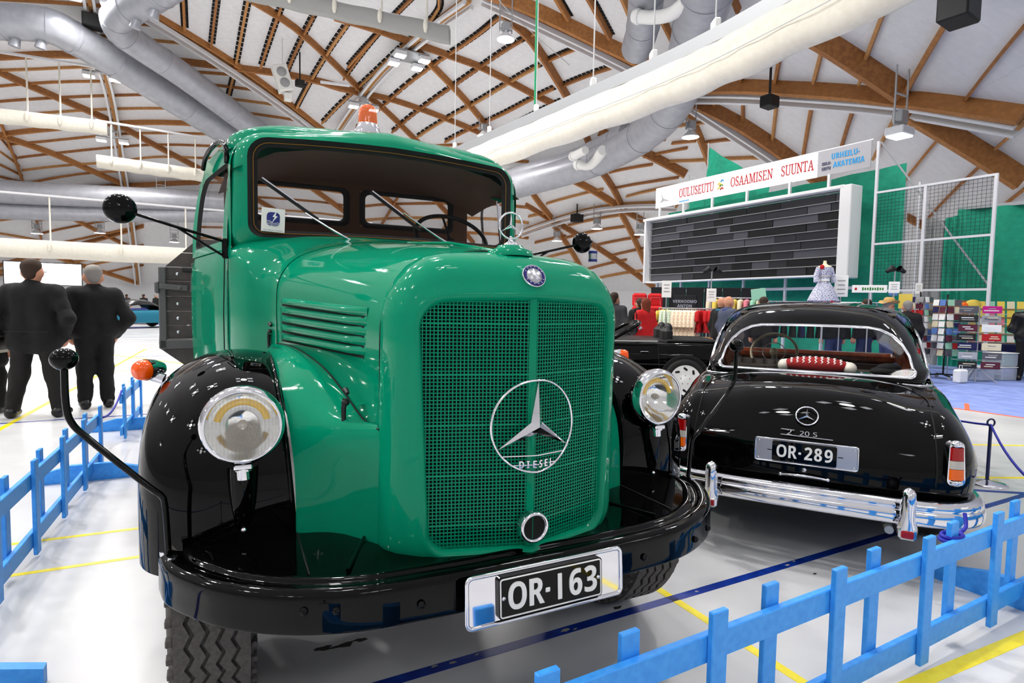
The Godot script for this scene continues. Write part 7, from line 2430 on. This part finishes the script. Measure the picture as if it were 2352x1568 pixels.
func build_nets() -> void:
	# goal-net frame carrying on from the scoreboard
	var fr := line_frame(Vector3(5.13, 0, -22.0), Vector3(8.74, 0, -15.61))
	var t := thing("net_frame", "white steel frame with dark netting beside the scoreboard", "net frame", fr.origin)
	t.transform = fr
	for x in [8.18, 9.32, 10.69]:
		part("post", Geo.new().bar(Vector3(x, 0, 0), Vector3(x, 4.44 if x > 8.5 else 5.7, 0), 0.06, 0.06), M.white_steel, t)
	for y in [1.95, 3.13, 4.42]:
		part("rail", Geo.new().bar(Vector3(8.18, y, 0), Vector3(10.72, y, 0), 0.05, 0.05), M.white_steel, t)
	for x in [8.45, 8.75]:
		part("post", Geo.new().bar(Vector3(x, 0, -0.9), Vector3(x, 4.7, -0.9), 0.05, 0.05), M.white_steel, t)
	part("brace", Geo.new().bar(Vector3(8.18, 5.7, -0.1), Vector3(10.2, 2.1, -1.2), 0.04, 0.04), M.galvanised, t)
	var net := Geo.new()
	var x := 8.22
	while x < 10.66:
		net.tube([Vector3(x, 1.97, -0.02), Vector3(x, 4.4, -0.02)], 0.004, 3, false)
		x += 0.085
	var y := 2.0
	while y < 4.4:
		net.tube([Vector3(8.2, y, -0.02), Vector3(10.66, y, -0.02)], 0.004, 3, false)
		y += 0.085
	stuff(part("netting", net, M.speaker_black, t))
	# green tarpaulins
	var g := thing("green_tarpaulin", "tall green tarpaulin hanging behind the net frame", "tarpaulin", Vector3.ZERO, 0, "green tarpaulins")
	cloth_sheet(g, "cloth", fr * Vector3(8.9, 0, -2.6), fr * Vector3(11.9, 0, -2.6), 0.1, 4.15, M.net_green, 4.05, 3.0)
	part("top_batten", Geo.new().bar(fr * Vector3(8.9, 4.18, -2.6), fr * Vector3(11.9, 4.08, -2.6), 0.08, 0.08), M.galvanised, g)
	g = thing("green_tarpaulin", "green tarpaulin right behind the scoreboard's white end", "tarpaulin", Vector3.ZERO, 0, "green tarpaulins")
	cloth_sheet(g, "cloth", fr * Vector3(0.2, 0, -0.75), fr * Vector3(8.5, 0, -0.75), 0.1, 5.0, M.net_green, 5.2, 6.0)
	g = thing("green_tarpaulin", "narrow bright green tarpaulin strip beside the grey canvas", "tarpaulin", Vector3.ZERO, 0, "green tarpaulins")
	cloth_sheet(g, "cloth", fr * Vector3(9.25, 0, -1.2), fr * Vector3(9.75, 0, -1.2), 0.1, 3.75, M.net_green, 3.9, 1.0)
	g = thing("grey_canvas", "pale grey canvas strip hanging between green tarpaulins", "canvas")
	cloth_sheet(g, "cloth", fr * Vector3(8.75, 0, -1.15), fr * Vector3(9.25, 0, -1.15), 0.1, 3.85, M.grey_cloth, 3.7, 1.5)
	g = thing("green_flag", "green cloth triangle sticking up behind the banner", "flag", Vector3.ZERO, 0, "green cloths behind the banner")
	var fl := Geo.new().smooth()
	var rows := []
	for i in 13:
		var f := i / 12.0
		var row := PackedVector3Array()
		for k in 5:
			var p := fr * Vector3(1.2 + f * 2.6, lerp(4.9, lerp(7.35, 5.6, f), k / 4.0), -1.6 + 0.08 * sin(f * 14.0 + k))
			row.append(p)
		rows.append(row)
	fl.grid(rows)
	part("cloth", fl, M.net_green, g)
	part("pole", Geo.new().tube([fr * Vector3(1.2, 0, -1.6), fr * Vector3(1.2, 7.5, -1.6)], 0.03, 8), M.galvanised, g)
	g = thing("green_flag", "square green cloth at the low end of the banner", "flag", Vector3.ZERO, 0, "green cloths behind the banner")
	cloth_sheet(g, "cloth", fr * Vector3(0.1, 0, -1.9), fr * Vector3(1.9, 0, -1.9), 4.6, 6.35, M.net_green, 6.3, 2.0)
	for x2 in [0.0, 1.9]:
		part("pole", Geo.new().tube([fr * Vector3(x2, 0, -1.9), fr * Vector3(x2, 6.6, -1.9)], 0.03, 8), M.galvanised, g)

# a garment on a hanger: outline front and back with some depth
func garment(at: Vector3, yaw: float, m: Material, h: float, w: float, label: String, group: String, sleeves := true) -> void:
	var t := thing("garment", label, "garment", at, yaw, group)
	var rows := []
	for q in [[0.0, 0.05, 0.03], [-0.02, 0.12, 0.05], [-0.07, 0.2, 0.06], [-0.25, 0.16, 0.06], [-0.45, 0.15, 0.06], [-0.75, 0.2, 0.075], [-1.0, 0.25, 0.09]]:
		var row := []
		for k in 8:
			var a := TAU * k / 8.0
			row.append(Vector3(cos(a) * q[1] * w * 5.0, q[0] * h, sin(a) * q[2] * (1.0 + 0.3 * sin(k * 2.6))))
		rows.append(row)
	part("cloth", Geo.new().patch(rows, 2, true), m, t)
	if sleeves:
		for s in [-1.0, 1.0]:
			part("sleeve", Geo.new().tube([Vector3(s * 0.85 * w, -0.07 * h, 0), Vector3(s * 1.15 * w, -0.32 * h, 0.01), Vector3(s * 1.2 * w, -0.5 * h, 0.02)], [0.05, 0.05, 0.045], 8), m, t)
	part("hanger", Geo.new().tube([Vector3(-0.8 * w, -0.03, 0), Vector3(0, 0.03, 0), Vector3(0.8 * w, -0.03, 0)], 0.006, 5), M.galvanised, t)

func notice(at: Vector3, w: float, h: float, yaw: float, label: String, pole: float, lines := 3) -> void:
	var t := thing("paper_notice", label, "notice", at, yaw, "paper notices at the stalls")
	part("sheet", Geo.new().box(Vector3.ZERO, Vector3(w, h, 0.008), 0.002), M.card_white, t)
	for k in lines:
		part("print_line", Geo.new().box(Vector3(0.0, h * (0.25 - 0.2 * k), 0.006), Vector3(w * (0.6 - 0.1 * (k % 2)), h * 0.05, 0.002)), M.grey_print, t)
	part("pole", Geo.new().tube([Vector3(0, -h / 2, -0.015), Vector3(0, -pole, -0.015)], 0.012, 6), M.galvanised, t)

func rail_of(a: Vector3, b: Vector3, y: float, label: String) -> void:
	var t := thing("clothes_rail", label, "clothes rail", Vector3.ZERO, 0, "clothes rails")
	part("bar", Geo.new().tube([a + Vector3(0, y, 0), b + Vector3(0, y, 0)], 0.015, 8), M.chrome, t)
	for p in [a, b]:
		part("upright", Geo.new().tube([p, p + Vector3(0, y, 0)], 0.015, 8), M.chrome, t)
		part("foot", Geo.new().bar(p + Vector3(-0.02, 0.03, -0.28), p + Vector3(0.02, 0.03, 0.28), 0.03, 0.03), M.chrome, t)

func build_clothes() -> void:
	# black booth walls with a name board
	var bf := line_frame(Vector3(4.0, 0, -17.2), Vector3(6.3, 0, -16.6))
	var bt := thing("booth_wall", "black panelled booth wall with a lettered name cloth", "booth wall", bf.origin)
	bt.transform = bf
	for k in 6:
		part("wall_panel", Geo.new().box(Vector3(0.33 + k * 0.5, 1.02, 0), Vector3(0.485, 2.02, 0.05), 0.008), M.booth_black, bt)
	part("name_cloth", Geo.new().box(Vector3(1.05, 1.55, 0.05), Vector3(0.62, 0.5, 0.012), 0.003), M.speaker_black, bt)
	words("VERHOOMO", 0.085, 0.006, M.banner_grey, bt, Transform3D(Basis(), Vector3(1.05, 1.62, 0.06)), true)
	words("ANTON", 0.085, 0.006, M.banner_grey, bt, Transform3D(Basis(), Vector3(1.05, 1.49, 0.06)), true)
	# car seats on show
	var s := thing("bench_seat", "red leather car bench seat with white piping on a display stand", "car seat", Vector3(3.36, 1.5, -14.5), -0.1)
	for x in [-0.19, 0.19]:
		part("backrest", Geo.new().box(Vector3(x, 0.11, 0), Vector3(0.36, 0.34, 0.12), 0.05), M.cloth_red, s)
		part("piping", Geo.new().tube([Vector3(x - 0.13, -0.02, 0.065), Vector3(x - 0.11, 0.17, 0.065), Vector3(x + 0.11, 0.17, 0.065), Vector3(x + 0.13, -0.02, 0.065)], 0.006, 5), M.pink, s)
	part("cushion", Geo.new().box(Vector3(0, -0.1, 0.1), Vector3(0.74, 0.14, 0.3), 0.05), M.cloth_red, s)
	part("stand", Geo.new().box(Vector3(0, -0.85, 0), Vector3(0.6, 1.3, 0.3)), M.booth_black, s)
	s = thing("ribbed_seat", "black ribbed car seat below the red bench seat", "car seat", Vector3(3.55, 0.95, -14.1), -0.1)
	for k in 6:
		part("rib", Geo.new().tube([Vector3(-0.16 + k * 0.065, -0.2, 0), Vector3(-0.16 + k * 0.065, 0.25, -0.04)], 0.034, 8), M.leather_black, s)
	part("seat_base", Geo.new().box(Vector3(0, -0.55, 0), Vector3(0.42, 0.75, 0.34), 0.04), M.booth_black, s)
	s = thing("display_bag", "black case with orange panels leaning by the clothes rail", "case", Vector3(3.3, 0.72, -12.95), -0.2)
	part("shell", Geo.new().box(Vector3.ZERO, Vector3(0.3, 0.5, 0.2), 0.05, Basis(Vector3.BACK, -0.4)), M.speaker_black, s)
	for x in [-0.06, 0.06]:
		part("orange_panel", Geo.new().box(Vector3(x, -0.05, 0.1), Vector3(0.07, 0.2, 0.03), 0.01, Basis(Vector3.BACK, -0.4)), M.amber_lens, s)
	part("prop", Geo.new().box(Vector3(0, -0.47, 0), Vector3(0.4, 0.5, 0.3), 0.02), M.booth_black, s)
	# front rail
	rail_of(Vector3(3.42, 0, -13.55), Vector3(4.62, 0, -13.0), 1.42, "chrome rail of pale floral and red garments")
	var n := 15
	for k in n:
		var f := (k + 0.5) / n
		var p := Vector3(3.42, 1.38, -13.55).lerp(Vector3(4.62, 1.38, -13.0), f)
		if k == 0:
			garment(p + Vector3(0.06, 0.0, 0.12), -0.43, M.sunny, 0.5, 0.17, "plain yellow cardigan at the end of the pale rail", "garments on the front rail")
		elif k < 4:
			garment(p, 0.9, M.floral_green, 0.62, 0.2, "pale green floral garment between the yellow cardigan and the cream ones", "garments on the front rail")
		elif k < 10:
			garment(p, 0.9, M.floral_cream, 0.78, 0.21, "long cream floral garment in the middle of the front rail", "garments on the front rail")
		else:
			garment(p, 0.9 if k != 11 else -0.43, M.cloth_red, 0.5, 0.19, "bright red garment at the end of the front rail", "garments on the front rail")
	s = thing("wooden_crate", "brown slatted crate on the floor under the red garments", "crate", Vector3(4.3, 0, -12.75), -0.4)
	for y in [0.1, 0.26, 0.42, 0.58, 0.74]:
		part("slat", Geo.new().box(Vector3(0, y, 0.16), Vector3(0.42, 0.13, 0.02), 0.004), M.kraft, s)
	part("side", Geo.new().box(Vector3(-0.2, 0.42, 0), Vector3(0.02, 0.82, 0.32)), M.kraft, s)
	part("side", Geo.new().box(Vector3(0.2, 0.42, 0), Vector3(0.02, 0.82, 0.32)), M.kraft, s)
	# back rail
	rail_of(Vector3(4.9, 0, -14.6), Vector3(6.1, 0, -14.2), 1.7, "chrome rail of yellow, mint and cream garments before the black booth wall")
	var cols := ["cream", "sunny", "cream", "mint", "sunny", "cream", "pink", "mint", "cream"]
	for k in 9:
		garment(Vector3(4.95, 1.66, -14.58).lerp(Vector3(6.05, 1.66, -14.22), k / 8.0), 1.0, M[cols[k]], 0.6, 0.2, "%s garment on the rail before the black booth wall" % {"cream": "plain cream", "sunny": "plain yellow", "mint": "pale mint", "pink": "pale pink"}[cols[k]], "garments on the back rail")
	# long rail of black clothes behind the saloon's roof
	rail_of(Vector3(6.0, 0, -13.9), Vector3(8.6, 0, -13.2), 1.62, "long rail of black clothes behind the saloon's roof")
	for k in 14:
		garment(Vector3(6.1, 1.58, -13.88).lerp(Vector3(8.5, 1.58, -13.22), k / 13.0), 1.1, M.cloth_black if k % 4 else M.navy, 0.8, 0.2, "black garment on the long rail" if k % 4 else "navy garment between the black ones on the long rail", "garments on the long rail")
	# mannequin
	var mq := thing("mannequin", "mannequin in a blue and white floral dress with red petticoat", "mannequin", Vector3(6.68, 1.75, -12.5), 0.2)
	part("bust", Geo.new().lathe(Transform3D(), [Vector2(0.03, 0.74), Vector2(0.035, 0.68), Vector2(0.06, 0.65), Vector2(0.13, 0.62), Vector2(0.14, 0.56), Vector2(0.12, 0.4)], 20), M.cream, mq)
	part("bodice", Geo.new().lathe(Transform3D(), [Vector2(0.145, 0.6), Vector2(0.15, 0.54), Vector2(0.14, 0.46), Vector2(0.1, 0.36), Vector2(0.105, 0.34)], 20), M.floral_blue, mq)
	for sd in [-1.0, 1.0]:
		part("sleeve", Geo.new().tube([Vector3(sd * 0.14, 0.58, 0), Vector3(sd * 0.2, 0.42, 0), Vector3(sd * 0.22, 0.28, 0.03)], [0.06, 0.055, 0.05], 10), M.floral_blue, mq)
	part("belt", Geo.new().lathe(Transform3D(), [Vector2(0.108, 0.3), Vector2(0.11, 0.35)], 20), M.white_paint, mq)
	var rows := []
	for q in [[0.3, 0.11], [0.2, 0.17], [0.05, 0.25], [-0.1, 0.31], [-0.14, 0.315]]:
		var row := []
		for k in 24:
			var a := TAU * k / 24.0
			var r: float = q[1] * (1.0 + (0.07 if k % 2 else -0.05) * (0.3 - q[0]) * 2.2)
			row.append(Vector3(cos(a) * r, q[0], sin(a) * r * 0.85))
		rows.append(row)
	part("skirt", Geo.new().patch(rows, 1, true), M.floral_blue, mq)
	part("petticoat", Geo.new().lathe(Transform3D(), [Vector2(0.2, 0.0), Vector2(0.27, -0.14), Vector2(0.25, -0.2)], 24), M.cloth_red, mq)
	part("rose", Geo.new().ball(Vector3(-0.13, 0.6, 0.08), Vector3(0.05, 0.05, 0.04), 12), M.cloth_red, mq)
	part("stand", Geo.new().tube([Vector3(0, -0.1, 0), Vector3(0, -1.72, 0)], 0.02, 8), M.galvanised, mq)
	part("stand_foot", Geo.new().lathe(Transform3D(Basis(), Vector3(0, -1.75, 0)), [Vector2(0.001, 0.03), Vector2(0.18, 0.02), Vector2(0.2, 0.0)], 20), M.galvanised, mq)
	notice(Vector3(3.49, 1.85, -13.2), 0.21, 0.38, -0.3, "white notice on a pole in front of the black booth wall's end", 1.85)
	notice(Vector3(4.51, 1.73, -13.2), 0.21, 0.3, -0.3, "white notice over the red garments of the front rail", 1.73)
	notice(Vector3(7.11, 1.96, -12.6), 0.26, 0.46, -0.4, "tall white notice right below the scoreboard's white end", 1.96, 4)
	notice(Vector3(8.06, 1.94, -12.3), 0.2, 0.24, -0.4, "small white notice at the end of the green-lettered board", 1.94)
	notice(Vector3(9.35, 1.97, -13.4), 0.14, 0.24, -0.4, "small white notice above the card racks", 1.97)
	var sg := thing("stall_sign", "long white board with green lettering above the straw hat", "sign", Vector3(7.57, 1.9, -12.35), -0.45)
	part("board", Geo.new().box(Vector3.ZERO, Vector3(0.64, 0.16, 0.015), 0.004), M.card_white, sg)
	for k in 9:
		part("print_mark", Geo.new().box(Vector3(-0.12 + k * 0.045, 0.0, 0.009), Vector3(0.03, 0.05 if k % 3 else 0.065, 0.002)), M.leaf, sg)
	part("logo_mark", Geo.new().ball(Vector3(-0.25, 0, 0.01), Vector3(0.025, 0.03, 0.004), 10), M.banner_red, sg)
	part("pole", Geo.new().tube([Vector3(0, -0.08, -0.02), Vector3(0, -1.9, -0.02)], 0.015, 6), M.galvanised, sg)
	for q in [[Vector3(4.57, 2.28, -13.4), "pair of small spotlights on a pole before the scoreboard"], [Vector3(8.19, 2.30, -12.5), "pair of black spotlights on a pole beside the grey canvas"]]:
		var l := thing("spotlight_stand", q[1], "spotlight", q[0], 0.2, "stall spotlights")
		for sd in [-1.0, 1.0]:
			part("lamp_head", Geo.new().lathe(Transform3D(Basis(Vector3.BACK, sd * 1.1), Vector3(sd * 0.14, 0.02, 0.02)), [Vector2(0.001, -0.1), Vector2(0.04, -0.09), Vector2(0.05, 0.0), Vector2(0.075, 0.07), Vector2(0.07, 0.07)], 14), M.speaker_black, l)
		part("crossbar", Geo.new().bar(Vector3(-0.14, 0, 0), Vector3(0.14, 0, 0), 0.02, 0.02), M.speaker_black, l)
		part("pole", Geo.new().tube([Vector3(0, 0, 0), Vector3(0, -q[0].y, 0)], 0.014, 8), M.galvanised, l)
	var bx := thing("green_picture", "pale green picture board propped above the long clothes rail", "picture", Vector3(5.75, 1.78, -13.6), -0.4)
	part("board", Geo.new().box(Vector3.ZERO, Vector3(0.32, 0.26, 0.02), 0.004, Basis(Vector3.BACK, 0.12)), M.mint, bx)
	part("easel", Geo.new().tube([Vector3(0, 0, -0.03), Vector3(0, -1.78, -0.03)], 0.015, 6), M.galvanised, bx)

func build_cards() -> void:
	var r2 := RandomNumberGenerator.new()
	r2.seed = 44
	var cols := ["card_white", "sky_print", "navy", "cream", "banner_red", "plum", "card_white", "grey_print", "mint", "pink", "display_mid", "card_white"]
	# two spinner racks of postcards
	var i := 0
	for q in [[Vector3(9.05, 0, -12.9), 0.5, 1.78, 9, "tall wire spinner rack of postcards, the one next to the saloon"], [Vector3(9.32, 0, -12.45), 0.1, 1.72, 8, "wheeled spinner rack of larger cards before the other rack"]]:
		var t := thing("card_rack", q[4], "card rack", q[0], q[1], "spinner racks")
		part("column", Geo.new().tube([Vector3(0, 0.1, 0), Vector3(0, q[2] + 0.1, 0)], 0.018, 8), M.speaker_black, t)
		for k in 4:
			var a := TAU * k / 4 + 0.4
			part("base_arm", Geo.new().bar(Vector3(0, 0.1, 0), Vector3(cos(a) * 0.34, 0.08, sin(a) * 0.34), 0.03, 0.03), M.speaker_black, t)
			part("castor", Geo.new().lathe(Transform3D(Basis(Vector3.RIGHT, PI / 2), Vector3(cos(a) * 0.34, 0.035, sin(a) * 0.34)), [Vector2(0.001, -0.015), Vector2(0.035, -0.015), Vector2(0.035, 0.015), Vector2(0.001, 0.015)], 12, true), M.galvanised, t)
		for side in 4:
			var bas := Basis(Vector3.UP, side * PI / 2)
			for fr in [-0.17, 0.0, 0.17]:
				part("wire", Geo.new().tube([bas * Vector3(fr, 0.45, 0.17), bas * Vector3(fr, q[2], 0.17)], 0.005, 4), M.galvanised, t)
			for row in q[3]:
				for c in 2:
					var h: float = (q[2] - 0.5) / q[3]
					var o := bas * Vector3(-0.085 + c * 0.17, 0.5 + row * h + h * 0.45, 0.185)
					part("card", Geo.new().box(o, Vector3(0.145, h * 0.84, 0.012), 0.002, bas * Basis(Vector3.RIGHT, -0.12)), M[cols[r2.randi() % cols.size()]], t)
		i += 1
	# rack of novelty plates
	var t := thing("plate_rack", "wire rack of coloured novelty number plates and signs", "rack", Vector3(9.62, 0, -11.95), -0.35)
	part("column", Geo.new().tube([Vector3(0, 0.0, 0), Vector3(0, 1.55, 0)], 0.014, 8), M.galvanised, t)
	for k in 3:
		var a := TAU * k / 3 + 0.5
		part("leg", Geo.new().tube([Vector3(0, 0.32, 0), Vector3(cos(a) * 0.36, 0.012, sin(a) * 0.36)], 0.01, 6), M.galvanised, t)
	var pc := ["display_mid", "magenta", "display_black", "grey_print", "plum", "card_white", "speaker_black", "banner_red", "navy", "cream", "brushed", "display_mid", "speaker_black", "plum"]
	for row in 7:
		part("shelf_wire", Geo.new().tube([Vector3(-0.45, 0.27 + row * 0.19, 0.05), Vector3(0.45, 0.27 + row * 0.19, 0.05)], 0.006, 5), M.galvanised, t)
		for c in 2:
			var pl := Node3D.new()
			pl.name = "novelty_plate"
			pl.position = Vector3(-0.2 + c * 0.4 + r2.randf_range(-0.03, 0.03), 0.36 + row * 0.19, 0.08)
			t.add_child(pl, true)
			part("plate", Geo.new().box(Vector3.ZERO, Vector3(0.33, 0.145, 0.006), 0.002), M[pc[(6 - row) * 2 + c]], pl)
			for k in 2:
				part("plate_print", Geo.new().box(Vector3(r2.randf_range(-0.05, 0.05), 0.02 - k * 0.04, 0.005), Vector3(r2.randf_range(0.12, 0.26), 0.018, 0.002)), M[["card_white", "cream", "grey_print"][r2.randi() % 3]], pl)
			if row == 5 and c == 1:
				words("Princess", 0.045, 0.003, M.navy, pl, Transform3D(Basis(), Vector3(0, 0, 0.006)), false)
	var sb := thing("storage_bay", "dark open storage bay with a grey board front beside the green tarpaulin", "storage bay", Vector3(17.6, 0, -20.2), -0.75)
	part("bay_wall", Geo.new().box(Vector3(0, 1.7, -1.0), Vector3(4.6, 3.4, 0.1)), M.booth_black, sb)
	part("bay_roof", Geo.new().box(Vector3(0, 3.4, 0), Vector3(4.6, 0.1, 2.1)), M.booth_black, sb)
	part("board_front", Geo.new().box(Vector3(0, 1.0, 1.0), Vector3(4.6, 2.0, 0.06), 0.01), M.grey_cloth, sb)
	for x in [-2.25, 2.25]:
		part("bay_post", Geo.new().box(Vector3(x, 1.7, 1.0), Vector3(0.12, 3.4, 0.12), 0.01), M.white_steel, sb)
	for k in 3:
		var cr := thing("plastic_crate", ["clear plastic crate at the foot of the plate rack", "clear plastic crate stacked behind the plate rack, upper one", "clear plastic crate stacked behind the plate rack, lower one"][k], "crate", [Vector3(9.95, 0, -12.28), Vector3(10.55, 0.3, -12.42), Vector3(10.55, 0.0, -12.42)][k], 0.3, "clear plastic crates")
		part("box", Geo.new().box(Vector3(0, 0.14, 0), Vector3(0.46, 0.27, 0.34), 0.02), M.crate_plastic, cr)
		part("lid", Geo.new().box(Vector3(0, 0.285, 0), Vector3(0.48, 0.02, 0.36), 0.008), M.white_plastic, cr)
	var bg := thing("paper_bag", "white carrier bag on the floor between the racks", "bag", Vector3(9.15, 0, -11.75), 0.4)
	part("bag", Geo.new().box(Vector3(0, 0.14, 0), Vector3(0.3, 0.28, 0.14), 0.03), M.card_white, bg)
	part("handle", Geo.new().tube([Vector3(-0.06, 0.28, 0), Vector3(-0.04, 0.36, 0), Vector3(0.04, 0.36, 0), Vector3(0.06, 0.28, 0)], 0.006, 5), M.card_white, bg)
	# table and shelf of cards at the right
	var tb := thing("folding_table", "folding table with a dark blue cloth under the card shelves", "table", Vector3(11.15, 0, -13.1), -0.4)
	part("tabletop", Geo.new().box(Vector3(0, 0.72, 0), Vector3(1.5, 0.04, 0.7), 0.01), M.navy, tb)
	part("cloth_edge", Geo.new().box(Vector3(0, 0.64, 0.35), Vector3(1.5, 0.14, 0.02), 0.004), M.navy, tb)
	for x in [-0.6, 0.6]:
		part("leg", Geo.new().bar(Vector3(x, 0.7, -0.25), Vector3(x + 0.05, 0.0, 0.25), 0.03, 0.03), M.galvanised, tb)
		part("leg", Geo.new().bar(Vector3(x, 0.7, 0.25), Vector3(x + 0.05, 0.0, -0.25), 0.03, 0.03), M.galvanised, tb)
	var sh := thing("card_shelf", "stepped shelf of pastel greeting cards on the folding table", "shelf", Vector3(11.1, 0.745, -13.15), -0.4)
	for row in 5:
		part("step", Geo.new().box(Vector3(0, 0.02 + row * 0.19, -0.03 * row), Vector3(1.3, 0.02, 0.1)), M.kraft, sh)
		for c in 7:
			part("greeting_card", Geo.new().box(Vector3(-0.54 + c * 0.18, 0.115 + row * 0.19, -0.03 * row + 0.01), Vector3(0.14, 0.165, 0.008), 0.002, Basis(Vector3.RIGHT, -0.15)), M[["cream", "sunny", "pink", "mint", "card_white", "sunny"][r2.randi() % 6]], sh)
	for q in [[Vector3(8.62, 1.66, -12.75), "orange-yellow poster on a short pole by the card racks", "sunny", 0.26, 0.32], [Vector3(10.05, 1.5, -13.3), "brown cardboard panel behind the plate rack", "kraft", 0.9, 0.42], [Vector3(8.9, 1.9, -13.6), "small portrait print above the spinner rack", "sky_print", 0.18, 0.2]]:
		var p := thing("poster", q[1], "poster", q[0], -0.35)
		part("print", Geo.new().box(Vector3.ZERO, Vector3(q[3], q[4], 0.01), 0.002), M[q[2]], p)
		part("pole", Geo.new().tube([Vector3(0, -q[4] / 2, -0.02), Vector3(0, -q[0].y, -0.02)], 0.012, 6), M.galvanised, p)
	var ct := thing("yellow_cutout", "yellow and orange cut-out figure standing behind the plate rack", "cut-out", Vector3(10.25, 1.55, -13.0), -0.3)
	part("yellow_shape", Geo.new().ball(Vector3(0.05, 0.06, 0), Vector3(0.16, 0.12, 0.03), 16), M.sunny, ct)
	part("orange_shape", Geo.new().ball(Vector3(-0.12, 0.0, 0.01), Vector3(0.09, 0.12, 0.03), 14), M.amber_lens, ct)
	part("pole", Geo.new().tube([Vector3(0, 0, -0.03), Vector3(0, -1.55, -0.03)], 0.012, 6), M.galvanised, ct)

# ---------------------------------------------------------------- far side of the hall on the left
func build_far_side() -> void:
	var sc := thing("projection_screen", "bright white projection screen behind the broad man's head", "screen", Vector3(-24.2, 0, -30.0), 0.65)
	part("screen_surface", Geo.new().box(Vector3(0, 2.62, 0), Vector3(3.1, 1.1, 0.04)), M.screen_glow, sc)
	part("screen_frame", Geo.new().box(Vector3(0, 2.62, -0.05), Vector3(3.2, 1.2, 0.05), 0.01), M.speaker_black, sc)
	for x in [-1.3, 1.3]:
		part("leg", Geo.new().bar(Vector3(x, 0, -0.05), Vector3(x, 2.1, -0.05), 0.06, 0.06), M.speaker_black, sc)
	var al := AreaLight3D.new()
	al.name = "screen_light"
	al.area_size = Vector2(3.0, 1.0)
	al.light_energy = 1.0
	al.shadow_enabled = true
	al.area_range = 60.0
	add_child(al)
	al.position = Vector3(-24.2, 2.62, -30.0) + Vector3(sin(0.65), 0, cos(0.65)) * 0.06
	al.rotation.y = 0.65 + PI
	# distant show cars
	var dc := "show cars far across the hall"
	var cc := [["card_blue", Vector3(-21.5, 0, -33.0), "blue"], ["card_white", Vector3(-24.5, 0, -45.0), "white"], ["cloth_teal", Vector3(-18.5, 0, -28.5), "turquoise"], ["banner_red", Vector3(-34.0, 0, -46.0), "red"], ["display_mid", Vector3(-29.0, 0, -50.0), "grey"], ["card_white", Vector3(-14.0, 0, -42.0), "small white"], ["navy", Vector3(-38.0, 0, -40.0), "navy"]]
	for q in cc:
		var t := thing("show_car", "%s show car far across the white floor" % q[2], "car", q[1], 0.4 + q[1].x * 0.3, dc)
		var net := []
		for s in [[-2.1, 0.45, 0.7], [-1.9, 0.75, 0.82], [-0.9, 0.85, 0.86], [0.9, 0.88, 0.86], [1.8, 0.82, 0.82], [2.1, 0.5, 0.72]]:
			var row := []
			for k in [[-1.0, 0.3], [-1.0, 0.7], [-0.9, 0.97], [0.0, 1.0], [0.9, 0.97], [1.0, 0.7], [1.0, 0.3]]:
				row.append(Vector3(s[0], s[1] * k[1], s[2] * k[0]))
			net.append(row)
		part("body", Geo.new().patch(net, 2), M[q[0]], t)
		net = []
		for s in [[-1.0, 0.86, 0.7], [-0.6, 1.3, 0.6], [0.4, 1.38, 0.6], [1.2, 0.88, 0.7]]:
			var row := []
			for k in [[-1.0, 0.6], [-0.95, 0.9], [0.0, 1.0], [0.95, 0.9], [1.0, 0.6]]:
				row.append(Vector3(s[0], s[1] * k[1] + (0.3 if k[1] == 0.6 else 0.0), s[2] * k[0]))
			net.append(row)
		part("cabin", Geo.new().patch(net, 2), M.display_black, t)
		for x in [-1.25, 1.25]:
			for z in [-0.75, 0.75]:
				part("wheel", Geo.new().lathe(Transform3D(Basis(Vector3.RIGHT, PI / 2), Vector3(x, 0.32, z)), [Vector2(0.001, -0.1), Vector2(0.3, -0.1), Vector2(0.32, 0.0), Vector2(0.3, 0.1), Vector2(0.001, 0.1)], 16), M.rubber, t)
	# low posts with ropes round the far cars
	for k in 5:
		var p := Vector3(-11.5 - k * 2.75, 0, -14.5 - k * 3.9)
		var t := thing("rope_post", "dark blue rope post far across the floor beyond the two men", "rope post", p, 0, "far rope posts")
		part("base_disc", Geo.new().lathe(Transform3D(), [Vector2(0.001, 0.03), Vector2(0.16, 0.02), Vector2(0.17, 0.0)], 16), M.post_blue, t)
		part("pole", Geo.new().tube([Vector3(0, 0, 0), Vector3(0, 0.95, 0)], 0.025, 8), M.card_blue, t)
	fence(Vector3(-22.0, 0, -36.0), HALL_B, 9, 0.3, "blue picket barrier far across the floor before the show cars", [0.4, 2.0])
